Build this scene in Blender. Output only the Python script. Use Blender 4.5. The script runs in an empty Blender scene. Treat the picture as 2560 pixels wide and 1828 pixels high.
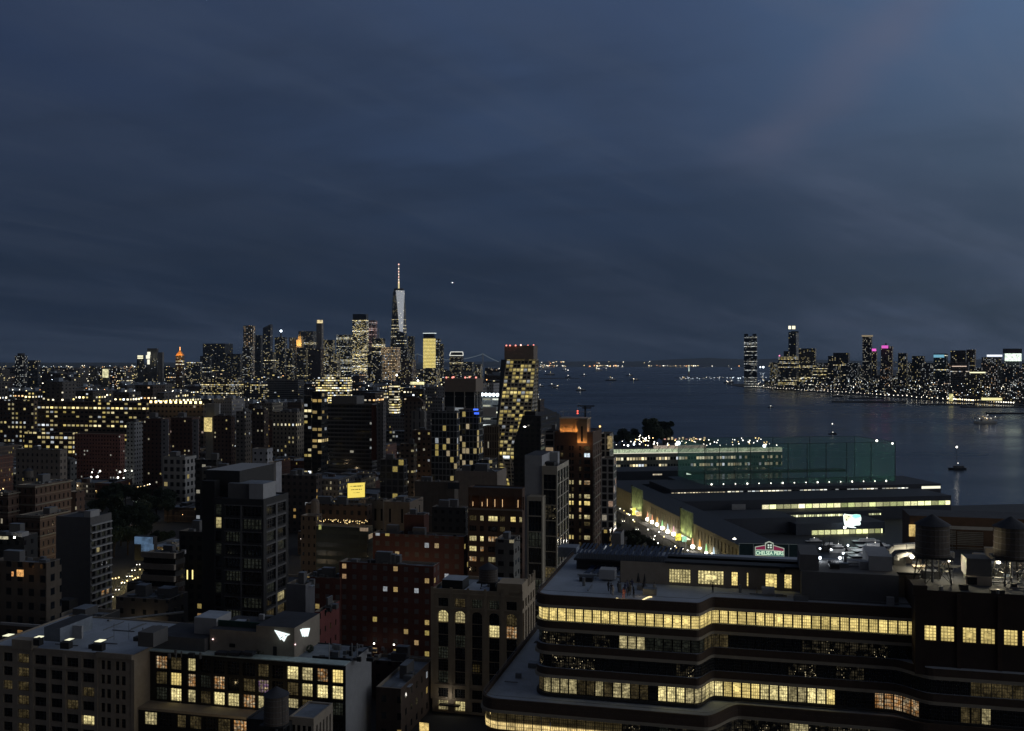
import bpy, bmesh, math, random
from mathutils import Vector
R=math.radians
sc=bpy.context.scene
# ---------------- camera, sky, light, exposure ----------------
H=94.0; F=2450.0; HY=906.0
cam_d=bpy.data.cameras.new('camera'); cam=bpy.data.objects.new('camera',cam_d); sc.collection.objects.link(cam); sc.camera=cam
cam.location=(0,0,H); cam.rotation_euler=(R(90),0,0); cam_d.sensor_width=36; cam_d.lens=36*F/2560; cam_d.shift_y=-8/2560
cam_d.clip_start=1; cam_d.clip_end=120000
sc.view_settings.view_transform='Standard'; sc.view_settings.look='None'; sc.view_settings.exposure=0; sc.view_settings.gamma=1
sc.render.engine='CYCLES'
try:
    sc.cycles.use_denoising=True; sc.cycles.max_bounces=5; sc.cycles.diffuse_bounces=2; sc.cycles.glossy_bounces=3
    sc.cycles.sample_clamp_indirect=2.0; sc.cycles.volume_bounces=0; sc.cycles.transparent_max_bounces=12
except Exception: pass

class N:
    def __init__(s,nt): s.nt=nt
    def new(s,t,**k):
        n=s.nt.nodes.new(t)
        for a,b in k.items(): setattr(n,a,b)
        return n
    def set(s,inp,v):
        if hasattr(v,'is_linked') or isinstance(v,bpy.types.NodeSocket): s.nt.links.new(v,inp)
        elif v is not None:
            try: inp.default_value=v
            except Exception: inp.default_value=(v[0],v[1],v[2],1) if hasattr(v,'__len__') else (v,v,v,1)
    def m(s,op,a,b=None,c=None,clamp=False):
        n=s.new('ShaderNodeMath',operation=op); n.use_clamp=clamp
        s.set(n.inputs[0],a)
        if b is not None: s.set(n.inputs[1],b)
        if c is not None: s.set(n.inputs[2],c)
        return n.outputs[0]
    def mixc(s,f,a,b,mode='MIX'):
        n=s.new('ShaderNodeMix',data_type='RGBA',blend_type=mode)
        s.set(n.inputs[0],f); s.set(n.inputs[6],a if not isinstance(a,tuple) else (*a[:3],1)); s.set(n.inputs[7],b if not isinstance(b,tuple) else (*b[:3],1))
        return n.outputs[2]
    def rng(s,v,a,b,c=0.0,d=1.0,smooth=False):
        n=s.new('ShaderNodeMapRange'); n.interpolation_type='SMOOTHSTEP' if smooth else 'LINEAR'
        s.set(n.inputs[0],v)
        for i,x in enumerate((a,b,c,d)): s.set(n.inputs[i+1],x)
        return n.outputs[0]
    def sep(s,v):
        n=s.new('ShaderNodeSeparateXYZ'); s.nt.links.new(v,n.inputs[0]); return n.outputs
    def comb(s,x=0.0,y=0.0,z=0.0):
        n=s.new('ShaderNodeCombineXYZ'); s.set(n.inputs[0],x); s.set(n.inputs[1],y); s.set(n.inputs[2],z); return n.outputs[0]
    def noise(s,v,scale,detail=2.0,rough=.5):
        n=s.new('ShaderNodeTexNoise'); s.nt.links.new(v,n.inputs['Vector']); n.inputs['Scale'].default_value=scale; n.inputs['Detail'].default_value=detail; n.inputs['Roughness'].default_value=rough
        return n.outputs[0]
    def white(s,v,dim='3D'):
        n=s.new('ShaderNodeTexWhiteNoise',noise_dimensions=dim); s.nt.links.new(v,n.inputs['Vector']); return n.outputs

def lin(r,g,b):
    f=lambda c:(c/255/12.92 if c/255<=.04045 else ((c/255+.055)/1.055)**2.4)
    return (f(r),f(g),f(b),1.0)
SUN_EL,SUN_AZ=-3.0,105.0
world=bpy.data.worlds.new("World"); sc.world=world; world.use_nodes=True
n=N(world.node_tree); nt=n.nt; bg=nt.nodes['Background']
tc=n.new('ShaderNodeTexCoord'); x,y,z=n.sep(tc.outputs['Generated'])
sky=n.new('ShaderNodeTexSky'); sky.sky_type='NISHITA'; sky.sun_disc=False; sky.sun_elevation=R(SUN_EL); sky.sun_rotation=R(SUN_AZ); sky.altitude=90
el=n.m('MAXIMUM',z,0.0)
def ramp(v,stops):
    r=n.new('ShaderNodeValToRGB'); e=r.color_ramp.elements
    while len(e)<len(stops): e.new(0.5)
    for k,(p,c) in enumerate(stops): e[k].position=p; e[k].color=c
    nt.links.new(v,r.inputs[0]); return r.outputs[0]
left=ramp(el,[(0,lin(23,35,53)),(.10,lin(31,43,62)),(.2,lin(42,54,76)),(.30,lin(43,57,84)),(.36,lin(41,56,84)),(.5,lin(56,68,86)),(1,lin(74,78,88))])
right=ramp(el,[(0,lin(42,54,67)),(.10,lin(58,70,86)),(.2,lin(72,88,110)),(.35,lin(84,108,142)),(.5,lin(80,96,112)),(1,lin(76,80,88))])
mid=ramp(el,[(0,lin(26,38,55)),(.10,lin(36,48,67)),(.2,lin(51,67,94)),(.35,lin(58,75,105)),(.5,lin(62,74,92)),(1,lin(74,78,88))])
c1=n.mixc(n.rng(x,-.45,.08,smooth=True),left,mid)
c2=n.mixc(n.rng(x,.10,.52,smooth=True),c1,right)
den=n.m('ADD',el,0.10)
px=n.m('DIVIDE',x,den); py=n.m('DIVIDE',y,den)
# streaky cloud veils: long thin fibres lying across the dome
qa=n.comb(n.m('ADD',n.m('MULTIPLY',px,.55),n.m('MULTIPLY',py,.30)),n.m('SUBTRACT',n.m('MULTIPLY',py,.9),n.m('MULTIPLY',px,1.5)),0.0)
cl1=n.rng(n.noise(qa,.55,5.0,.55),.40,.66,smooth=True)
qb=n.comb(n.m('MULTIPLY',px,.9),n.m('ADD',n.m('MULTIPLY',py,1.6),n.m('MULTIPLY',px,.5)),3.7)
cl2=n.rng(n.noise(qb,.8,6.0,.6),.42,.72,smooth=True)
c3=n.mixc(n.m('MULTIPLY',cl1,.42),c2,n.mixc(n.rng(x,.1,.5),lin(54,64,82),lin(88,98,120)))
c4=n.mixc(n.m('MULTIPLY',cl2,.42),c3,n.mixc(n.rng(x,.1,.5),lin(32,42,58),lin(60,76,98)))
c4=n.mixc(n.rng(y,.25,-.25,smooth=True),c4,lin(42,42,46))
qc=n.comb(n.m('ADD',n.m('MULTIPLY',px,.30),n.m('MULTIPLY',py,.22)),n.m('SUBTRACT',n.m('MULTIPLY',py,2.4),n.m('MULTIPLY',px,3.4)),9.0)
cl3=n.rng(n.noise(qc,.9,8.0,.62),.50,.74,smooth=True)
c4=n.mixc(n.m('MULTIPLY',cl3,.07),c4,n.mixc(n.rng(x,.1,.5),lin(84,92,106),lin(118,124,140)))
ya=n.m('MAXIMUM',y,.05); sx=n.m('DIVIDE',x,ya); sz=n.m('DIVIDE',z,ya)
lay=n.rng(n.noise(n.comb(n.m('MULTIPLY',sx,1.1),n.m('ADD',n.m('MULTIPLY',sz,7.0),n.m('MULTIPLY',sx,1.2)),2.0),1.3,6.0,.55),.42,.66,smooth=True)
c4=n.mixc(n.m('MULTIPLY',n.m('MULTIPLY',lay,n.rng(sz,.30,.12,0,1,smooth=True)),.45),c4,n.mixc(n.rng(x,-.1,.5),lin(31,43,62),lin(48,61,82)))
lay2=n.rng(n.noise(n.comb(n.m('MULTIPLY',sx,2.0),n.m('ADD',n.m('MULTIPLY',sz,9.0),n.m('MULTIPLY',sx,3.0)),6.0),1.1,7.0,.6),.50,.72,smooth=True)
c4=n.mixc(n.m('MULTIPLY',lay2,.30),c4,n.mixc(n.rng(x,.0,.5),lin(62,74,95),lin(92,104,128)))
# one soft mauve veil climbing to the right
dl=n.m('ABSOLUTE',n.m('ADD',n.m('SUBTRACT',n.m('MULTIPLY',n.m('SUBTRACT',sx,.245),.71),n.m('MULTIPLY',n.m('SUBTRACT',sz,.20),.70)),n.m('MULTIPLY',n.m('SUBTRACT',n.noise(qb,1.2,3.0),.5),.07)))
veil=n.m('MULTIPLY',n.rng(dl,.0,.05,1,0,smooth=True),n.rng(sz,.17,.24,smooth=True)); veil=n.m('MULTIPLY',veil,n.rng(n.noise(qc,.6,4.0),.3,.7,.5,1.0))
c4=n.mixc(n.m('MULTIPLY',veil,.40),c4,lin(96,97,116))
glow=n.rng(x,.50,.85,0,1,smooth=True)
c5=n.mixc(n.m('MULTIPLY',glow,n.rng(el,.0,.5,1,.30)),c4,(1.15,1.17,1.2))
below=n.rng(z,-.02,0,smooth=True)
c6=n.mixc(below,lin(20,20,20),c5)
tint=n.mixc(1.0,sky.outputs[0],(.5,.75,1.2),'MULTIPLY')
add=n.new('ShaderNodeMix',data_type='RGBA',blend_type='ADD'); add.inputs[0].default_value=.012
nt.links.new(c6,add.inputs[6]); nt.links.new(tint,add.inputs[7])
nt.links.new(add.outputs[2],bg.inputs[0]); bg.inputs[1].default_value=1.0
sd=bpy.data.lights.new('evening_glow','SUN'); sd.energy=.028; sd.angle=R(25); sd.color=(.75,.82,1.0)
so=bpy.data.objects.new('evening_glow',sd); sc.collection.objects.link(so)
so.rotation_euler=Vector((-math.sin(R(SUN_AZ)),-math.cos(R(SUN_AZ)),-.28)).to_track_quat('-Z','Y').to_euler()

# ---------------- frames and placement ----------------
TH=R(13.5); GZ=3.0
def uv(th=TH): return Vector((math.cos(th),-math.sin(th))),Vector((math.sin(th),math.cos(th)))
U,V=uv()
def XY(px,Y): return Vector(((px-1280)/F*Y,Y))
def ZA(py,Y): return H-(py-HY)/F*Y
def YZ(py,z): return (H-z)*F/(py-HY)
def ts(p): return (p.dot(U),p.dot(V))

WL={}
def prop(o,label=None,cat=None,group=None,kind=None):
    if label: o['label']=label
    if cat: o['category']=cat
    if group: o['group']=group
    if kind: o['kind']=kind
    return o
def link(o): sc.collection.objects.link(o); return o
def thing(name,loc,label,cat,group=None,rz=0):
    o=link(bpy.data.objects.new(name,None)); o.empty_display_size=1; o.location=loc; o.rotation_euler=(0,0,rz); WL[o.name]=Vector(loc)
    return prop(o,label,cat,group)
class MB:
    def __init__(s): s.v=[]; s.f=[]; s.m=[]; s.uv=[]
    def face(s,pts,m=0,uv=None):
        b=len(s.v); s.v+=[tuple(p) for p in pts]; s.f.append(tuple(range(b,b+len(pts)))); s.m.append(m)
        s.uv+= uv if uv else [(0,0)]*len(pts)
    def prism(s,pts,z0,z1,m=0,mt=None,top=None,uo=0,bot=False,zb=None,closed=True):
        q=top or pts; n=len(pts); u=uo; zb=z0 if zb is None else zb
        for i in range(n if closed else n-1):
            a,b=pts[i],pts[(i+1)%n]; c,d=q[(i+1)%n],q[i]; L=math.hypot(b[0]-a[0],b[1]-a[1])
            s.face([(a[0],a[1],z0),(b[0],b[1],z0),(c[0],c[1],z1),(d[0],d[1],z1)],m,[(u,z0-zb),(u+L,z0-zb),(u+L,z1-zb),(u,z1-zb)]); u+=L
        mt=m if mt is None else mt
        if mt>=0 and closed: s.face([(p[0],p[1],z1) for p in q],mt,[(p[0],p[1]) for p in q])
        if bot and closed: s.face([(p[0],p[1],z0) for p in reversed(pts)],m,[(p[0],p[1]) for p in reversed(pts)])
        return s
    def box(s,O,a0,a1,b0,b1,z0,z1,m=0,mt=None,th=TH,bot=True,uo=0):
        u,v=uv(th); O=Vector(O[:2])
        P=[O+u*a0+v*b0,O+u*a1+v*b0,O+u*a1+v*b1,O+u*a0+v*b1]
        return s.prism(P,z0,z1,m,mt,bot=bot,uo=uo)
    def bar(s,p,q,r,m=0,n=4,r2=None):
        p=Vector(p); q=Vector(q); d=(q-p).normalized(); a=d.orthogonal().normalized(); b=d.cross(a); r2=r if r2 is None else r2
        P=[p+(a*math.cos(2*math.pi*i/n)+b*math.sin(2*math.pi*i/n))*r for i in range(n)]
        Q=[q+(a*math.cos(2*math.pi*i/n)+b*math.sin(2*math.pi*i/n))*r2 for i in range(n)]
        for i in range(n): s.face([P[i],P[(i+1)%n],Q[(i+1)%n],Q[i]],m)
        s.face(P[::-1],m); s.face(Q,m)
        return s
    def ball(s,c,r,m=0,seg=6,ring=4,sz=1.0):
        c=Vector(c)
        g=[[c+Vector((r*math.sin(math.pi*j/ring)*math.cos(2*math.pi*i/seg),r*math.sin(math.pi*j/ring)*math.sin(2*math.pi*i/seg),-sz*r*math.cos(math.pi*j/ring))) for i in range(seg)] for j in range(ring+1)]
        for j in range(ring):
            for i in range(seg):
                k=(i+1)%seg
                if j==0: s.face([g[0][0],g[1][k],g[1][i]],m)
                elif j==ring-1: s.face([g[j][i],g[j][k],g[ring][0]],m)
                else: s.face([g[j][i],g[j][k],g[j+1][k],g[j+1][i]],m)
        return s
    def build(s,name,mats,parent=None,weld=True,smooth=False):
        off=WL.get(parent.name,Vector((0,0,0))) if parent else Vector((0,0,0))
        me=bpy.data.meshes.new(name)
        me.from_pydata([(v[0]-off[0],v[1]-off[1],v[2]-off[2]) for v in s.v],[],s.f)
        if not isinstance(mats,(list,tuple)): mats=[mats]
        for m in mats: me.materials.append(m)
        me.polygons.foreach_set('material_index',s.m)
        l=me.uv_layers.new(name='UVMap'); l.data.foreach_set('uv',[c for p in s.uv for c in p])
        if weld and len(s.v)<60000:
            bm=bmesh.new(); bm.from_mesh(me); bmesh.ops.remove_doubles(bm,verts=bm.verts,dist=.0005); bm.to_mesh(me); bm.free()
        if smooth: me.polygons.foreach_set('use_smooth',[True]*len(me.polygons))
        o=link(bpy.data.objects.new(name,me))
        if parent: o.parent=parent
        WL[o.name]=off
        return o
def copy_tree(o,parent=None):
    c=o.copy(); link(c); c.parent=parent
    for ch in list(o.children): copy_tree(ch,c)
    return c

# ---------------- materials ----------------
def nomis(m):
    try: m.cycles.emission_sampling='NONE'
    except Exception: pass
    return m
def mat(name,col,rough=.8,metal=0,var=.25,scale=.6,em=None,es=0,bump=0,spec=None,sample=False,fine=9.0,emap=None):
    m=bpy.data.materials.new(name); m.use_nodes=True; q=N(m.node_tree); b=m.node_tree.nodes['Principled BSDF']
    t=q.new('ShaderNodeTexCoord'); v=q.new('ShaderNodeNewGeometry').outputs['Position']
    a=q.noise(v,scale,4.0,.6); c=q.noise(v,scale*fine,3.0,.6)
    f=q.m('ADD',q.m('MULTIPLY',a,.7),q.m('MULTIPLY',c,.3))
    k=q.rng(f,.3,.7,1-var,1+var)
    mul=q.new('ShaderNodeVectorMath',operation='SCALE'); mul.inputs[0].default_value=tuple(c*.85 for c in col[:3]); q.set(mul.inputs['Scale'],k)
    q.nt.links.new(mul.outputs[0],b.inputs['Base Color']); b.inputs['Roughness'].default_value=rough; b.inputs['Metallic'].default_value=metal
    if spec is not None: b.inputs['Specular IOR Level'].default_value=spec
    if em: b.inputs['Emission Color'].default_value=(*em[:3],1); b.inputs['Emission Strength'].default_value=es
    if em and emap:
        q.set(b.inputs['Emission Strength'],q.m('MULTIPLY',q.rng(q.noise(v,emap,3.0,.7),.35,.65,.35,1.3),es))
    if bump:
        bn=q.new('ShaderNodeBump'); bn.inputs['Strength'].default_value=bump; q.nt.links.new(c,bn.inputs['Height']); q.nt.links.new(bn.outputs[0],b.inputs['Normal'])
    if em and not sample: nomis(m)
    return m
YEL=(1.0,.77,.22); WRM=(1.0,.53,.18); WHT=(1.0,.93,.72); COOL=(.85,.95,1.0)
FC={}
def fac(wall,cw=3.0,ch=3.2,ww=.5,wh=.5,lit=.15,fl=0.0,em=1.2,c1=YEL,c2=WHT,glass=(.012,.015,.02),band=0.0,bandc=(.3,.3,.3),pier=0.0,clump=.5,var=.25,gr=.12,even=0):
    """wall with a grid of windows; some rooms are lit, whole floors with chance fl"""
    key=(wall,cw,ch,ww,wh,lit,fl,em,c1,c2,glass,band,bandc,pier,clump,var,gr,even)
    if key in FC: return FC[key]
    m=bpy.data.materials.new('facade'); m.use_nodes=True; q=N(m.node_tree); b=m.node_tree.nodes['Principled BSDF']
    u,v,_=q.sep(q.new('ShaderNodeUVMap').outputs[0]); rnd=q.new('ShaderNodeObjectInfo').outputs['Random']
    cu=q.m('DIVIDE',u,cw); cv=q.m('DIVIDE',v,ch)
    iu=q.m('FLOOR',cu); iv=q.m('FLOOR',cv); fu=q.m('FRACT',cu); fv=q.m('FRACT',cv)
    mu=q.m('LESS_THAN',q.m('ABSOLUTE',q.m('SUBTRACT',fu,.5)),ww/2); mv=q.m('LESS_THAN',q.m('ABSOLUTE',q.m('SUBTRACT',fv,.5)),wh/2)
    mask=q.m('MULTIPLY',mu,mv); r100=q.m('MULTIPLY',rnd,313.7)
    w1=q.white(q.comb(iu,iv,r100)); cs=q.sep(w1[1])
    rf=q.white(q.comb(iv,r100,7.0))[0]
    nz=q.noise(q.comb(q.m('MULTIPLY',iu,.21),q.m('MULTIPLY',iv,.33),r100),1.0,1.0)
    p=q.m('MULTIPLY',q.rng(nz,.35,.65,1-clump,1+clump),lit)
    p=q.m('ADD',p,q.m('MULTIPLY',q.m('LESS_THAN',rf,fl),.75))
    on=q.m('MULTIPLY',q.m('LESS_THAN',w1[0],p),mask)
    st=q.m('MULTIPLY',on,q.m('MULTIPLY',q.rng(q.m('POWER',cs[0],2.0),0,1,.22 if not even else .75,1.5 if not even else 1.0),em))
    det=q.rng(q.noise(q.comb(u,v,r100),2.3,2.0),.3,.6,.55,1.15) if not even else 1.0
    st=q.m('MULTIPLY',st,det)
    ec=q.mixc(cs[1],c1,c2) if (even or ch>30) else q.mixc(q.m('GREATER_THAN',cs[2],.87),q.mixc(cs[1],c1,c2),(.86,.93,1.0))
    wn=q.m('ADD',q.m('MULTIPLY',q.noise(q.comb(u,v,r100),.35,4.0,.6),.55),q.m('MULTIPLY',q.noise(q.comb(q.m('MULTIPLY',u,1.3),q.m('MULTIPLY',v,.12),r100),1.0,4.0,.6),.45)); wk=q.rng(wn,.3,.7,1-var,1+var)
    sc2=q.new('ShaderNodeVectorMath',operation='SCALE'); sc2.inputs[0].default_value=tuple(c*.95 for c in wall); q.set(sc2.inputs['Scale'],wk); wc=sc2.outputs[0]
    if band: wc=q.mixc(q.m('LESS_THAN',fv,band),wc,bandc)
    if pier: wc=q.mixc(q.m('LESS_THAN',fu,pier),wc,bandc)
    bc=q.mixc(mask,wc,glass)
    q.set(b.inputs['Base Color'],bc); q.set(b.inputs['Roughness'],q.rng(mask,0,1,.85,gr))
    q.set(b.inputs['Emission Color'],ec); q.set(b.inputs['Emission Strength'],st)
    nomis(m); FC[key]=m; return m
WM={}
def win(kind,nx=3,ny=4,bt=.035):
    """a window pane with its muntins; the lit ones show a room"""
    key=(kind,nx,ny)
    if key in WM: return WM[key]
    P={'Y':((1,.77,.27),1.22,.22),'W':((1,.84,.42),.62,.5),'H':((1,.84,.38),1.35,.3),'O':((1,.46,.14),.6,.7),'D':((.9,.68,.30),.085,.7),'G':((.62,.68,.5),.035,.6),
       'B':((.8,.92,1),1.3,.4),'K':((0,0,0),0,0),'S':((1,.8,.4),0,0),'P':((.75,.4,.8),.35,.6),'L':((1,.74,.3),.9,.5)}[kind]
    m=bpy.data.materials.new('window_pane_'+kind); m.use_nodes=True; q=N(m.node_tree); b=m.node_tree.nodes['Principled BSDF']
    u,v,_=q.sep(q.new('ShaderNodeUVMap').outputs[0]); g=q.new('ShaderNodeNewGeometry').outputs['Position']; rnd=q.new('ShaderNodeObjectInfo').outputs['Random']
    fu=q.m('FRACT',q.m('MULTIPLY',u,nx)); fv=q.m('FRACT',q.m('MULTIPLY',v,ny))
    tu=bt*nx; tv=bt*ny*.7
    bar=q.m('MAXIMUM',q.m('GREATER_THAN',q.m('ABSOLUTE',q.m('SUBTRACT',fu,.5)),.5-tu),q.m('GREATER_THAN',q.m('ABSOLUTE',q.m('SUBTRACT',fv,.5)),.5-tv))
    if ny==5:
        mx=q.m('MAXIMUM',q.m('MULTIPLY',q.m('ABSOLUTE',q.m('SUBTRACT',u,.5)),1.0),q.m('MULTIPLY',q.m('ABSOLUTE',q.m('SUBTRACT',v,.5)),1.25))
        tg_=q.m('LESS_THAN',q.m('FRACT',q.m('MULTIPLY',rnd,7.3)),.4); inner=q.m('MULTIPLY',q.m('LESS_THAN',mx,.24),tg_); bar=q.m('MULTIPLY',bar,q.m('SUBTRACT',1.0,inner)); bar=q.m('MAXIMUM',bar,q.m('MULTIPLY',q.m('LESS_THAN',q.m('ABSOLUTE',q.m('SUBTRACT',mx,.24)),.022),tg_))
    open_=q.m('SUBTRACT',1.0,bar)
    q.set(b.inputs['Base Color'],q.mixc(bar,(.010,.012,.016),(.03,.028,.025))); q.set(b.inputs['Roughness'],q.rng(bar,0,1,.08,.6))
    gs=q.sep(g)
    if P[1]>0:
        gv=q.comb(q.m('ADD',gs[0],q.m('MULTIPLY',rnd,50.)),gs[1],gs[2])
        big=q.rng(q.noise(gv,.55,3.0),.35,.65,1-P[2],1+P[2]*.4); sm=q.rng(q.noise(gv,2.2,4.0,.75),.38,.62,.35 if kind in'WODGPH' else .68,1.15)
        low=q.rng(v,0,.4,.72,1.0)
        ob=q.m('MULTIPLY',q.rng(rnd,0,1,.72,1.15),q.m('SUBTRACT',1.0,q.m('MULTIPLY',q.m('GREATER_THAN',rnd,.90),.45)))
        cell=q.white(q.comb(q.m('FLOOR',q.m('MULTIPLY',gs[0],.71)),q.m('FLOOR',q.m('MULTIPLY',gs[2],.8)),q.m('MULTIPLY',rnd,9.)))[0]; ob=q.m('MULTIPLY',ob,q.rng(cell,0,1,.72,1.12))
        s=q.m('MULTIPLY',q.m('MULTIPLY',big,sm),q.m('MULTIPLY',low,ob)); s=q.m('MULTIPLY',s,P[1])
        if kind=='L': s=q.m('MULTIPLY',s,q.rng(v,.38,.44,1.6,.05))
        q.set(b.inputs['Emission Strength'],q.m('MULTIPLY',s,q.m('SUBTRACT',1.0,q.m('MULTIPLY',bar,.62 if kind in 'YWHDL' else .9)))); b.inputs['Emission Color'].default_value=(*P[0],1)
        if kind in 'OP':
            q.set(b.inputs['Emission Color'],q.mixc(q.rng(q.noise(gv,1.4,2.0),.4,.6),(*P[0],1),(1,.8,.5,1)))
    if kind=='S':   # dark pane; reflected city lights painted as glowing dots
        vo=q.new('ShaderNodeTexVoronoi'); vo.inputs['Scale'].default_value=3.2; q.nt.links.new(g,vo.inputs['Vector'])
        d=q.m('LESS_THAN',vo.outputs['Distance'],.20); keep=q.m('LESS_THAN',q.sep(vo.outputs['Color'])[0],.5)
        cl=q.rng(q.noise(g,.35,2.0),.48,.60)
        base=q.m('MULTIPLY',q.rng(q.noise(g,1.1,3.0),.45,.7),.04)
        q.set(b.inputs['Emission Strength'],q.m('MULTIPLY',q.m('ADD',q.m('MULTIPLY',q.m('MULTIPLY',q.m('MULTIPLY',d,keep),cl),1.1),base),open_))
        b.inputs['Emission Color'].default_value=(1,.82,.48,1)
    nomis(m); WM[key]=m; return m

M={}
M['roof']=mat('roof_membrane',(.24,.28,.34),.9,var=.35,scale=.25)
M['roofl']=mat('pale_roof',(.42,.48,.57),.85,var=.22,scale=.2)
M['roofd']=mat('dark_tar_roof',(.05,.055,.07),.9,var=.4,scale=.3)
M['brown']=mat('brown_brick',(.10,.062,.045),.9)
M['red']=mat('red_brick',(.13,.05,.035),.9)
M['stone']=mat('warm_limestone',(.46,.37,.26),.85,var=.15)
M['cream']=mat('cream_masonry',(.40,.345,.28),.85,var=.15)
M['grey']=mat('grey_stucco',(.15,.15,.155),.9,var=.12)
M['lgrey']=mat('light_grey_stucco',(.42,.43,.45),.9,var=.12)
M['white']=mat('white_metal_panel',(.55,.53,.50),.6,var=.08)
M['pale']=mat('pale_frame',(.50,.45,.36),.6,var=.08)
M['black']=mat('black_steel',(.012,.012,.013),.5,var=.3)
M['char']=mat('charcoal_cladding',(.032,.033,.036),.7,var=.2)
M['beige']=mat('beige_render',(.24,.20,.17),.9,var=.1)
M['pink']=mat('painted_pink_brick',(.22,.075,.07),.9,var=.15)
M['conc']=mat('concrete_band',(.23,.21,.17),.8,var=.18)
M['conc2']=mat('pale_concrete_drip_band',(.42,.37,.29),.8,var=.12)
M['band']=mat('brick_spandrel',(.088,.060,.044),.9,var=.22,scale=1.2)
M['wood']=mat('weathered_cedar_tank',(.13,.11,.095),.9,var=.3,scale=3)
M['steel']=mat('galvanised_steel',(.25,.26,.27),.45,.6)
M['asph']=mat('asphalt',(.045,.045,.048),.9)
M['glass']=mat('dark_curtain_glass',(.015,.018,.024),.08,var=.1)
M['solar']=mat('solar_panel_blue',(.015,.025,.07),.25)
M['teal']=mat('dark_teal_board',(.03,.075,.085),.6)
M['hull']=mat('white_boat_hull',(.7,.7,.7),.35)
M['dhull']=mat('dark_boat_hull',(.05,.06,.08),.4)
M['leaf']=mat('dark_leaves',(.026,.042,.018),.8,var=.5,scale=1.5)
M['bark']=mat('bark',(.06,.045,.03),.95)
M['shed']=mat('navy_shed_cladding',(.03,.04,.065),.6,var=.2)
M['shedroof']=mat('dark_shed_roof',(.03,.036,.05),.7,var=.3)
def emat(name,c,s,emap=None,sample=False): return mat(name,(.05,.05,.05),.5,em=c,es=s,emap=emap,sample=sample)
M['lw']=emat('lamp_white',(1,.95,.82),6.0); M['ly']=emat('lamp_yellow',(1,.72,.3),4.0); M['lr']=emat('beacon_red',(1,.30,.24),1.8)
M['lo']=emat('lamp_orange',(1,.42,.12),2.5); M['lc']=emat('lamp_cool',(.8,.92,1),6.0)
# ---------------- generic builders ----------------
SEEN=[]
FOOT=[]      # occupied ground, in street / avenue coordinates
def reserve(pts,pad=3):
    a=[ts(Vector(p[:2])) for p in pts]; FOOT.append((min(q[0] for q in a)-pad,max(q[0] for q in a)+pad,min(q[1] for q in a)-pad,max(q[1] for q in a)+pad))
def footprint(xl,xc,xr,Y,th):
    """corners of a building: the near right corner stands at depth Y and shows at xc; its front spans to xl, its flank to xr
    (or, with xl < xc < xr and a street running the other way, the near left corner)"""
    u,v=uv(th); c,s=math.cos(th),math.sin(th); T=lambda x:(x-1280)/F
    vp=1280+F*math.tan(th)
    if xc<=vp and xr>=xc:      # flank to the right of the front
        P=XY(xc,Y); w=(P.x-T(xl)*P.y)/(c+T(xl)*s); k=s-T(xr)*c; d=(T(xr)*P.y-P.x)/k if (xr>xc and abs(k)>1e-4) else 18
        d=max(6,min(d,90)); return P-u*w,P,P+v*d,P-u*w+v*d,w,d
    P=XY(xc,Y); w=(T(xr)*P.y-P.x)/(c+T(xr)*s); k=s-T(xl)*c; d=(T(xl)*P.y-P.x)/k if (xl<xc and abs(k)>1e-4) else 18
    d=max(6,min(abs(d),90)); return P,P+u*w,P+u*w+v*d,P+v*d,w,d
rnd=random.Random(11)
def clutter(t,O,w,d,z,n,r,th=TH):
    u,v=uv(th)
    for i in range(n):
        a=r.uniform(.05,.93)*w; b=r.uniform(.06,.92)*d; p=O+u*a+v*b; k=r.random()
        if k<.35: h=r.uniform(.6,1.6); MB().bar((*p,z),(*p,z+h),r.uniform(.15,.4),0,7).build('vent_pipe',M['steel'],t)
        elif k<.6: L=r.uniform(2,min(9,max(2.1,w*.4))); q=p+(u if r.random()<.6 else v)*L; MB().bar((*p,z+.3),(*q,z+.3),.12,0,5).build('pipe_run',M['steel'],t)
        elif k<.85: s=r.uniform(.6,1.7); MB().box(p,0,s*1.4,0,s,z,z+r.uniform(.5,1.4),0,th=th).build('roof_unit',r.choice((M['lgrey'],M['char'],M['steel'])),t)
        else: s=r.uniform(1.5,4); MB().box(p,0,s,0,s*.8,z-.02,z+.04,0,th=th).build('roof_patch',r.choice((M['roofd'],M['roofl'])),t)
def roof_bits(t,C,w,d,z,n,r,wallm,th=TH):
    u,v=uv(th); O=C[0]
    for i in range(n):
        a=r.uniform(.1,.65)*w; b=r.uniform(.2,.6)*d; ww=min(w*.3,r.uniform(3,7)); dd=min(d*.35,r.uniform(3,7)); h=r.uniform(2.2,4.2)
        m=MB().box(O,a,a+ww,b,b+dd,z,z+h,0,1,th=th); m.build('bulkhead',[wallm,M['roof']],t)
    clutter(t,O,w,d,z,n*3+2,r,th)
    for i in range(n*2+1):
        a=r.uniform(.08,.85)*w; b=r.uniform(.1,.8)*d; s=r.uniform(.8,1.8)
        m=MB().box(O,a,a+s*1.3,b,b+s,z+.05,z+r.uniform(.8,1.5),0,th=th); m.build('roof_unit',[M['steel']],t)
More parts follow.
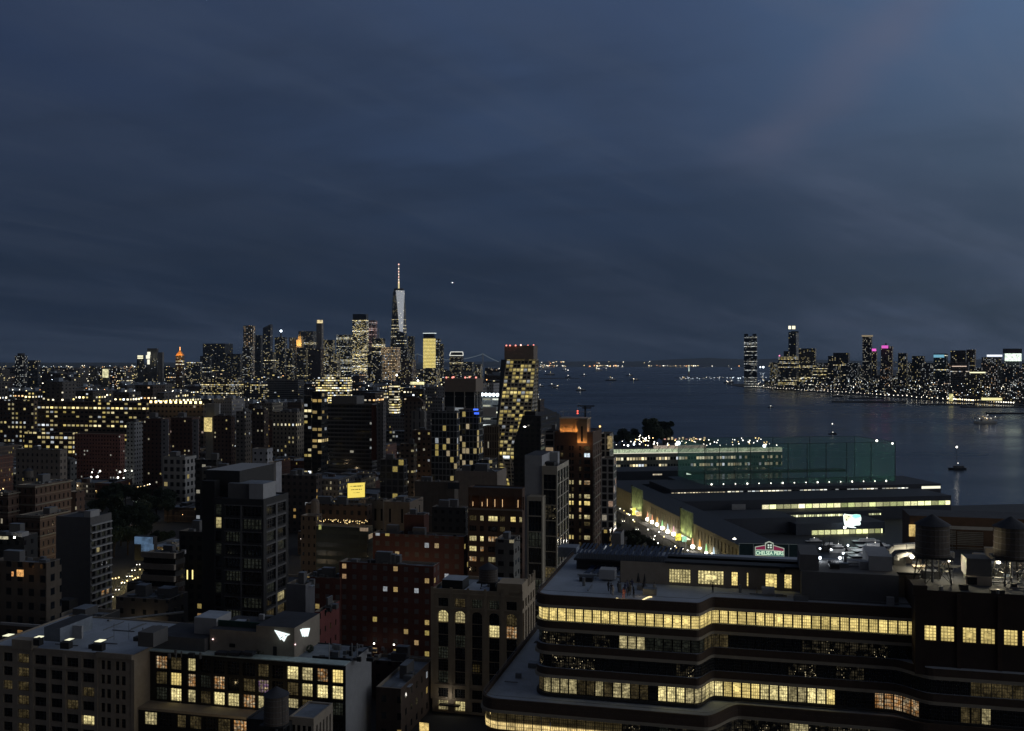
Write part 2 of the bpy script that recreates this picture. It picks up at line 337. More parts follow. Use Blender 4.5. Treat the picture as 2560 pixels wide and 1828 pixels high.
def tower(label,xl,xc,xr,yt,Y,wm,name='office_tower',cat='tower',th=TH,z=None,roofm=None,bits=0,z0=GZ,par=.9,group=None,cap=None,res=True,seed=None):
    C=footprint(xl,xc,xr,Y,th); z=ZA(yt,Y) if z is None else z; w,d=C[4],C[5]; P=C[:4]
    t=thing(name,(P[0].x,P[0].y,z0),label,cat,group)
    mb=MB(); mb.prism(P,z0,z,0,-1)
    q=[]; cx=sum((p for p in P),Vector((0,0)))/4
    e=min(.35,w*.05); I=[p+(cx-p).normalized()*e*1.4 for p in P]
    for i in range(4): mb.face([(*P[i],z),(*P[(i+1)%4],z),(*I[(i+1)%4],z),(*I[i],z)],1)
    mb.prism(I[::-1],z-par,z,1,-1); mb.build('wall',[wm,cap or M['cream']],t)
    MB().prism([p+(cx-p).normalized()*.02 for p in I],z-par-.3,z-par,0,0).build('roof',roofm or M['roof'],t)
    r=random.Random(seed if seed is not None else int(xl*7+yt))
    if bits: roof_bits(t,P,w,d,z-par,bits,r,cap or M['grey'],th)
    if res: reserve(P)
    SEEN.append((xl,max(xr,xc),F*0+HY+(H-z)*F/Y,Y,label))
    return t,P,w,d,z
def wall_open(mb,A,B,z0,z1,ops,m=0,depth=.3,mr=None,u0=0):
    """wall from A to B (left to right seen from outside) with rectangular openings (a0,a1,h0,h1)"""
    A=Vector(A);B=Vector(B);L=(B-A).length;u=(B-A)/L;nrm=Vector((u.y,-u.x)); mr=m if mr is None else mr
    us=sorted({0,L,*[round(o[0],4) for o in ops],*[round(o[1],4) for o in ops]}); vs=sorted({z0,z1,*[round(o[2],4) for o in ops],*[round(o[3],4) for o in ops]})
    S=set()
    for o in ops:
        for i in range(len(us)-1):
            if us[i]<o[0]-1e-3 or us[i+1]>o[1]+1e-3: continue
            for j in range(len(vs)-1):
                if vs[j]>=o[2]-1e-3 and vs[j+1]<=o[3]+1e-3: S.add((i,j))
    P=lambda a,z,dd=0:(A.x+u.x*a-nrm.x*dd,A.y+u.y*a-nrm.y*dd,z)
    for j in range(len(vs)-1):
        i=0
        while i<len(us)-1:
            if (i,j) in S: i+=1; continue
            k=i
            while k<len(us)-1 and (k,j) not in S: k+=1
            a,b,c,d=us[i],us[k],vs[j],vs[j+1]
            if b-a>1e-4 and d-c>1e-4: mb.face([P(a,c),P(b,c),P(b,d),P(a,d)],m,[(u0+a,c),(u0+b,c),(u0+b,d),(u0+a,d)])
            i=k
    for (a,b,c,d) in ops:
        mb.face([P(a,c),P(a,c,depth),P(a,d,depth),P(a,d)],mr); mb.face([P(b,c,depth),P(b,c),P(b,d),P(b,d,depth)],mr)
        mb.face([P(a,c,depth),P(a,c),P(b,c),P(b,c,depth)],mr); mb.face([P(a,d),P(a,d,depth),P(b,d,depth),P(b,d)],mr)
def window(t,A,u,a,b,c,d,kind,nx,ny,depth=.28,frame=None,name='window',mb=None,fm='black'):
    """one window: pane and frame; added to mb when it is part of a mass of windows"""
    n=Vector((u.y,-u.x)); A=Vector(A)
    P=lambda x,z,dd:(A.x+u.x*x-n.x*dd,A.y+u.y*x-n.y*dd,z)
    own=mb is None; mb=mb or MB()
    mb.face([P(a,c,depth-.02),P(b,c,depth-.02),P(b,d,depth-.02),P(a,d,depth-.02)],0,[(0,0),(1,0),(1,1),(0,1)])
    if own:
        f=.09
        for (x0,x1,z0,z1) in ((a,a+f,c,d),(b-f,b,c,d),(a+f,b-f,c,c+f),(a+f,b-f,d-f,d)):
            q=[P(x0,z0,depth-.09),P(x1,z0,depth-.09),P(x1,z1,depth-.09),P(x0,z1,depth-.09)]
            mb.face(q,1)
        return mb.build(name,[win(kind,nx,ny),M[fm]],t)
class Facade:
    """windows of one thing: the first hundred are parts, the rest one part"""
    def __init__(s,t,fm='black'): s.t=t; s.n=0; s.rest={}; s.fm=fm
    def grid(s,mb,A,B,z0,z1,us,vs,kindf,nx=3,ny=4,depth=.3,m=0,hold=False):
        A=Vector(A);B=Vector(B);u=(B-A).normalized()
        wall_open(mb,A,B,z0,z1,[(a,b,c,d) for a,b in us for c,d in vs],m,depth)
        for j,(c,d) in enumerate(vs):
            for i,(a,b) in enumerate(us):
                k=kindf(i,j)
                if s.n<100 and not (hold and k=='K'): window(s.t,A,u,a,b,c,d,k,nx,ny,depth,fm=s.fm); s.n+=1
                else: window(s.t,A,u,a,b,c,d,k,nx,ny,depth,mb=s.rest.setdefault((k,nx,ny),MB()))
    def done(s):
        if not s.rest: return
        mb=MB(); ms=[]
        for i,(k,r) in enumerate(s.rest.items()):
            b=len(mb.v); mb.v+=r.v; mb.f+=[tuple(x+b for x in f) for f in r.f]; mb.m+=[i]*len(r.f); mb.uv+=r.uv; ms.append(win(*k))
        o=mb.build('window_rest',ms,s.t); o.name='window'; o['kind']='stuff'; WL[o.name]=WL.get(s.t.name)
def spans(L,n,w,m0=0,m1=0):
    st=(L-m0-m1)/n; return [(m0+st*(i+.5)-w/2,m0+st*(i+.5)+w/2) for i in range(n)]
def rows(ztop,n,fh,h,off): return [(ztop-off-fh*j-h,ztop-off-fh*j) for j in range(n)]
def pick(s,seed=0):
    r=random.Random(seed); d={}
    def f(i,j):
        if (i,j) not in d: d[(i,j)]=r.choice(s)
        return d[(i,j)]
    return f
def table(rowsx,default='K'):
    return lambda i,j:(rowsx[j][i] if j<len(rowsx) and i<len(rowsx[j]) and rowsx[j][i]!='.' else default)
LIGHTS=[0]
def lamp(name,loc,w,col=(1,.8,.5),r=.4,kind='POINT',rot=None,size=1,spot=None):
    d=bpy.data.lights.new(name,kind); d.energy=w; d.color=col
    if kind=='POINT': d.shadow_soft_size=r
    if kind=='SPOT': d.spot_size=spot or R(80); d.spot_blend=.6; d.shadow_soft_size=r
    if kind=='AREA': d.size=size
    o=link(bpy.data.objects.new(name,d)); o.location=loc
    if rot is not None: o.rotation_euler=Vector(rot).to_track_quat('-Z','Y').to_euler()
    return o

# ---------------- setting: water, land, hills ----------------
def sheet(name,pts,z,m,kind='structure'):
    mb=MB(); mb.face([(p[0],p[1],z) for p in pts],0,[(p[0],p[1]) for p in pts]); o=mb.build(name,m,None,weld=False); return prop(o,kind=kind)
wm=bpy.data.materials.new('river_water'); wm.use_nodes=True; q=N(wm.node_tree); b=q.nt.nodes['Principled BSDF']
g=q.new('ShaderNodeNewGeometry').outputs['Position']; gx,gy,gz=q.sep(g)
b.inputs['Base Color'].default_value=(.012,.018,.028,1); q.set(b.inputs['Roughness'],q.rng(q.noise(q.comb(q.m('MULTIPLY',gx,.0012),q.m('MULTIPLY',gy,.0028),0.0),1.0,5.0,.6),.35,.65,.13,.34)); b.inputs['IOR'].default_value=1.33
bn=q.new('ShaderNodeBump'); bn.inputs['Strength'].default_value=.35; bn.inputs['Distance'].default_value=.35
q.set(bn.inputs['Height'],q.m('ADD',q.noise(q.comb(q.m('MULTIPLY',gx,.10),q.m('MULTIPLY',gy,.22),0.0),1.0,4.0,.6),q.m('MULTIPLY',q.noise(g,.02,3.0,.5),1.5)))
q.nt.links.new(bn.outputs[0],b.inputs['Normal'])
sheet('water',[(-29000,-2500),(29000,-2500),(29000,25900),(-29000,25900)],0,wm)
gm=mat('city_ground',(.05,.05,.052),.95,var=.3,scale=.02)
def land(name,pts,z,m=None):
    mb=MB(); mb.prism(pts,-.5,z,0,0); o=mb.build(name,m or gm,None,weld=False); return prop(o,kind='structure')
QH=Vector((65,614)); AL=R(8.9); PA=Vector((math.cos(AL),math.sin(AL))); PB=Vector((-math.sin(AL),math.cos(AL)))
def pq(p,q_): return QH+PA*p+PB*q_
SH=[pq(34,-900),pq(34,320),(78,1200),(84,1718),(20,2700),(-45,3500),(-110,4600),(-175,5300),(-330,5900),(-900,6100),(-1500,6400)]
land('ground',[(-4200,-300)]+[tuple(p) for p in SH]+[(-1900,9000),(-2300,15000),(-9000,15000),(-9000,2500)],GZ-.4)
JS=[(1103+160,-200),(1150,1500),(1103,2112),(1035,2500),(976,2915),(905,3350),(872,3714),(900,4100),(1500,4900),(1900,7000),(3200,12000),(9000,12000),(9000,-200)]
land('far_shore',[(p[0],p[1]) for p in JS],2.0,gm).name='shore_ground'
for i,(cx,cy,a,b_) in enumerate([(1130,5900,150,60),(1560,5500,170,80),(150,5650,240,70)]):
    land('island_ground',[(cx+a*math.cos(k*math.pi/8),cy+b_*math.sin(k*math.pi/8)*(1+.2*math.sin(3*k))) for k in range(16)],2.2)
hm=mat('dark_hillside',(.035,.045,.04),.95,var=.3,scale=.002)
def hills(name,pts,depth,base=2):
    """a ridge: pts are (photo x, photo y of the crest, distance)"""
    mb=MB(); rr=random.Random(5); g=[]
    for (x,y,Y) in pts:
        z=max(ZA(y,Y),10); c=XY(x,Y)
        g.append([(c.x*(1-depth/Y*.5),c.y-depth*.5,base),(c.x*(1-depth/Y*.22),c.y-depth*.22,z*.62+rr.uniform(-6,6)),(c.x,c.y,z),(c.x*(1+depth/Y*.4),c.y+depth*.4,z*.6),(c.x*(1+depth/Y),c.y+depth,base)])
    for a,b_ in zip(g,g[1:]):
        for j in range(4): mb.face([a[j],b_[j],b_[j+1],a[j+1]],0)
    return prop(mb.build(name,hm,None,smooth=True),kind='structure')
rr=random.Random(8)
hills('hills',[(x,y+rr.uniform(-.6,.6),21500) for x,y in [(-1200,906),(200,906),(900,905.5),(1080,905.5),(1180,905),(1250,904),(1340,904),(1400,904.5),(1480,903),(1560,904),(1620,903),(1660,900),(1700,898),(1740,896),(1775,895),(1800,897),(1830,898),(1880,899),(1940,897),(2000,899),(2060,900),(2120,902),(2200,904),(2320,903),(2450,899),(2560,900),(2660,902),(3200,903),(4200,904)]],3500)
hills('hills',[(x,y+rr.uniform(-.6,.6),14500) for x,y in [(-60,908),(60,907),(150,908),(200,906),(260,907),(330,909),(450,909),(560,908),(700,909),(900,908),(1000,909),(1100,910)]],2500)

# ---------------- the far city carpet and its sprinkled lights ----------------
def shore_x(Y):
    pts=[(p[0],p[1]) for p in SH]
    for (x0,y0),(x1,y1) in zip(pts,pts[1:]):
        if y0<=Y<=y1: return x0+(x1-x0)*(Y-y0)/(y1-y0)
    return -300
FB=[fac((.085,.06,.05),3.1,3.2,.42,.5,.10,em=1.0,c1=YEL,c2=WHT),fac((.10,.10,.105),3.4,3.3,.5,.5,.10,em=1.0,c1=YEL,c2=(1,.9,.75)),fac((.14,.12,.10),3.6,3.4,.5,.5,.08,fl=.02,em=.9),
    fac((.10,.045,.035),3.2,3.2,.4,.5,.07,em=1.0,c1=WRM,c2=WHT),fac((.05,.052,.056),4,3.5,.7,.6,.10,fl=.03,em=.8,c2=COOL)]
farm=[fac((.06,.056,.056),5.0,4.0,.5,.45,.13,.06,em=3.4,clump=.9),fac((.085,.08,.08),6.0,4.0,.4,.4,.10,.02,em=4.2,clump=.95),fac((.05,.036,.032),5.0,4.0,.5,.4,.08,.02,em=3.4,c1=WRM,clump=.9)]
# ---------------- downtown towers on the horizon ----------------
GL=(.03,.038,.05); 
def S(wall=(.06,.068,.08),lit=.17,fl=.1,em=1.9,cw=4,ch=4,ww=.7,wh=.5,c1=YEL,c2=WHT,**k): return fac(wall,cw,ch,ww,wh,lit,fl,em,c1,c2,**k)
DT=[ # label, xl,xc,xr, ytop, distance, material
("broad dark slab tower with unlit top, leftmost of the downtown skyline",507,562,582,859,3900,S(lit=.05,fl=.02,cw=5)),
("low dark wing in front of the broad dark slab tower",500,524,530,890,3800,S(lit=.08,fl=.12,c2=COOL)),
("tall rippled metal residential tower with vertical rows of lights",608,630,637,816,3700,S((.16,.15,.14),lit=.42,fl=0,cw=6,ch=4,ww=.35,wh=.5,c1=WRM,pier=.2,bandc=(.3,.27,.22))),
("plain dark tower beside the rippled metal tower",634,652,657,838,4000,S((.03,.034,.04),lit=.02,fl=0)),
("blue grey tower with a sloping lit top",657,676,682,820,4200,S((.06,.07,.10),lit=.07,fl=.03,c2=COOL)),
("dark tower with stepped shoulders under a bright white spire light",687,712,718,843,4100,S(lit=.16,fl=.02)),
("dark angled glass tower left of the gold crowned tower",723,737,742,844,4000,S(lit=.05,fl=.04,c2=COOL)),
("wide tower with long lit bands below its roof",746,782,792,828,4500,S((.10,.10,.10),lit=.10,fl=.16,em=1.4)),
("slim pale tower with a glowing gold top",791,804,809,808,4300,S((.24,.22,.2),lit=.02,fl=0,em=1)),
("black glass block with scattered yellow office floors",809,832,838,850,4000,S((.015,.02,.03),lit=.28,fl=.1)),
("black glass tower with thin white office bands",841,876,884,837,4200,S((.015,.018,.025),lit=.30,fl=.18,ch=4.5,ww=.85,wh=.35,c2=COOL)),
("bright tall office tower full of yellow floors under a dark glass top",881,915,922,800,3900,S((.02,.025,.035),lit=.55,fl=.30,em=1.9,ww=.8,wh=.5)),
("reddish lit tower behind the bright yellow office tower",920,938,943,801,4600,S((.2,.13,.12),lit=.3,fl=.3,em=.8,c1=(1,.5,.45),c2=(1,.75,.65),ch=7,ww=.9,wh=.35)),
("dark banded office tower with gold floors between two taller towers",930,957,963,846,4300,S((.03,.035,.045),lit=.25,fl=.22,ch=4.5,ww=.9,wh=.35)),
("dark slanted glass tower in front of the tallest spire tower",991,1010,1017,833,3900,S((.03,.04,.05),lit=.10,fl=.05,c2=COOL)),
("slim dark tower with sparse white windows right of the spire tower",1019,1033,1037,841,4100,S(lit=.22,fl=0,cw=4,ww=.4,c2=WHT)),
("brick block with a dense even grid of small warm windows",952,992,1001,868,3500,fac((.15,.10,.07),5.2,5.6,.55,.45,.96,0,1.0,(1,.66,.35),(1,.8,.5),clump=.05)),
("slim tower with white lit rooms right of the glowing yellow tower",1088,1098,1102,847,4200,S(lit=.12,fl=.1,c2=COOL)),
("dark residential tower with one white roof lamp",1100,1107,1110,860,4100,S((.07,.065,.06),lit=.12,fl=0)),
("stepped tower under a bright white outlined roof frame",1124,1152,1159,892,3700,S((.06,.05,.05),lit=.2,fl=.05,em=1.2)),
("low dark waterfront block left of the harbour mouth",1158,1180,1186,905,3700,S(lit=.2,fl=0)),
("pale waterfront apartment block at the tip of the island",1187,1201,1206,911,3800,S((.12,.12,.12),lit=.3,fl=0)),
("round topped dark residential tower near the left edge",37,62,69,889,2600,S((.03,.03,.035),lit=.3,fl=0,cw=4,ww=.4,c1=WHT,c2=COOL)),
("low tower beside the round topped residential tower",70,94,101,901,2700,S(lit=.14,fl=0)),
("small block with a white roof light behind the old bridge",224,242,246,915,3300,S((.12,.12,.12),lit=.08,fl=0)),
("dark slim tower with two bright lit crown bands",342,357,361,888,3300,S(lit=.12,fl=.02)),
("dark concrete slab tower lit white along its left flank",368,392,396,871,3300,S((.08,.08,.085),lit=.04,fl=.0)),
("pale grey stair tower beside the dark concrete slab",395,406,410,881,3280,S((.28,.27,.26),lit=0,fl=0)),
("brown tower under a glowing orange pyramid roof",439,455,461,889,2500,S((.10,.08,.06),lit=.10,fl=.06)),
("low dark office block between the pyramid tower and the slab",466,500,506,905,3200,S(lit=.18,fl=.03)),
("dim stepped tower under the rippled metal tower",606,628,632,868,3300,S((.11,.10,.09),lit=.24,fl=0,c2=COOL)),
("brown brick courthouse block in front of the slanted dark tower",1000,1030,1040,900,3000,S((.13,.09,.07),lit=.25,fl=0,cw=4,ww=.4)),
("grey office slab with faint lit floors behind the rooftops",560,600,612,885,3600,S((.08,.08,.085),lit=.10,fl=.08,em=1.0)),
("grey block with a green tinted lamp on its flank",660,682,690,880,3500,S((.10,.10,.10),lit=.16,fl=.05)),
("brown tower with bright corner lamps right of the spire light",716,730,736,872,3400,S((.08,.075,.07),lit=.2,fl=.04)),
("dark low tower before the gold crowned tower",742,765,772,870,3300,S((.09,.085,.08),lit=.15,fl=.05,em=1.2)),
("brick tower with few lights under the slim pale tower",770,802,810,872,3200,S((.07,.055,.05),lit=.08,fl=0)),
("stone block with bright warm floors at the foot of the office towers",812,842,852,885,3100,S((.10,.09,.08),lit=.45,fl=.1,em=1.4)),
("dark glass block full of tiny white lights near the warm grid block",918,942,950,880,3300,S((.02,.022,.03),lit=.28,fl=.02)),
("narrow dark tower left of the warm grid block",938,952,957,888,3200,S((.05,.045,.04),lit=.12,fl=0)),
("grey tower with lit corner rooms right of the warm grid block",1003,1018,1024,872,3300,S((.08,.08,.085),lit=.16,fl=0,c2=COOL)),
("brown block at the foot of the glowing yellow tower",1058,1090,1100,920,3300,S((.07,.06,.055),lit=.30,fl=0,cw=4)),
("long brown warehouse with a lit roofline before the downtown towers",500,590,610,945,2300,S((.11,.10,.09),lit=.35,fl=.16,em=1.3)),
("dark office block with pink lit roofline",625,660,668,962,2100,S((.10,.10,.10),lit=.35,fl=.05,em=1.5)),
("broad grey office block with long unlit bands",668,745,760,950,2100,S((.12,.12,.125),lit=.02,fl=0,ch=4,ww=.95,wh=.5)),
("glowing wide office block with bright yellow floors in mid city",790,868,880,944,1800,S((.05,.05,.05),lit=.75,fl=.35,em=1.9,ch=4.6,ww=.85,wh=.45)),
("small office block with three bright yellow bands",973,995,1000,962,1500,S((.04,.04,.04),lit=.5,fl=.7,em=1.7,ch=4,ww=1,wh=.45)),
("block with a tall yellow lit billboard wall",254,270,275,920,2900,S((.10,.10,.10),lit=.1,fl=0)),
]
TW={}
for (lb,a,b_,c,yt,Y,m) in DT:
    TW[lb]=tower(lb,a,b_,c,yt,Y,m,th=R(rnd.choice((9,13.5,16))) ,par=2,res=Y<2300)
def crown(lb,name,mb,mats): mb.build(name,mats,TW[lb][0])
def px3(x,y,Y): p=XY(x,Y); return (p.x,p.y,ZA(y,Y))
# crowns, spires and lit tops
lb=DT[2][0]; crown(lb,'crown',MB().box(XY(609,3705),0,38,2,20,TW[lb][4]-70,TW[lb][4]+3,0),[S((.2,.18,.15),lit=.5,fl=0,cw=9,ch=5,ww=.3,em=1.7,c1=WRM)])
lb=DT[4][0]; P=TW[lb][1]; zz=TW[lb][4]; mb=MB()
mb.prism(P,zz,zz+1,0,-1); mb.face([(*P[0],zz),(*P[1],zz),(*P[1],zz+16)],0); mb.face([(*P[2],zz),(*P[3],zz),(*P[2],zz+16)],0); mb.face([(*P[1],zz),(*P[2],zz),(*P[2],zz+16),(*P[1],zz+16)],0); mb.face([(*P[0],zz),(*P[1],zz+16),(*P[2],zz+16),(*P[3],zz)],0)
crown(lb,'sloping_roof',mb,[S((.07,.08,.1),lit=.3,fl=.05,em=2.4)])
lb=DT[5][0]; z5=TW[lb][4]; c=TW[lb][1]; ctr=sum(c,Vector((0,0)))/4
crown(lb,'spire',MB().bar((*ctr,z5),(*ctr,z5+30),5,0,6,1.2).ball((*ctr,z5+26),5,1),[M['grey'],M['lc']])
lb="wide tower with long lit bands below its roof"
mb=MB().box(XY(741,3990),0,22,0,20,ZA(866,3990),ZA(850,3990),0).box(XY(744,3990),0,14,3,17,ZA(850,3990),ZA(840,3990),0).bar(px3(750,840,4000),px3(750,830,4000),3,0,5,.5)
t=thing('crowned_tower',px3(741,905,3990),"narrow tower with a floodlit gold wedding cake crown","tower")
MB().box(XY(740,3990),-2,27,0,22,GZ,ZA(866,3990),0,1).build('wall',[S((.15,.13,.11),lit=.12,fl=.02,em=1.2),M['roof']],t); mb.build('crown',mat('gilded_stone',(.62,.45,.22),.6),t); c_g=px3(745,858,3990); [lamp('crown_flood',(c_g[0]+dx_,c_g[1]-16,c_g[2]+dz_),15000,(1,.66,.28),2) for dx_,dz_ in ((-8,-6),(8,-6),(0,14))]
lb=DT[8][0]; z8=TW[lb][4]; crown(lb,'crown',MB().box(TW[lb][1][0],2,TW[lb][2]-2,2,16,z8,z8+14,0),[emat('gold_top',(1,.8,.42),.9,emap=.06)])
lb=DT[11][0]; P=TW[lb][1]; z11=TW[lb][4]
crown(lb,'crown',MB().box(P[0],1,TW[lb][2]-1,1,24,z11,z11+24,0),[M['glass']]); 
lb=DT[13][0]; P=TW[lb][1]; ctr=sum(P,Vector((0,0)))/4; crown(lb,'spire',MB().bar((*ctr,TW[lb][4]),(*ctr,TW[lb][4]+46),4,0,6,1),[M['steel']])
lb=DT[14][0]; P=TW[lb][1]; z14=TW[lb][4]; mb=MB(); mb.face([(*P[0],z14),(*P[1],z14),(*P[0],z14+10)],0); mb.face([(*P[3],z14+10),(*P[2],z14),(*P[3],z14)],0); mb.face([(*P[0],z14+10),(*P[1],z14),(*P[2],z14),(*P[3],z14+10)],0); crown(lb,'sloping_roof',mb,[M['glass']])
lb=DT[19][0]; z19=TW[lb][4]; P=TW[lb][1]; u,v=uv(); mb=MB(); Yq=3700
for (x0,y0,x1,y1) in ((1124,889,1158,889),(1127,880,1157,880),(1124,889,1127,880),(1158,889,1157,880)): mb.bar(px3(x0,y0,Yq),px3(x1,y1,Yq),1.6,0)
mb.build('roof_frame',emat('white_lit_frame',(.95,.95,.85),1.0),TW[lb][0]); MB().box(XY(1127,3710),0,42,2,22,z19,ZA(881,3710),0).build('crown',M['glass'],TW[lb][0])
lb=DT[22][0]; P=TW[lb][1]; z=TW[lb][4]; ctr=sum(P,Vector((0,0)))/4; MB().bar((*ctr,z-2),(*ctr,z+6),9,0,12).build('crown',M['char'],TW[lb][0])
for lb,a,b_,y0,y1,Y in ((DT[25][0],344,359,889,892,3297),(DT[25][0],344,359,894,897,3297)):
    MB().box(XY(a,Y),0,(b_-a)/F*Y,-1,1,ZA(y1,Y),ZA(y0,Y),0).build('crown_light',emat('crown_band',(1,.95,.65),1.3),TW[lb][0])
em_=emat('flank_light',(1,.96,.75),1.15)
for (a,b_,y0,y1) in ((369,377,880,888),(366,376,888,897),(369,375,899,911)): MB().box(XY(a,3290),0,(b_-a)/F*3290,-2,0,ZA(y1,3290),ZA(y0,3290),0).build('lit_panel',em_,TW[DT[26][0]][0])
lb=DT[28][0]; P=TW[lb][1]; z=TW[lb][4]; ctr=sum(P,Vector((0,0)))/4
pp=[ctr+(p-ctr)*1.02 for p in P]; q_=[ctr+(p-ctr)*.05 for p in P]; mb=MB(); mb.prism(pp,z,z+14,0,0,top=q_); mb.build('pyramid_roof',mat('gilded_tile',(.65,.36,.14),.6),TW[lb][0]); [lamp('roof_flood',(ctr.x+dx_,ctr.y-17,z+4),11000,(1,.48,.14),1.5) for dx_ in (-9,9)]; MB().bar((*ctr,z+13),(*ctr,z+22),1,0).build('spire',M['lo'],TW[lb][0])
MB().box(XY(257,2895),0,19,-1.5,0,ZA(944,2895),ZA(923,2895),0).build('lit_billboard',emat('yellow_white_wall_light',(1,.95,.55),.95,emap=.1),TW[DT[-1][0]][0])
# glowing yellow tower
t,P,w,d,z=tower("glowing yellow office tower under a dark glass cap with a white roof line",1058,1085,1089,846,3900,fac((.05,.05,.03),3.4,5.6,1.0,.66,3,0,1.15,(1,.78,.22),(1,.82,.30),clump=0,even=1),par=1)
MB().box(P[0],-1,w+1,-1,22,ZA(921,3900),ZA(925,3900)+2,0).build('podium',M['char'],t)
MB().box(P[0],1,w-1,1,20,z,ZA(834,3900),0).build('crown',M['glass'],t); MB().box(P[0],-1,w+3,-1,21,ZA(834,3900),ZA(832.4,3900),0).build('roof_light',emat('white_rim',(.9,1,1),.9),t)
# tallest tower: square base turning into a rotated square top
Y0=4370; cx=XY(997,Y0).x; zb=ZA(902,Y0)+0; zt=ZA(727,Y0)
t=thing('skyscraper',(cx,Y0,GZ),"tallest skyscraper with chamfered glass sides and a tall lit antenna","skyscraper")
def ring(r,z,a0): return [(cx+r*math.cos(a0+k*math.pi/2),Y0+r*math.sin(a0+k*math.pi/2),z) for k in range(4)]
aB=R(25); B_=ring(43,zb,aB); T_=ring(28.5,zt,aB+math.pi/4)
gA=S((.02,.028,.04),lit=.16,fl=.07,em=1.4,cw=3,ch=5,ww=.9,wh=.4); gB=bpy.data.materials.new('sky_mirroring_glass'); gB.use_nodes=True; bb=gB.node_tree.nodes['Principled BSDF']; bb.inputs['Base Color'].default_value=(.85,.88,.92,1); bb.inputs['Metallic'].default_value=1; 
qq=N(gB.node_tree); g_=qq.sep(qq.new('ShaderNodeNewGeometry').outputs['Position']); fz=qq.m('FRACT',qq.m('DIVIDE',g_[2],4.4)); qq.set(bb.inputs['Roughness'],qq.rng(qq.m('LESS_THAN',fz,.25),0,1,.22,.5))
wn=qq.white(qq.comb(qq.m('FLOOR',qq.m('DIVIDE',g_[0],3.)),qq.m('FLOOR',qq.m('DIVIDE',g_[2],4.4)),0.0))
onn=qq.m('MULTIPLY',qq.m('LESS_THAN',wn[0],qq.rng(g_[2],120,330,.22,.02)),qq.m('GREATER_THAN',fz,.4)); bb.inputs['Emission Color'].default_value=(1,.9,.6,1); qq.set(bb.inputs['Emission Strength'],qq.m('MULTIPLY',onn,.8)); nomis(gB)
def tri(mb,ps,m):
    zmn=min(p[2] for p in ps); a=Vector(ps[0]); d_=Vector((ps[1][0]-ps[0][0],ps[1][1]-ps[0][1],0)).normalized()
    mb.face(ps,m,[((Vector(p)-a).dot(d_)+40,p[2]-zmn) for p in ps])
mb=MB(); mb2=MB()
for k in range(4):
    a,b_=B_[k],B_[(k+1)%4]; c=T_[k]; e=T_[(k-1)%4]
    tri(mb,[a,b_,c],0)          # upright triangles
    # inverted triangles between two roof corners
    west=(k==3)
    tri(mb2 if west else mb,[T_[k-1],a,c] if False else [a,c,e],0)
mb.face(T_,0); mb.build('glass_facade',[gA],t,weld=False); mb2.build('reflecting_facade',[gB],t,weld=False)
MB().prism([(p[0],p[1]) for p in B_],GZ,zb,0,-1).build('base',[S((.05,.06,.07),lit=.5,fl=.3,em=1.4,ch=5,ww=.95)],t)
MB().bar((cx,Y0,zt),(cx,Y0,zt+9),22,0,12).build('parapet_ring',M['char'],t)
za=ZA(722,Y0); zA=ZA(660,Y0); MB().bar((cx,Y0,za),(cx,Y0,zA),3.0,0,6,1.0).build('antenna',emat('lit_mast',(1,.85,.6),.28),t)  # light on the antenna painted as its own glow
for k,f in enumerate((.02,.19,.31,.42,.53,.64,.75)): MB().ball((cx,Y0-3,zA-(zA-za)*f),2.6 if k else 3,0).build('antenna_lamp',emat('mast_lamp',(1,.55,.45) if k%2==0 else (1,.85,.7),2.0),t)
MB().bar((cx,Y0,za),(cx,Y0,ZA(703,Y0)),3.4,0,6).build('antenna_base',emat('mast_base',(1,.85,.45),.8),t)

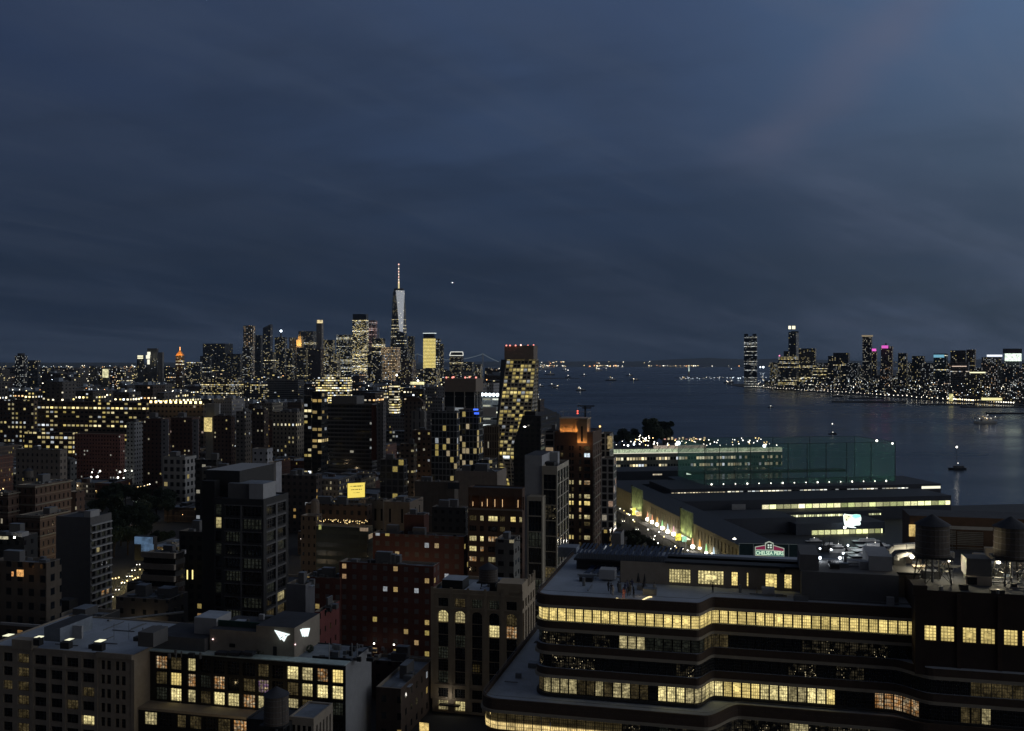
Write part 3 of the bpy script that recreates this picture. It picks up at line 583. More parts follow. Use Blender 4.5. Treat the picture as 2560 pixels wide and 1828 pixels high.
# ---------------- far shore towers ----------------
JT=[("tapered glass tower with an open slot in its top, first on the far shore",1860,1892,1893,840,3600,S((.03,.04,.055),lit=.18,fl=.28,em=1.1,ch=4.6,ww=.9,wh=.35,c1=WHT,c2=COOL)),
("tallest far shore tower with a pair of bright crown lights",1971,1990,1997,830,3650,S((.02,.03,.05),lit=.05,fl=.01,c2=COOL)),
("narrow dark shoulder tower left of the twin lit crown",1959,1972,1974,878,3500,S((.03,.04,.05),lit=.03,fl=0)),
("wide office block with lit bands and a magenta roof beacon",1946,1990,1996,892,3350,S((.04,.045,.05),lit=.15,fl=.25,em=1.0,ch=4.5,ww=.9,wh=.4)),
("stepped residential tower with lit corner lamps",1997,2038,2041,871,3400,S((.09,.085,.07),lit=.14,fl=.10,em=1.4)),
("small tower speckled with white lamps",1924,1944,1946,906,3400,S(lit=.35,fl=0,cw=3,ww=.4,c2=COOL)),
("low office block with long white bands on the far shore",2033,2070,2073,917,3250,S((.05,.06,.07),lit=.1,fl=.3,em=1.3,ch=4,ww=1,wh=.4)),
("narrow dark tower beside the broad unlit block",2070,2083,2085,890,3200,S((.03,.035,.04),lit=.15,fl=0)),
("broad dark block with curved roof and few lights",2083,2121,2125,882,3150,S((.035,.04,.045),lit=.06,fl=.04)),
("tall flared dark tower speckled with white windows",2156,2178,2181,841,3000,S((.03,.03,.035),lit=.22,fl=0,cw=3.6,ww=.4,c1=WHT)),
("residential tower with a magenta lit corner beside the flared tower",2179,2191,2193,876,2950,S((.06,.05,.045),lit=.28,fl=0,cw=4,ww=.4)),
("brown tower topped with magenta light",2202,2230,2233,866,2900,S((.12,.09,.085),lit=.22,fl=0,cw=4,ww=.4)),
("dark round shouldered tower with warm rooms",2245,2266,2269,883,2850,S(lit=.3,fl=0,cw=3.6,ww=.4)),
("stepped dark tower with a small dome on the far shore",2280,2309,2313,890,2800,S((.03,.03,.03),lit=.18,fl=0,cw=4,ww=.4)),
("glass tower with a pale blue lit terrace",2334,2366,2370,884,2750,S((.05,.07,.08),lit=.12,fl=.04,c2=COOL)),
("brown slab tower with bright roof edge",2376,2414,2418,876,2750,S((.09,.07,.065),lit=.10,fl=.02)),
("brick tower with a dense scatter of small lights",2416,2437,2440,874,2700,S((.09,.065,.06),lit=.3,fl=0,cw=3.4,ww=.35)),
("residential tower under a bright white roof bar",2454,2503,2507,893,2600,S((.09,.085,.085),lit=.25,fl=0,cw=3.4,ww=.35,c2=COOL)),
("rightmost tower wrapped by a blazing white crown",2510,2548,2556,886,2500,S((.06,.065,.075),lit=.25,fl=.02,cw=4,ww=.4,c1=WHT,c2=COOL)),
("grey office slab with pinkish lit bands",2376,2420,2424,905,2500,S((.12,.11,.11),lit=.02,fl=.12,em=1.1,ch=5,ww=1,wh=.4,c1=(1,.7,.6))),
("low block crowned by a long yellow light strip",2412,2462,2466,931,2400,S((.05,.045,.045),lit=.2,fl=0,cw=3.4,ww=.4)),
]
for (lb,a,b_,c,yt,Y,m) in JT: TW[lb]=tower(lb,a,b_,c,yt,Y,m,th=R(28),par=2,res=False)
def jbox(i,name,x0,x1,y0,y1,Y,m,d=1.5): MB().box(XY(x0,Y),0,(x1-x0)/F*Y,-d,0,ZA(y1,Y),ZA(y0,Y),0,th=0).build(name,m,TW[JT[i][0]][0])
jbox(1,'crown_light',1971,1977,815,823,3645,emat('crown_cream',(1,.95,.7),1.5)); jbox(1,'crown_light',1980,1988,815,823,3645,emat('crown_cream2',(1,.9,.6),1.5)); jbox(1,'crown',1978,1996,828,832,3660,M['glass'])
t0=TW[JT[0][0]]; zt0=t0[4]
jbox(0,'roof_frame',1860,1869,835,841,3600,M['glass'],8); jbox(0,'roof_frame',1881,1890,835,841,3600,M['glass'],8)
jbox(3,'beacon',1947,1950,888,891,3340,emat('magenta_beacon',(1,.3,.55),1.5)); jbox(10,'lit_corner',2180,2190,872,878,2940,emat('magenta',(1,.15,.75),1.0)); jbox(11,'lit_crown',2204,2220,864,871,2890,emat('magenta2',(1,.15,.75),.8)); jbox(11,'roof_mast',2213,2216,858,864,2900,M['char'])
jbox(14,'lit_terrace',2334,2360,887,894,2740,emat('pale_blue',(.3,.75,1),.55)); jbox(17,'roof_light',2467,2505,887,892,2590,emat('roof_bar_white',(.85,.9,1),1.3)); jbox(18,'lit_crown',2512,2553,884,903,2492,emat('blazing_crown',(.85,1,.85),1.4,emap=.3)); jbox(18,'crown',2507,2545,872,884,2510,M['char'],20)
jbox(19,'lit_band',2380,2416,915,917,2492,emat('pink_band',(1,.75,.6),.8)); jbox(20,'roof_light',2424,2463,930,933,2392,emat('yellow_strip',(1,.95,.6),1.3)); jbox(9,'roof_frame',2154,2182,838,842,2990,emat('dim_roof_ring',(1,.8,.5),.25))
jr=random.Random(4); FARB=[]
JSx=lambda Y: next((x0+(x1-x0)*(Y-y0)/(y1-y0) for (x0,y0),(x1,y1) in zip(JS,JS[1:]) if y0<=Y<=y1),900)
for i in range(135):
    Y=jr.uniform(2150,3600); X=JSx(Y)+30+abs(jr.gauss(0,1))*150; w=jr.uniform(18,42); h=jr.choice((28,40,52,64,78,90)) if X>JSx(Y)+90 else jr.choice((8,12,18,26))
    if (X/Y)*F+1280>2640: continue
    m=S(jr.choice(((.05,.05,.055),(.09,.075,.07),(.03,.035,.04),(.12,.115,.11))),lit=jr.choice((.15,.22,.3)),fl=jr.choice((0,0,.05)),em=2.0,cw=3.6,ch=3.6,ww=.4,c1=jr.choice((YEL,WHT,WRM)),c2=COOL)
    t=thing('waterfront_building',(X,Y,2),"dark waterfront building dotted with small white windows low on the far shore","building","low buildings along the far shore")
    MB().box((X,Y),0,w,0,jr.uniform(16,30),2,2+h,0,1,th=R(28)).build('wall',[m,M['roofd']],t); FARB.append((t,1280+F*X/Y,HY+(H-h)*F/Y,0))
# ---------------- mid city buildings, each read from the photograph ----------------
def W(*a,**k): return fac(*a,**k)
bk=(.085,.055,.042); rd=(.115,.045,.034); gy=(.12,.12,.125); cr=(.24,.21,.17); dk=(.03,.032,.036)
MT=[ # label, xl,xc,xr, ytop, Y, material, bulkheads
("huge office block filled with rows of yellow lit floors at the far left",92,366,372,1006,1000,W(bk,5.2,4.6,.66,.42,.34,.20,1.35,YEL,(1,.86,.5),clump=.7),3),
("stepped end wing of the huge lit office block at the left edge",-30,84,92,1000,990,W(bk,4.6,4.6,.5,.45,.50,.10,1.2,YEL,(1,.86,.5),clump=.5),1),
("lower lit wing in front of the huge office block",60,182,188,1082,880,W(bk,4.6,4.2,.72,.5,.6,.2,1.3,YEL,(1,.86,.5),clump=.4),1),
("long brown block with a row of lamps along its roof terrace",372,508,516,1012,960,W((.12,.09,.07),4.4,5,.5,.4,.10,.0,1.2,WHT,(1,.7,.6)),2),
("pinkish brick slab punched with small dark windows",186,300,306,1086,760,W((.20,.085,.07),2.6,2.9,.42,.42,.05,.0,1.2,WHT,COOL,glass=(.01,.008,.01)),0),
("tall pale tower with a white flank and small dark windows",316,336,357,1056,700,W((.26,.27,.29),2.9,3.0,.42,.42,.04,.0,1.2,WHT,COOL,glass=(.01,.01,.012)),1),
("dark brick housing tower with a pale window stripe, left of its pair",357,406,426,1046,660,W((.085,.045,.036),3.0,2.9,.36,.40,.10,0,1.3,WHT,YEL),1),
("dark brick housing tower behind the white apartment house",428,480,500,1044,670,W((.085,.045,.036),3.0,2.9,.36,.40,.09,0,1.3,WHT,YEL),1),
("grey topped tower carrying a large blank mechanical box",514,538,552,1010,720,W((.20,.20,.21),3,3.2,.01,.01,0,0,0),0),
("brick tower beside the yellow lit stair tower",533,577,583,1040,700,W((.09,.055,.045),3,3,.36,.40,.10,0,1.3,WHT,YEL),1),
("dark tower with a pale window stripe left of two dark slabs",590,612,628,1028,690,W((.14,.13,.125),3,3,.4,.42,.06,0,1.3,WHT,YEL),1),
("plain dark brown housing slab near the middle left",630,660,672,1022,680,W((.06,.042,.036),3,3,.34,.40,.09,0,1.3,WHT,YEL),1),
("beige art deco block with setbacks and roof lamps",681,742,760,1030,860,W(cr,3.6,3.8,.4,.5,.10,.02,1.1),2),
("black office tower with bright orange yellow floors on its left side",780,803,820,979,700,W((.012,.012,.013),4.2,4.1,.8,.50,.16,.26,1.1,(1,.66,.2),(1,.8,.4),clump=.2),0),
("narrow dark annex with lit floors beside the black office tower",760,778,781,990,720,W((.02,.02,.02),3,4.1,.8,.45,.3,.3,1.3,YEL,WHT),0),
("wide dark residential slab with pale horizontal balcony bands",816,930,943,1010,740,W((.07,.072,.08),3.2,3.1,.9,.55,.035,0,1.1,WHT,COOL,glass=(.014,.016,.02),band=.18,bandc=(.17,.17,.18)),0),
("blank grey box tower at the right end of the banded slab",943,958,964,1006,730,W((.12,.115,.12),3,3,.3,.4,.03,0,1),0),
("brown building with a rounded arch gable",1011,1058,1064,1004,760,W((.13,.10,.08),3.4,3.6,.4,.5,.05,0,1),0),
("grey ribbed block with dark slit windows",1028,1060,1066,1028,690,W((.17,.165,.16),4.2,10,.22,.8,.04,0,1),1),
("terracotta stepped roof block below the grey ribbed block",1030,1080,1090,1076,620,W((.13,.085,.065),3.2,3.4,.4,.4,.15,0,1.2,WHT,YEL),1),
("white framed glass tower under a plain crown with red beacons",1110,1186,1204,980,590,W((.012,.014,.018),6.4,6.4,.86,.88,.05,0,1.1,WHT,YEL,band=0,pier=.14,bandc=(.45,.44,.42),clump=.9,glass=(.012,.014,.018)),0),
("tall glass apartment block with thin grid and scattered yellow rooms",1078,1142,1147,1029,545,W((.17,.18,.19),2.2,3.5,.84,.84,.11,0,1.3,YEL,(1,.8,.5)),1),
("bowed glass block with thin grid and blue lit roof terrace",1146,1196,1208,1024,560,W((.17,.18,.19),2.2,3.5,.84,.84,.20,0,1.3,YEL,(1,.8,.5)),0),
("stepped pale museum building with bright flood lit terraces",1205,1248,1254,985,900,W((.26,.28,.29),9,6,.8,.25,.4,.35,1.1,(1,1,.7),COOL),0),
("ribbed brown warehouse below the pale museum building",1206,1246,1258,1066,720,W((.14,.11,.08),1.8,5.5,.5,.85,.02,0,1,glass=(.03,.02,.015)),0),
("blank dark brown party wall block in the centre",1036,1136,1142,1206,452,W((.115,.095,.08),3,3,.01,.01,0,0,0),1),
("plain beige windowless box with a pale right flank",1137,1243,1266,1180,500,W((.20,.17,.15),3,3,.01,.01,0,0,0),2),
("low roof block with lit porch windows before the thin grid towers",1120,1230,1244,1150,560,W(dk,3.4,3.6,.6,.5,.22,0,1.2,WHT,YEL),2),
("white apartment house with lit top corner windows at left",407,462,491,1143,600,W((.34,.34,.34),4.2,4.6,.55,.55,.04,.0,1.1,YEL,(1,.8,.5)),1),
("dark glass walk up block between the white house and the charcoal tower",488,540,552,1150,520,W(dk,3.4,3.4,.6,.55,.15,0,1.1),1),
("small white tower with a plain penthouse, behind the charcoal tower",631,668,681,1122,500,W((.33,.34,.37),3.2,3.3,.35,.35,.05,0,1),0),
("bare pale slab wall next to the small white tower",671,690,697,1156,480,W((.36,.37,.41),3,3,.01,.01,0,0,0),0),
("grey ornate block left of the red lit slab",40,150,168,1125,560,W((.17,.145,.125),3.2,3.6,.3,.45,.03,0,1.2,YEL,YEL),1),
("dark block with a lit roof edge at the far left",-30,60,78,1340,300,W(dk,3,3.4,.4,.4,.02,0,1),1),
("brown corner building with one orange lit room",-20,116,132,1408,265,W((.11,.09,.07),3.6,3.8,.45,.5,.04,0,.9,WRM,WRM),1),
("building with long beige balcony bands near the lit street",359,438,445,1386,330,W((.02,.02,.022),3.4,3.9,.95,.56,.02,0,.9,YEL,YEL,glass=(.012,.012,.013),var=.2),1),
("low stepped wing of the balcony banded building beside the lit street",318,358,359,1458,329,W((.16,.145,.12),3.4,3.9,.8,.5,.03,0,.9,YEL,YEL,glass=(.012,.012,.013)),1),
("dark hotel with two narrow yellow uplights on its front",448,508,516,1330,345,W((.02,.02,.02),3.2,3.4,.5,.5,.05,0,1,(1,.6,.25),YEL),1),
("terracotta loft building with arched frieze and red roof terrace",764,917,930,1264,430,W((.13,.085,.06),3.4,3.8,.4,.5,.04,0,1,YEL,YEL),2),
("green glass block with strings of lights on its roof terrace",790,918,932,1320,385,W((.05,.06,.055),4.6,3.4,.9,.55,.10,0,1,(.9,.9,.3),(1,.7,.5),glass=(.018,.024,.022),gr=.3),0),
("narrow brown shaft building with a lit stair, left of the green glass block",752,790,797,1290,400,W((.11,.08,.06),2.4,3.6,.3,.4,.05,0,1,YEL,YEL),0),
("beige low block with tall slit windows and a black roof",960,1024,1058,1256,420,W((.22,.18,.145),5.5,10,.16,.6,.12,0,1,WHT,WHT),1),
("pale stepped warehouse wall facing the billboard",915,958,963,1250,440,W((.25,.225,.19),3.0,9,.32,.6,.0,0,1),1),
("long dark red brick block with irregular lit windows",932,1160,1172,1342,372,W((.11,.042,.034),4.0,3.8,.42,.48,.20,0,1.25,YEL,(1,.72,.42),glass=(.09,.08,.078),gr=.5),2),
("red brick block with a raised square stair tower",1010,1060,1072,1288,380,W((.105,.042,.03),3,3,.01,.01,0,0,0),1),
("dark blue roofed block between brick buildings in the centre",1080,1164,1170,1270,405,W(dk,3.2,3.4,.4,.4,.03,0,1),2),
("grey concrete stepped block left of the cream framed tower",1238,1284,1300,1350,335,W((.15,.15,.14),4,4,.5,.4,.06,0,1),1),
("large dark red brick apartment house dotted with warm windows",848,1084,1092,1416,300,W((.15,.055,.04),3.4,3.2,.40,.46,.22,0,1.2,YEL,(1,.60,.32),glass=(.16,.14,.135),gr=.8,clump=.5),3),
("brick wing of the apartment house above the pink wall",756,850,857,1446,306,W((.14,.05,.038),3.4,3.2,.40,.46,.18,0,1.1,YEL,(1,.60,.32),glass=(.16,.14,.135),gr=.8),2),
("plain grey blue gable building below the charcoal tower",716,764,786,1462,275,W((.16,.165,.185),3,3,.01,.01,0,0,0),1),
("painted pink brick building with small dark windows in its side",786,800,849,1530,262,W((.24,.07,.065),3.4,4.2,.22,.36,0,0,0,glass=(.01,.008,.008)),1),
("low dark roofed building behind the black loft",930,1064,1082,1660,262,W((.075,.05,.045),3.4,4,.3,.4,.04,0,1,YEL,YEL),2),
("brown low wall building in the gap beside the pale arched tower",940,1002,1082,1722,235,W((.10,.07,.055),4,4,.3,.4,.10,0,1,(1,.6,.2),YEL),1),
("grey roofed workshop filling the gap behind the loft roofs",290,420,470,1500,300,W((.07,.07,.075),4,4,.3,.4,.0,0,1),2),
("dark flat roofed building below the pale windowless tower",100,210,300,1560,262,W((.05,.05,.055),4,4,.3,.4,.0,0,1),1),
("brown brick setback block right of the ornate brick towers",168,190,210,1230,430,W((.07,.042,.034),3.0,3.6,.3,.4,.06,0,1.2,(1,.8,.4),WHT),0),
("grey low block behind the ornate brick towers",130,176,190,1150,620,W((.10,.10,.10),3.4,3.6,.4,.4,.08,0,1.1),1),
("slate coloured gallery block in front of the housing towers",505,580,590,1170,470,W((.06,.065,.075),3.4,3.6,.5,.45,.06,0,1.1),1),
("dark brick block with lit corner rooms above the billboard",700,790,806,1190,520,W((.07,.055,.05),3.4,3.5,.4,.45,.09,0,1.2,YEL,WRM),2),
("grey gridded block with two yellow windows right of the billboard",950,1010,1018,1150,520,W((.09,.09,.095),3.4,3.6,.8,.8,.05,0,1.2,YEL,YEL,glass=(.02,.02,.024)),1),
("tan mid rise with lit lower floors near the centre",1000,1034,1040,1110,600,W((.12,.09,.07),3.2,3.2,.5,.4,.22,0,1.2,WHT,YEL),1),
]
for (lb,a,b_,c,yt,Y,m,bits) in MT:
    TW[lb]=tower(lb,a,b_,c,yt,Y,m,name='city_building',cat='building',bits=bits)
def tb(lbs,name,x0,x1,y0,y1,Y,m,d=.4,dd=0,th=TH):
    t=TW[lbs][0] if isinstance(lbs,str) else lbs
    return MB().box(XY(x0,Y),0,(x1-x0)/F*Y,-d,dd,ZA(y1,Y),ZA(y0,Y),0,th=th).build(name,m,t)
L_=[x[0] for x in MT]
# lamps along the terrace of the long brown block
for i in range(11): MB().box(XY(376+i*12.4,958),0,2.2,-1,-.6,ZA(1007.5+i*.2,958),ZA(1001.5+i*.2,958),0).build('terrace_lamp',M['ly'],TW[L_[3]][0])
tb(L_[3],'cornice',372,508,1009,1012,958,M['cream'],1.2)
tb(L_[6],'window_stripe',404,424,1048,1190,655,W((.22,.22,.24),4.2,2.9,.3,.4,.03,0,1)); tb(L_[7],'window_stripe',482,498,1048,1190,662,W((.22,.22,.24),3.6,2.9,.3,.4,.03,0,1))
tb(L_[8],'lit_stair',512,532,1044,1079,715,emat('stair_glow',(1,.78,.3),.75,emap=.8),1)
tb(L_[8],'white_box',538,551,1009,1040,716,M['lgrey'],1)
tb(L_[15],'penthouse',830,897,990,1010,745,M['grey'],1,14)
tb(L_[16],'dark_red_strip',930,943,1012,1150,735,M['red'],1)
c_=TW[L_[17]]; t=c_[0]; mb=MB(); n=10
P=c_[1]; w=c_[2]; u,v=uv(); ar=[(P[0]+u*(w*.5-w*.42*math.cos(math.pi*k/n)),c_[4]+w*.22*math.sin(math.pi*k/n)) for k in range(n+1)]
mb.face([(*a,z) for a,z in ar],0); mb.face([(*(a+v*4),z) for a,z in reversed(ar)],0)
for (a,z),(b2,z2) in zip(ar,ar[1:]): mb.face([(*b2,z2),(*a,z),(*(a+v*4),z),(*(b2+v*4),z2)],0)
mb.build('arched_gable',M['brown'],t)
tb(L_[20],'crown',1112,1193,946,979,590,M['beige'],.5,16)
for i,(x,dy) in enumerate([(1116,0),(1131,0),(1163,0),(1174,-1),(1190,0),(1134,-1)]): MB().ball(px3(x,944+dy,589),.55,0).build('beacon',M['lr'],TW[L_[20]][0])
tb(L_[22],'blue_lit_terrace',1184,1196,1022,1026,556,emat('blue_light',(.06,.16,1),1.6),.5); tb(L_[22],'blue_lit_terrace',1186,1198,1031,1036,556,emat('blue_light2',(.05,.15,1),1.3),.5)
for i in range(7): MB().ball(px3(1186+i*9.6,986+.2*i,890),1.5,0).build('flood_lamp',M['lc'],TW[L_[23]][0])
tb(L_[23],'white_terrace_wall',1208,1242,1018,1040,885,M['white'],1)
tb(L_[25],'roof_slab',1120,1150,1222,1206,452,M['roofd'],.1)
tb(L_[26],'roof_box',1180,1200,1162,1180,510,M['char'],.1,6)
for i,(x,h) in enumerate([(462,1),(476,1)]): pass
# balcony bands
P=TW[L_[35]][1]; w=TW[L_[35]][2]; z=TW[L_[35]][4]
for k in range(7): MB().box(P[0],-.3,w+.3,-1.2,-.02,z-.9-3.9*k-.4,z-3.9*k+.5,0).build('balcony_band',M['cream'],TW[L_[35]][0])
for x in (468,481,511): MB().box(XY(x,340),0,.35,-.3,-.1,ZA(1448,340),ZA(1425,340),0).build('uplight',emat('yellow_uplight%d'%x,(1,.8,.3),1.4 if x<500 else .5),TW[L_[37]][0])
tb(L_[33],'lit_roof_edge',-10,26,1340,1347,298,emat('roof_edge_glow',(1,.9,.6),.5,emap=1.2),.3); tb(L_[33],'roof_vent',34,58,1331,1342,299,M['lgrey'],.1,3)  # light along the roof edge painted as a glowing strip
MB().ball(px3(36,1344,296),.35,0).build('roof_lamp',M['lw'],TW[L_[33]][0])
tb(L_[34],'lit_window',29,35,1429,1441,263,emat('orange_room_a',(1,.45,.15),.7,emap=2),.05); tb(L_[34],'lit_window',42,62,1424,1441,263,emat('orange_room_b',(1,.5,.16),.8,emap=2),.05)
# terracotta loft: small domed turret at its left corner
c3=px3(788,1262,425); MB().bar((c3[0],c3[1],c3[2]-14),(c3[0],c3[1],c3[2]+1),1.8,0,10).ball((c3[0],c3[1],c3[2]+1),1.8,0,10,6).build('turret',M['beige'],TW[L_[38]][0])
P=TW[L_[39]][1]; w=TW[L_[39]][2]; z=TW[L_[39]][4]
gr=random.Random(3)
for k in range(44):
    a=gr.uniform(.05,.95)*w; c=P[0]+u*a+v*gr.uniform(0,5); MB().ball((c.x,c.y,z+gr.uniform(1.2,2.3)),.11,0,5,3).build('string_light',M['ly'],TW[L_[39]][0])
tb(L_[40],'lit_stair',792,798,1332,1384,398,emat('stair_yellow',(.9,.75,.15),.22,emap=1.0),.1)
tb(L_[40],'lit_window',797,804,1312,1324,383,emat('green_window',(.8,.8,.25),.4,emap=1.0),.1)
# yellow billboard
bb_=px3(891,1226,415); u40,v40=uv(R(-24)); t=thing('billboard',(bb_[0],bb_[1],ZA(1254,415)),"glowing yellow billboard with dark lines of lettering on a roof scaffold","billboard")
Wb,Hb=7.3,6.1; zc=bb_[2]; O=Vector(bb_[:2])-u40*Wb/2
MB().box(O,0,Wb,0,.5,zc-Hb/2,zc+Hb/2,0,th=R(-24)).build('panel',emat('billboard_yellow',(1,.78,.14),.92),t)
f=MB().box(O,-.15,Wb+.15,.5,.7,zc-Hb/2-.15,zc+Hb/2+.15,0,th=R(-24)); f.build('frame',M['black'],t)
f=MB()
for a in (.5,2.6,4.7,6.8): p=O+u40*a+v40*.6; f.bar((*p,zc-Hb/2-2.4),(*p,zc-Hb/2),.12)
for a in (.5,2.6,4.7): p=O+u40*a+v40*.6; p2=O+u40*(a+2.1)+v40*.6; f.bar((*p,zc-Hb/2-2.4),(*p2,zc-Hb/2),.07)
f.build('scaffold',M['steel'],t)
MB().box(O,-.5,Wb+.5,-.9,-.6,zc-Hb/2-.5,zc-Hb/2-.4,0,th=R(-24)).build('catwalk',M['steel'],t)
def text(s,size,p,th,m,parent,name='lettering',bold=0.0,ex=.02,align='CENTER',sx=1):
    cu=bpy.data.curves.new(name,'FONT'); cu.body=s; cu.size=size; cu.align_x=align; cu.align_y='CENTER'; cu.extrude=ex; cu.offset=bold; cu.materials.append(m)
    o=link(bpy.data.objects.new(name,cu)); off=WL.get(parent.name,Vector((0,0,0))); o.parent=parent; o.location=Vector(p)-off; o.rotation_euler=(R(90),0,-th); o.scale=(sx,1,1); bpy.context.view_layer.update(); nm=bpy.data.meshes.new_from_object(o.evaluated_get(bpy.context.evaluated_depsgraph_get())); q2=link(bpy.data.objects.new(name,nm)); q2.parent=parent; q2.location=o.location; q2.rotation_euler=o.rotation_euler; q2.scale=o.scale; bpy.data.objects.remove(o); return q2
ink=mat('dark_print',(.03,.02,.01),.8)
lr_=random.Random(7)
for dz,L,hh in ((1.75,5.4,.42),(.35,4.6,.34),(-1.0,2.6,.2)):   # lines of lettering too small to read
    x=-L/2
    mb=MB()
    while x<L/2:
        wd=lr_.uniform(.12,.34); h2=hh*lr_.uniform(.6,1.25)
        MBp=O+u40*(Wb/2+x); mb.box(MBp,0,wd,-.05,-.005,zc+dz-h2/2,zc+dz+h2/2,0,th=R(-24)); x+=wd+lr_.choice((.05,.06,.3))
    mb.build('lettering',ink,t)
# blue lit mural wall
t=thing('mural_billboard',px3(361,1392,385),"pale blue lit wall billboard over the dark side street","billboard")
MB().box(XY(336,385),0,50/F*385,0,.5,ZA(1360,385),ZA(1342,385),0).box(XY(353,385),0,33/F*385,-.02,.5,ZA(1391,385),ZA(1360.1,385),0).build('panel',emat('sky_blue_poster',(.25,.45,.75),.22,emap=.35),t)
MB().box(XY(334,386),0,54/F*386,.6,3,ZA(1402,386),ZA(1341,386),0).build('wall',M['char'],t)
# old suspension bridge with lamp strings at the far left
Yb=3900; t=thing('suspension_bridge',px3(110,950,Yb),"suspension bridge outlined by strings of lamps at the far left","bridge")
def cat(x0,y0,x1,y1,sag,n): return [(x0+(x1-x0)*k/n,y0+(y1-y0)*k/n+sag*4*(k/n)*(1-k/n)) for k in range(n+1)]
for pts in (cat(72,932,104,922,3,9),cat(108,924,224,936,16,26)):
    mb=MB()
    for a,b2 in zip(pts,pts[1:]): mb.bar(px3(*a,Yb),px3(*b2,Yb),.8)
    mb.build('cable',M['steel'],t)
    for p in pts: MB().ball(px3(p[0],p[1],Yb-3),1.9,0,5,3).build('cable_lamp',M['lw'],t)
MB().box(XY(98,Yb),0,16,0,10,GZ,ZA(921,Yb),0).box(XY(103,Yb),0,12,0,10,ZA(935,Yb),ZA(919,Yb),0).build('pier',M['stone'],t)
MB().box(XY(60,Yb),0,300,2,14,ZA(948,Yb),ZA(946.5,Yb),0,th=0).build('deck',M['steel'],t)
MB().box(XY(99,Yb-8),0,30,0,.5,ZA(932,Yb),ZA(921,Yb),0).build('floodlit_face',emat('bridge_flood_glow',(1,.95,.6),1.0,emap=.1),t)  # floodlit stone of the bridge pier painted as a glowing panel
MB().box(XY(131,Yb-8),0,14,0,.5,ZA(937,Yb),ZA(933,Yb),0,th=0).build('red_sign',M['lr'],t)
# far harbour bridge
Yv=17000; t=thing('harbour_bridge',px3(1125,906,Yv),"faint pale suspension bridge crossing the harbour mouth on the horizon","bridge")
for x in (1043,1207): MB().box(XY(x,Yv),-14,14,0,25,0,ZA(884,Yv),0,th=0).build('tower',M['lgrey'],t)
cg=emat('pale_cable_glow',(.7,.85,.9),.16)  # pale light on the cables painted as a faint glow
for p in (cat(1043,885,1207,885,15,16),cat(1207,885,1247,905,1,6),cat(1003,905,1043,885,1,6)):
    mb=MB()
    for a,b2 in zip(p,p[1:]): mb.bar(px3(*a,Yv),px3(*b2,Yv),7)
    mb.build('cable',cg,t)
MB().box(XY(985,Yv),0,1900,0,30,62,68,0,th=0).build('deck',M['steel'],t)
# ---------------- the brick loft building with long bands of windows (nearest, right) ----------------
O1=Vector((3.53,160.0)); 
def L2(t_,s_): return O1+U*t_+V*s_
def scurve(t0,s0,t1,s1,n=8): return [(t0+(t1-t0)*k/n,s0+(s1-s0)*(.5-.5*math.cos(math.pi*k/n))) for k in range(1,n)]
def corner(t0,s0,r,n=6): return [(t0+r-r*math.cos(math.pi/2*k/n),s0+r-r*math.sin(math.pi/2*k/n)) for k in range(n+1)]
def plan(kind,o=0.0):
    """front line of the floor from the back of its left flank to the right end (o pushes it outward)"""
    if kind=='up': return [(0-o,42)]+corner(0-o,0-o,2.6)+[(26.2,-o)]+scurve(26.2,-o,28.8,4.6-o)+[(28.8,4.6-o),(59.4,4.6-o)]
    if kind=='low': return [(0-o,42)]+corner(0-o,0-o,2.6)+[(26.2,-o)]+scurve(26.2,-o,28.8,4.6-o)+[(28.8,4.6-o),(55.5,4.6-o)]+scurve(55.5,4.6-o,61,1.0-o)+[(61,1.0-o),(82,1.0-o)]
    return [(-8-o,45)]+corner(-8-o,-5-o,3.0)+[(27.6,-5-o)]+scurve(27.6,-5-o,33,1.3-o,10)+[(33,1.3-o),(55,1.3-o)]+scurve(55,1.3-o,60,-.4-o)+[(60,-.4-o),(84,-.4-o)]
def band(mb,kind,z0,z1,o,m,mt=None,o2=None):
    P=[L2(*p) for p in plan(kind,o)]; n=len(P)
    for a,b in zip(P,P[1:]): mb.face([(*a,z0),(*b,z0),(*b,z1),(*a,z1)],m,[(0,z0),(1,z0),(1,z1),(0,z1)])
    back=[L2(84,46),L2(-8 if kind=='ter' else 0,46)]
    mt=m if mt is None else mt
    poly=P+[Vector(q) for q in ([L2(P and 84,48)] )]
    poly=P+[L2(plan(kind,o)[-1][0],44)]
    mb.face([(*p,z1) for p in poly],mt,[tuple(p) for p in poly]); mb.face([(*p,z0) for p in reversed(poly)],m)
def blines(kind,o,z,r,parent,name,m):
    P=[L2(*p) for p in plan(kind,o)]; mb=MB()
    for a,b in zip(P,P[1:]): mb.bar((*a,z),(*b,z),r)
    mb.build(name,m,parent)
LB=thing('loft_building',(O1.x,O1.y,GZ),"huge brick loft building with curved ribbon windows glowing yellow, lower right","building")
TOPZ=56.06; W0=54.30; FH=3.79; WH=2.35
glassmass={}
nwin=0
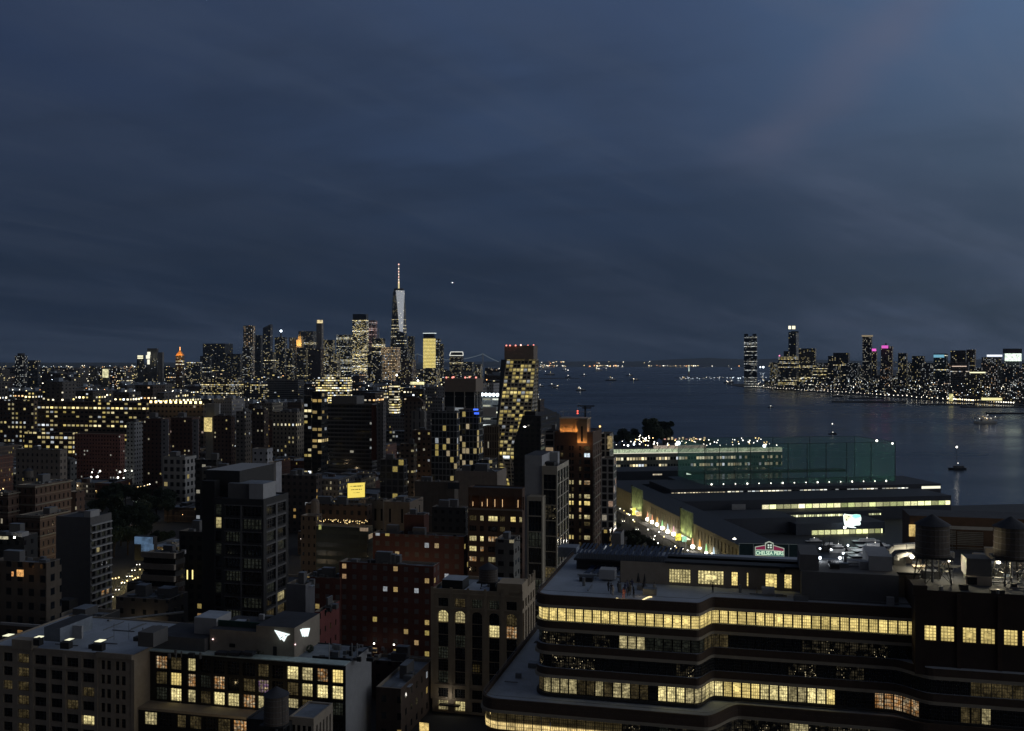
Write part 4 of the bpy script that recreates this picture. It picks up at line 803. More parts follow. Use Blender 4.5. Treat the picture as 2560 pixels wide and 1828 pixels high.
def loft_row(k,kind,kf,zt,wh,per=1.42,o=0.0,parts=True,t0=None,t1=None):
    global nwin
    P=[L2(*p) for p in plan(kind,o-.35)]; pl=plan(kind,o-.35)
    S=[0]
    for a,b in zip(P,P[1:]): S.append(S[-1]+(b-a).length)
    def at(s):
        for i in range(len(S)-1):
            if s<=S[i+1] or i==len(S)-2:
                f=(s-S[i])/(S[i+1]-S[i]); return P[i]+(P[i+1]-P[i])*f, pl[i][0]+(pl[i+1][0]-pl[i][0])*f, pl[i][1]+(pl[i+1][1]-pl[i][1])*f
    n=int(S[-1]/per); st=S[-1]/n
    for i in range(n):
        a,ta,sa=at(i*st); b,tb_,sb=at((i+1)*st); tm=(ta+tb_)/2; sm=(sa+sb)/2
        if t0 is not None and tm<t0: continue
        if t1 is not None and tm>t1: continue
        c=(a+b)/2; xp=1280+F*c.x/c.y
        flank=sm>3 and tm<3
        kd=kf(xp) if not flank else ('W' if k==0 else 'D' if kf(xp)!='K' else 'K')
        u=(b-a).normalized(); L=(b-a).length; g=.05
        if flank or (kd in 'KS' ) or nwin>=100 or not parts: window(None,a,u,g,L-g,zt-wh,zt,kd,4,5,0,mb=glassmass.setdefault((kd,4,5),MB()))
        else: window(LB,a,u,g,L-g,zt-wh,zt,kd,4,5,0); nwin+=1
def kf0(x): return 'Y'
def kf3(x):
    if x<1365: return 'D'
    if x<1450: return 'W'
    if x<1475: return 'D'
    if x<1540: return 'D' if (x//22)%2 else 'W'
    if x<1632: return 'D' if (x//45)%2 else 'W'
    if x<1655: return 'K'
    if x<2098: return ('Y','H','H','W','H','Y')[int(x//44)%6]
    if x<2196: return 'K'
    if x<2290: return 'O'
    if x<2410: return 'K'
    return 'D' if x<2440 else ('W' if x<2470 else 'K')
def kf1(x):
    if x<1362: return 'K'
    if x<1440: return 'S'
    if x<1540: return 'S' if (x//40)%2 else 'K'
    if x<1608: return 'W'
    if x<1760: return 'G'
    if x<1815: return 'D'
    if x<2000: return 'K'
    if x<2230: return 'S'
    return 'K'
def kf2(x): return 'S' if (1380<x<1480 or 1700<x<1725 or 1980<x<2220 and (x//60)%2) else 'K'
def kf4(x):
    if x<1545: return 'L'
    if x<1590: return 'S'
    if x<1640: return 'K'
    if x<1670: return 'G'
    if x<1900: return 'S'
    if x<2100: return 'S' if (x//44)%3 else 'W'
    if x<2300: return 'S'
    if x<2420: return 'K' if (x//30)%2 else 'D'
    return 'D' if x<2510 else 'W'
loft_row(0,'up',kf0,W0,WH)
loft_row(3,'low',kf3,W0-FH*3,WH+.35)
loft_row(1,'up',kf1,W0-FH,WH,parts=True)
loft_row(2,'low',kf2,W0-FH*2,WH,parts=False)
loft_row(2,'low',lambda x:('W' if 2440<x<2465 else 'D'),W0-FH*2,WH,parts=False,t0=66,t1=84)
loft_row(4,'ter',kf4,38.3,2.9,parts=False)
mb=MB(); ms=[]
for i,(k,r) in enumerate(glassmass.items()):
    b=len(mb.v); mb.v+=r.v; mb.f+=[tuple(x+b for x in f) for f in r.f]; mb.m+=[i]*len(r.f); mb.uv+=r.uv; ms.append(win(*k))
o=mb.build('window',ms,LB); o['kind']='stuff'
# spandrels: brick with a paler concrete drip band over each row of windows
lvl=[('up',TOPZ,W0+.28,0),('up',W0-WH,W0-FH+.28,0),('low',W0-FH-WH,W0-2*FH+.28,0),('low',W0-2*FH-WH,W0-3*FH+.28,0)]
for kind,zt,zb,o in lvl:
    mb=MB(); band(mb,kind,zb,zt-(.25 if zt==TOPZ else 0),0,0,1); mb.build('spandrel',[M['band'],M['roofl']],LB)
    mb=MB(); band(mb,kind,zb-.46,zb-.003,.22,0); mb.build('concrete_band',M['conc2'],LB)
mb=MB(); band(mb,'low',W0-3*FH-WH-.35-.5,W0-3*FH-WH-.35,0,0); mb.build('sill_course',M['char'],LB)
TZ=39.55
mb=MB(); band(mb,'ter',38.58,TZ,0,0,1); mb.build('spandrel',[M['band'],M['roofl']],LB)
mb=MB(); band(mb,'ter',38.15,38.577,.22,0); mb.build('concrete_band',M['conc2'],LB)
mb=MB(); P=[L2(*p) for p in plan('ter',0)]; Q=[L2(*p) for p in plan('ter',-.35)]
for (a,b),(c,d) in zip(zip(P,P[1:]),zip(Q,Q[1:])):
    z0,z1=TZ+.003,TZ+.75; mb.face([(*a,z0),(*b,z0),(*b,z1),(*a,z1)],0); mb.face([(*a,z1),(*b,z1),(*d,z1),(*c,z1)],0); mb.face([(*d,z0),(*c,z0),(*c,z1),(*d,z1)],0)
mb.build('terrace_parapet',M['band'],LB)
mb=MB(); P=[L2(*p) for p in plan('up',0)]; Q=[L2(*p) for p in plan('up',-.4)]
for (a,b),(c,d) in zip(zip(P,P[1:]),zip(Q,Q[1:])):
    z0,z1=TOPZ-.247,TOPZ+.1; mb.face([(*a,z0),(*b,z0),(*b,z1),(*a,z1)],0); mb.face([(*a,z1),(*b,z1),(*d,z1),(*c,z1)],0); mb.face([(*d,z0),(*c,z0),(*c,z1),(*d,z1)],0)
mb.build('roof_parapet',M['band'],LB)
# floor plates and dark core behind the glass
for i,z in enumerate((W0+.1,W0-FH,W0-2*FH,W0-3*FH,38.0-FH)):
    pass
mb=MB(); pl=[L2(3,44),L2(3,3),L2(24,3),L2(31,8),L2(80,8),L2(80,44)]; mb.prism(pl,GZ,TOPZ-.6,0,0); mb.build('core',M['black'],LB)
mb=MB(); P=[L2(*p) for p in plan('ter',-.5)]
for a,b in zip(P,P[1:]): mb.face([(*a,GZ),(*b,GZ),(*b,35.3),(*a,35.3)],0)
mb.build('base_wall',M['band'],LB)
blines('ter',-.2,TZ+1.25,.03,LB,'railing',M['steel']); blines('up',-.3,TOPZ+.75,.03,LB,'railing',M['steel'])
# tall brick wing at the right end
ZW=59.6
mb=MB(); A=L2(58.8,2.1); B=L2(84,2.1)
uA=(B-A).normalized()
wins=[]; kk=[]
def tx(px,s_=2.1):
    T_=(px-1280)/F; return (T_*(O1.y+V.y*s_)-O1.x-V.x*s_)/(U.x-T_*U.y)-58.8
for (x0,x1) in ((2307,2342),(2352,2387),(2407,2442),(2452,2489),(2510,2546),(2556,2592)): wins.append((tx(x0),tx(x1),W0-WH,W0))
wall_open(mb,A,B,W0-FH*2+.6,ZW,wins,0,.35)
fw=Facade(LB)
for i,(a,b,c,d) in enumerate(wins): window(LB,A,uA,a,b,c,d,'Y',4,5,.33)
dw=[(a,b,c-FH,d-FH) for a,b,c,d in wins]
mb.face([(*A,W0-FH*2+.6),(*A,ZW),(*L2(58.8,44),ZW),(*L2(58.8,44),W0-FH*2+.6)][::-1],0)
mb.box(L2(58.5,1.2),0,1.35,0,3.4,W0-FH*2+.4,ZW-.6,0)
mb.box(L2(58.2,1.0),0,1.95,0,3.8,ZW-.6,ZW+.9,0)
mb.build('brick_wing',mat('dark_brown_brick',(.045,.028,.022),.9),LB)  # wing brick is a darker brown than the spandrels
MB().box(L2(59.2,2.5),0,24.6,0,40,ZW-1.2,ZW-.8,0).build('wing_roof',M['roofd'],LB)
for px_a in (2397,2499): MB().box(L2(58.8+tx(px_a)-.3,1.85),0,.6,0,.24,W0-FH*2+.6,ZW-.4,0).build('wall_pier',mat('dark_brick_pier_%d'%px_a,(.06,.036,.026),.9),LB)
# penthouse on the main roof
def pyb(x0,x1,y0,y1,Y,d,m,name,parent=LB,mt=None,th=TH):
    mb=MB().box(XY(x0,Y),0,(x1-x0)/F*Y/math.cos(th)*1.0,0,d,ZA(y1,Y),ZA(y0,Y),0,0 if mt is None else 1,th=th); return mb.build(name,m if mt is None else [m,mt],parent)
RZ=TOPZ-.25
A=L2(20.5,13.5); B=L2(61,13.5); mb=MB(); fz=59.55; t2=lambda px,s_=13.5:(((px-1280)/F)*(O1.y+V.y*s_)-O1.x-V.x*s_)/(U.x-((px-1280)/F)*U.y)-20.5
pw=[(1500,1551,'D'),(1582,1643,'K'),(1662,1727,'H'),(1744,1810,'H'),(1828,1845,'Y'),(1866,1872,'Y'),(1913,1943,'Y'),(1960,1980,'Y')]
ops=[(max(.3,t2(a)),t2(b),RZ+.35,RZ+2.75) for a,b,_ in pw]
wall_open(mb,A,B,RZ,fz,ops,0,.3); uP=(B-A).normalized()
for (a,b,c,d),(_,_,k) in zip(ops,pw): window(LB,A,uP,a,b,c,d,k,8 if b-a>3 else 3,5,.28)
mb.box(A,0,40.5,.32,6,RZ,fz-.01,0); mb.build('penthouse_wall',M['cream'],LB)
MB().box(L2(20.2,13.1),0,41,0,6.6,fz,fz+.35,0).build('penthouse_roof',M['char'],LB)
# rows of tilted solar panels on their racks
def rack(t_,s_,z,n,m,w=1.1,d=3.4,h=1.5,gap=.55):
    o=L2(t_,s_); mb=MB()
    for i in range(n):
        q=o+U*(i*(w+gap)); a=q; b=q+U*w; c=b+V*d+U*.6; e=q+V*d+U*.6
        mb.face([(*a,z+h*.45),(*b,z+h*.45),(*c,z+h),(*e,z+h)],0); mb.face([(*e,z+h-.06),(*c,z+h-.06),(*b,z+h*.45-.06),(*a,z+h*.45-.06)],1)
        for p in (a,b): mb.bar((*p,z),(*p,z+h*.45),.05,1)
        for p in (c,e): mb.bar((*p,z),(*p,z+h),.05,1)
    mb.build('solar_rack',[m,M['steel']],LB)
for j in range(6): rack(3.2+j*3.2,22.5,RZ+2.1,4,M['solar'],.44,4.8,1.9,.30)
MB().box(L2(2.8,22),0,19.8,0,6,RZ+1.7,RZ+2.05,0).box(L2(3.2,22.4),0,19,.2,5,RZ,RZ+1.7,0).build('rack_platform',M['char'],LB)
for j in range(4): rack(5.5+.1*j,17+j*3.4,RZ+.25,7,M['solar'],1.0,1.9,.7,.45)
for j in range(3): rack(4+j*.2,31+j*3.6,RZ+.25,8,M['solar'],1.0,2.2,.9,.6)
MB().box(L2(4.5,16),0,12,0,.25,RZ+.2,RZ+.5,0).build('rack_kerb',M['lgrey'],LB)
pyb(1498,1536,1424,1448,171,2.5,M['lgrey'],'mechanical_box'); pyb(1395,1440,1368,1392,196,4,M['roof'],'mechanical_box'); pyb(1455,1475,1380,1392,192,3,M['lgrey'],'mechanical_box')
gb=pyb(2004,2226,1428,1500,157.6,11,M['grey'],'mechanical_box'); pyb(2000,2044,1386,1428,158.6,9,M['grey'],'mechanical_box'); pyb(2172,2226,1390,1427,158.2,9,M['lgrey'],'mechanical_box')
for x in (2050,2100): MB().ball(px3(x,1395,166),.26,0).build('roof_lamp',M['lc'],LB); lamp('roof_lamp_light',px3(x,1394,165),60,(.9,.95,1),.3)
pyb(1668,1985,1396,1408,170.5,2,M['grey'],'penthouse')
for (x0,x1,y0,y1,Y) in ((1810,1835,1404,1424,168),(2060,2085,1412,1428,166),(2110,2150,1408,1428,168),(2235,2262,1395,1500,165),(1950,1962,1418,1432,163)): pyb(x0,x1,y0,y1,Y,2,M['char'],'roof_unit')
clutter(LB,L2(3,3),17,14,RZ+.01,10,random.Random(14)); clutter(LB,L2(30,6),28,6,RZ+.01,12,random.Random(15)); clutter(LB,L2(60,3),22,24,ZW-.8,30,random.Random(16)); clutter(LB,L2(-7,2),6,36,TZ+.01,6,random.Random(17)); clutter(LB,XY(2046,158),10,8,ZA(1428,158),9,random.Random(18))
# curved ducts and lit plant on the wing roof
mb=MB(); pp=[px3(2222,1402,165),px3(2222,1378,165),px3(2232,1368,165),px3(2262,1366,165),px3(2290,1364,166)]
for a,b in zip(pp,pp[1:]): mb.bar(a,b,.55,0,8)
mb.build('duct',M['lgrey'],LB)
mb=MB(); pp=[px3(2242,1400,164),px3(2242,1392,164),px3(2262,1386,164),px3(2286,1388,164)]
for a,b in zip(pp,pp[1:]): mb.bar(a,b,.45,0,8)
mb.build('duct',M['lgrey'],LB)
pr=random.Random(21)
for i in range(26):
    x=pr.uniform(2262,2560); Y=pr.uniform(158,178); y=906+(94-ZW+.8)*F/Y
    w=pr.uniform(.8,2.6); MB().box(XY(x,Y),0,w,0,pr.uniform(.8,2),ZW-.8,ZW-.8+pr.uniform(.6,1.9),0).build('roof_unit',pr.choice((M['lgrey'],M['steel'],M['cream'])),LB)
for i in range(5):
    a=px3(pr.uniform(2265,2450),0,165); mb=MB(); mb.bar((a[0],a[1],ZW+.3),(a[0]+pr.uniform(6,14),a[1]-2,ZW+.3),.18,0,6); mb.build('pipe',M['steel'],LB)
for (x,y,Y,w) in ((2371,1400,159,900),(2496,1405,158,1200),(2280,1392,163,600)):
    p=px3(x,y,Y); MB().ball(p,.34,0,8,6).build('flood_lamp',M['lw'],LB); lamp('flood_lamp_light',(p[0],p[1]-.6,p[2]+.2),w,(1,.86,.55),.25)
pyb(2273,2288,1312,1341,186,.3,emat('lit_doorway',(1,.7,.25),.8,emap=.9),'lit_doorway'); 
# brick plant rooms with louvres behind the tanks
BH=thing('plant_building',px3(2300,1500,190),"brick rooftop plant building with louvred vents behind the water tanks","building")
MB().box(XY(2274,186.5),0,30,0,9,GZ,ZA(1290,186),0,1).build('wall',[M['brown'],M['roofd']],BH)
for (x0,x1,y0,y1) in ((2368,2388,1325,1362),(2393,2453,1328,1363),(2393,2453,1366,1385),(2368,2388,1366,1385)):
    mb=MB(); n=8 if y1-y0>25 else 4
    for k in range(n): zz0=ZA(y1-(y1-y0)*k/n,184); mb.box(XY(x0,184.4),0,(x1-x0)/F*184,-.15,.1,zz0,zz0+.16,0)
    mb.build('louvre',M['steel'],BH)
MB().box(XY(2350,186),0,9,-1,0,ZA(1320,186),ZA(1312,186),0).build('ledge',M['lgrey'],BH)
mb=MB(); mb.box(XY(2463,184.2),0,1.9,-.1,.1,ZA(1372,184),ZA(1330,184),0); mb.build('door_frame',M['lgrey'],BH); MB().box(XY(2466,184.2),0,1.4,-.16,-.1,ZA(1367,184),ZA(1342,184),0).build('door',M['black'],BH)
pyb(2416,2472,1396,1440,156,4,M['grey'],'elevator_box'); 
mb=MB(); mb.box(XY(2414,155.2),0,3.8,-.2,0,ZA(1466,155),ZA(1440,155),0); mb.build('window_frame',M['cream'],LB)
for x in (2417,2443): MB().box(XY(x,155.2),0,1.45,-.26,-.21,ZA(1461,155),ZA(1443,155),0).build('window',M['glass'],LB)
# water tanks
def water_tank(loc,r,h,leg,label,group=None):
    x,y,z=loc; t=thing('water_tank',loc,label,'water tank',group)
    def rg(rr_,n=24): return [(x+rr_*math.cos(2*math.pi*k/n),y+rr_*math.sin(2*math.pi*k/n)) for k in range(n)]
    MB().prism(rg(r*1.0),z+leg,z+leg+h,0,-1,top=rg(r*.965),bot=True).build('tank',M['wood'],t)
    MB().prism(rg(r*1.06),z+leg+h,z+leg+h+r*.62,0,0,top=rg(.12)).build('conical_roof',M['roofd'],t)
    for k in range(5): MB().prism(rg(r*1.012-.004*k),z+leg+h*(.08+.2*k),z+leg+h*(.08+.2*k)+.06,0,-1).build('hoop',M['steel'],t)
    MB().box((x,y),-r*1.05,r*1.05,-r*.9,r*.9,z+leg-.35,z+leg-.01,0).build('platform',M['char'],t)
    mb=MB(); L=[]
    for sx in (-1,1):
        for sy in (-1,1): L.append((Vector((x+sx*r*.62,y+sy*r*.62,z+leg-.35)),Vector((x+sx*r*.82,y+sy*r*.82,z))))
    for a,b in L: MB().bar(a,b,.12).build('leg',M['black'],t)
    for (i,j) in ((0,1),(1,3),(3,2),(2,0)):
        mb=MB(); mb.bar(L[i][0],L[j][1],.05).bar(L[j][0],L[i][1],.05); m1=L[i][0].lerp(L[i][1],.5); m2=L[j][0].lerp(L[j][1],.5); mb.bar(m1,m2,.06); mb.build('brace',M['black'],t)
    MB().bar((x,y,z),(x,y,z+leg),.22,0,8).build('riser_pipe',M['steel'],t)
    mb=MB()
    for dx in (-.2,.2): mb.bar((x+r*.9+dx,y-r*.75,z),(x+r*.75+dx,y-r*.75,z+leg+h),.03)
    for k in range(14): zz=z+.4+k*(leg+h-.6)/14; mb.bar((x+r*.85-.2,y-r*.75,zz),(x+r*.85+.2,y-r*.75,zz),.025)
    mb.build('ladder',M['steel'],t); return t
zt=ZW-.8; p=px3(2331,0,157); water_tank((p[0],p[1],zt),2.62,4.9,4.35,"wooden rooftop water tank with conical roof, left of the two big tanks")
p=px3(2528,0,156); water_tank((p[0],p[1],zt),2.62,4.8,4.25,"wooden rooftop water tank cut off by the right edge of the picture")
p=px3(1221,0,228); water_tank((p[0],p[1],ZA(1452,228)-1.5),2.2,2.9,1.5,"squat water tank behind the pale arched tower")
p=px3(691,0,150); water_tank((p[0],p[1],ZA(1806,150)-3.5),1.9,4.3,3.5,"dark water tank in front of the black loft")
p=px3(71,0,540); water_tank((p[0],p[1],ZA(1200,540)),2.6,3.6,1.6,"pale water tank on the grey ornate block")
# terrace crowd, white speakers and the rope of light on the deck
skinm={k:mat('clothes_'+k,c,.9) for k,c in dict(dark=(.02,.02,.025),white=(.5,.48,.45),pink=(.35,.12,.10),blue=(.06,.07,.16),grey=(.12,.12,.12)).items()}
def person_mesh(name,arm,stride,m):
    J=[((0,0,.92),.135),((0,0,1.15),.12),((0,0,1.40),.14),((0,0,1.52),.06),((0,-.01,1.60),.075),((0,0,1.70),.10),((0,0,1.76),.07),
       ((.10,0,.90),.10),((.12,stride,.48),.07),((.12,stride*.9,.08),.05),((.12,stride-.13,.04),.045),
       ((-.10,0,.90),.10),((-.12,-stride,.48),.07),((-.12,-stride,.08),.05),((-.12,-stride-.13,.04),.045),
       ((.20,0,1.40),.06),((.27,-.02,1.13),.05),((.24,-.16-arm*.1,1.0+arm*.25),.04),((.22,-.24-arm*.1,1.03+arm*.3),.045),
       ((-.20,0,1.40),.06),((-.27,.02,1.13),.05),((-.25,-.05,.88),.04),((-.25,-.08,.80),.045)]
    E_=[(0,1),(1,2),(2,3),(3,4),(4,5),(5,6),(0,7),(7,8),(8,9),(9,10),(0,11),(11,12),(12,13),(13,14),(2,15),(15,16),(16,17),(17,18),(2,19),(19,20),(20,21),(21,22)]
    me=bpy.data.meshes.new(name); me.from_pydata([j[0] for j in J],E_,[]); me.materials.append(m)
    o=link(bpy.data.objects.new(name,me)); sk=o.modifiers.new('skin','SKIN'); 
    if not me.skin_vertices: me.attributes  # layer is made with the modifier
    bm=bmesh.new(); bm.from_mesh(me); ly=bm.verts.layers.skin.verify()
    for v_,j in zip(bm.verts,J): v_[ly].radius=(j[1],j[1]); v_[ly].use_root=False
    bm.verts.ensure_lookup_table(); bm.verts[0][ly].use_root=True; bm.to_mesh(me); bm.free()
    sb=o.modifiers.new('sub','SUBSURF'); sb.levels=1; sb.render_levels=1
    dg=bpy.context.evaluated_depsgraph_get(); nm=bpy.data.meshes.new_from_object(o.evaluated_get(dg)); nm.name=name
    bpy.data.objects.remove(o); nm.polygons.foreach_set('use_smooth',[True]*len(nm.polygons)); return nm
PM={k:person_mesh('person_'+k,a,s,skinm[k]) for k,a,s in (('dark',.6,.05),('white',0,.02),('pink',.8,.0),('blue',.3,.1),('grey',.5,.04))}
skn=mat('skin',(.35,.22,.16),.6)
PL=[(1528,1485,'dark',"person in dark clothes at the left end of the roof terrace crowd"),(1532,1490,'white',"person in a white top beside the glowing edge of the roof terrace"),(1550,1472,'dark',"person in black standing left of the crowd's middle on the terrace"),
(1546,1480,'dark',"second dark figure behind the white topped guest"),(1559,1497,'pink',"person in pink standing over the glow at the terrace edge"),(1563,1483,'blue',"person in navy behind the pink dressed guest"),(1568,1477,'blue',"person in navy at the heart of the terrace crowd"),
(1575,1479,'grey',"person in grey talking at the heart of the terrace crowd"),(1580,1474,'blue',"person in navy at the back of the terrace crowd"),(1584,1495,'dark',"dark figure nearest the light rope on the terrace"),(1577,1487,'grey',"person in grey holding up a small bright phone"),
(1609,1480,'dark',"tall dark figure standing apart right of the terrace crowd"),(1636,1484,'white',"lone person in white right of everyone else on the roof terrace"),(1782,1482,'dark',"lone dark figure by the curved parapet of the roof terrace"),(1521,1478,'dark',"dark figure in shadow at the crowd's left end"),(1571,1491,'dark',"person in black with back turned near the terrace edge")]
for i,(x,yf,k,lb) in enumerate(PL):
    Y=YZ(yf,RZ+.02); p=XY(x,Y); o=link(bpy.data.objects.new('person',PM[k])); o.location=(p.x,p.y,RZ+.03); o.rotation_euler=(0,0,(i*2.3)%6.28); prop(o,lb,'person','guests on the roof terrace')
    hb=MB().ball((0,0,1.735),.105,0,8,6,1.1); hb.v=[(a,b+.02,c) for a,b,c in hb.v]; h=hb.build('hair',M['black'],None); h.parent=o
    if k in('white','pink','grey'):
        f=MB().ball((0,-.055,1.68),.082,0,8,6,1.25).build('face',skn,None); f.parent=o
p=px3(1577,1483,166); ph=thing('phone',p,"small bright phone held up in the terrace crowd","phone"); MB().box(p,0,.12,0,.02,p[2]-.1,p[2]+.12,0,th=0).build('screen',M['lw'],ph)
def rope(pts,label,e):
    t=thing('light_strip',px3(*pts[0],YZ(pts[0][1],RZ+.1)),label,'light strip'); mb=MB(); P=[]
    for x,y in pts: Yq=YZ(y,RZ+.12); P.append(px3(x,y,Yq))
    for a,b in zip(P,P[1:]): mb.bar(a,b,.10,0,6)
    mb.build('tube',e,t); return P
er=emat('rope_glow',(1,.78,.38),1.6)
rope([(1601,1504),(1606,1500),(1612,1497),(1618,1494),(1625,1492),(1630,1492)],"curved rope of warm light lying on the roof terrace",er)
P=rope([(1541,1496),(1550,1498),(1557,1500)],"short glowing floor strip at the feet of the terrace crowd",er); lamp('terrace_glow',(P[2][0],P[2][1]+.3,P[2][2]+.5),14,(1,.7,.35),.3)
P=px3(1600,1495,160); lamp('terrace_glow_b',(P[0],P[1],RZ+.8),6,(1,.7,.35),.3)
for (x,y) in ((1596,1459),(1612,1461)): 
    Y=YZ(y+10,RZ); p=XY(x,Y); t=thing('parasol',(p.x,p.y,RZ),"closed dark patio parasol on the terrace, "+("left" if x<1600 else "right")+" of the pair","parasol"); MB().bar((p.x,p.y,RZ),(p.x,p.y,RZ+2.4),.03).build('pole',M['steel'],t); MB().bar((p.x,p.y,RZ+1.0),(p.x,p.y,RZ+2.5),.32,0,8,.06).build('canopy',M['black'],t)
reserve([L2(-12,-9),L2(90,50)])
# ---------------- other large buildings ----------------
def hero(label,xl,xc,xr,yt,Y,name='city_building',cat='building',th=TH,z=None,res=True):
    C=footprint(xl,xc,xr,Y,th); z=ZA(yt,Y) if z is None else z
    t=thing(name,(C[0].x,C[0].y,GZ),label,cat)
    if res: reserve(C[:4])
    SEEN.append((xl,xr,HY+(H-z)*F/Y,Y,label))
    return t,C[:4],C[4],C[5],z
def shell(t,P,z,m,roofm,par=.8,openfront=True,openside=True,z0=GZ):
    """back, left and roof; the front P0-P1 and flank P1-P2 are built by the caller"""
    mb=MB(); 
    if not openfront: mb.face([(*P[0],z0),(*P[1],z0),(*P[1],z),(*P[0],z)],0)
    if not openside: mb.face([(*P[1],z0),(*P[2],z0),(*P[2],z),(*P[1],z)],0)
    mb.face([(*P[2],z0),(*P[3],z0),(*P[3],z),(*P[2],z)],0); mb.face([(*P[3],z0),(*P[0],z0),(*P[0],z),(*P[3],z)],0)
    cx=sum(P,Vector((0,0)))/4; I=[p+(cx-p).normalized()*.5 for p in P]
    for i in range(4): mb.face([(*P[i],z),(*P[(i+1)%4],z),(*I[(i+1)%4],z),(*I[i],z)],0)
    mb.prism(I[::-1],z-par,z,0,-1)
    MB().prism([p+(cx-p).normalized()*.02 for p in I],z-par-.3,z-par,0,0).build('roof',roofm,t)
    return mb
# pale arched tower (left of the loft)
t,P,w,d,z=hero("pale stone tower with tall arched window bays beside the loft building",1081,1304,1338,1483,250)
F1=Facade(t); mb=shell(t,P,z,M['stone'],M['roof']); bays=spans(w,5,2.75,.6,.4)
zt=z-5.6; zb=z-24.6; vs=[(zb+3.16*k+.06,zb+3.16*(k+1)) for k in range(6)]
vs=[(a,b) for a,b in vs]; vs[-1]=(vs[-1][0],zt)
rowsA=["KKKKK","KKKKK","WKKKK","KDDKK","KKKHO","HWKDD"]
rowsA=["GKKKK","KKKKK","GKKKK","KGKKK","KKKHO","HWKKD"]
att=[(z-4.6,z-2.4)]; base=[(z-28.2,z-25.8),(max(GZ+.2,z-31.6),z-29.0)]
allv=base[::-1]+vs+att
tab={}
for j,s in enumerate(["WHKKK","KKKKK"]+rowsA+["KDGGK"]):
    for i,c in enumerate(s): tab[(i,j)]=c
F1.grid(mb,P[0],P[1],GZ,z,bays,allv,lambda i,j:tab.get((i,j),'K'),4,4,.55)
sb=spans(d,5,max(1.2,d/5*.5),.5,.5); F1.grid(mb,P[1],P[2],GZ,z,sb,[(zb,zt),(z-28.2,z-25.8),(z-4.6,z-2.4)],lambda i,j:'K' if (i*3+j)%7 else 'D',3,10,.5)
mb.build('wall',[M['stone']],t); F1.done()
mb=MB()   # arch heads, mullions and spandrels
uN=(P[1]-P[0]).normalized(); nN=Vector((uN.y,-uN.x)); f2=lambda a,zz,o:(P[0].x+uN.x*a+nN.x*o,P[0].y+uN.y*a+nN.y*o,zz)
for a,b in bays:
    c=(a+b)/2; r=(b-a)/2; n=8
    for s in (-1,1):
        pts=[(c+s*r,zt+.02)]+[(c+s*r*math.cos(math.pi/2*k/n),zt-r*.9+r*.9*math.sin(math.pi/2*k/n)) for k in range(n+1)]
        q=[f2(x,y,-.12) for x,y in pts]; q=q if s>0 else q[::-1]; mb.face(q[::-1],0)
mb.build('arch_head',M['stone'],t)
for j,zz in enumerate((z-5.0,z-25.2,z-28.7,z-1.4)): MB().box(P[0],-.15,w+.15,-.22,-.003,zz,zz+.4,0).build('string_course',M['stone'],t)
for i,a in enumerate([0]+[(bays[k][1]+bays[k+1][0])/2 for k in range(4)]+[w]): MB().box(P[0],a-.35,a+.35,-.3,-.225,z-28.6,z+.5,0).build('pilaster',M['stone'],t)
MB().box(P[0],w*.73,w+.25,-.3,6,z+.003,z+2.3,0,0).box(P[0],w*.80,w*.86,-.34,-.3,z-.8,z+1.2,0).build('parapet_block',M['stone'],t)
for k in range(9): MB().box(P[1],-.3,.1,.6+k*d/9,.6+k*d/9+.7,z,z+1.6+(k%3)*.5,0).build('finial',M['stone'],t)
MB().box(P[0],2.0,7.6,2,8,z-.8,z+1.9,0,1).build('stair_house',[M['black'],M['roofl']],t); MB().box(P[0],14.6,19,3,9,z-.8,z+1.7,0,1).build('mechanical_box',[M['black'],M['roof']],t); MB().box(P[0],8,14.5,1.5,11,z-.8,z-.45,0,0).build('roof_patch',M['roofl'],t)
P2=P
MB().box(P[0],2.2,7.7,-1.6,-.3,z-30.0,z-29.6,0).build('entrance_canopy',M['black'],t)
lamp('entrance_light',f2(4.5,7.5,2.0),60,(1,.95,.85),.4)
tb(TW["brown low wall building in the gap beside the pale arched tower"][0],'lit_window',1049,1073,1806,1828,233,emat('warm_shop_window',(1,.72,.25),.9,emap=.9),.1)
# cream loft at the lower left
t,P,w,d,z=hero("cream masonry loft with dark windows and four lit skylights, lower left corner",-30,331,500,1640,230)
F1=Facade(t,'brown'); mb=shell(t,P,z,M['cream'],M['roofl'],par=.35)
X=lambda px:( (((px-1280)/F)*P[0].y-P[0].x)/(math.cos(TH)+((px-1280)/F)*math.sin(TH)) )
cols=[(8,31),(44,72),(86,118),(127,156),(166,196),(206,236),(252,262),(266,277),(288,298),(303,314)]
us=[(X(a),X(b)) for a,b in cols]; us=[(-28 and a,b) for a,b in us]
fh=3.36; vs=[(z-1.6-2.2-fh*k,z-1.6-fh*k) for k in range(7)]; vs=[v_ for v_ in vs if v_[0]>GZ+.2]; nv=len(vs)
def kc(i,j):
    if i==1: return 'D'
    if i==5 and j==4: return 'H'
    if i==5 and j==2: return 'D'
    if (i,j) in ((4,3),(0,2)): return 'D'
    return 'K'
vs2=sorted(vs); kq=lambda i,j: kc(i,nv-1-j)
F1.grid(mb,P[0],P[1],GZ,z,us,vs2,kq,3,3,.45)
mb.face([(*P[1],GZ),(*P[2],GZ),(*P[2],z),(*P[1],z)],0)
mb.build('wall',[M['cream']],t); F1.done()
MB().box(P[0],X(80),X(242),-.35,-.003,z-4.35,z-3.95,0).build('cornice',M['cream'],t)
MB().box(P[0],X(33),X(82),-.5,2,z-.4,z+1.9,0).build('stair_tower',M['cream'],t); MB().box(P[0],X(242),X(332),-.45,-.003,z-.9,z+.35,0).build('cornice',M['cream'],t)
for a in [(c[0],) for c in ()]: pass
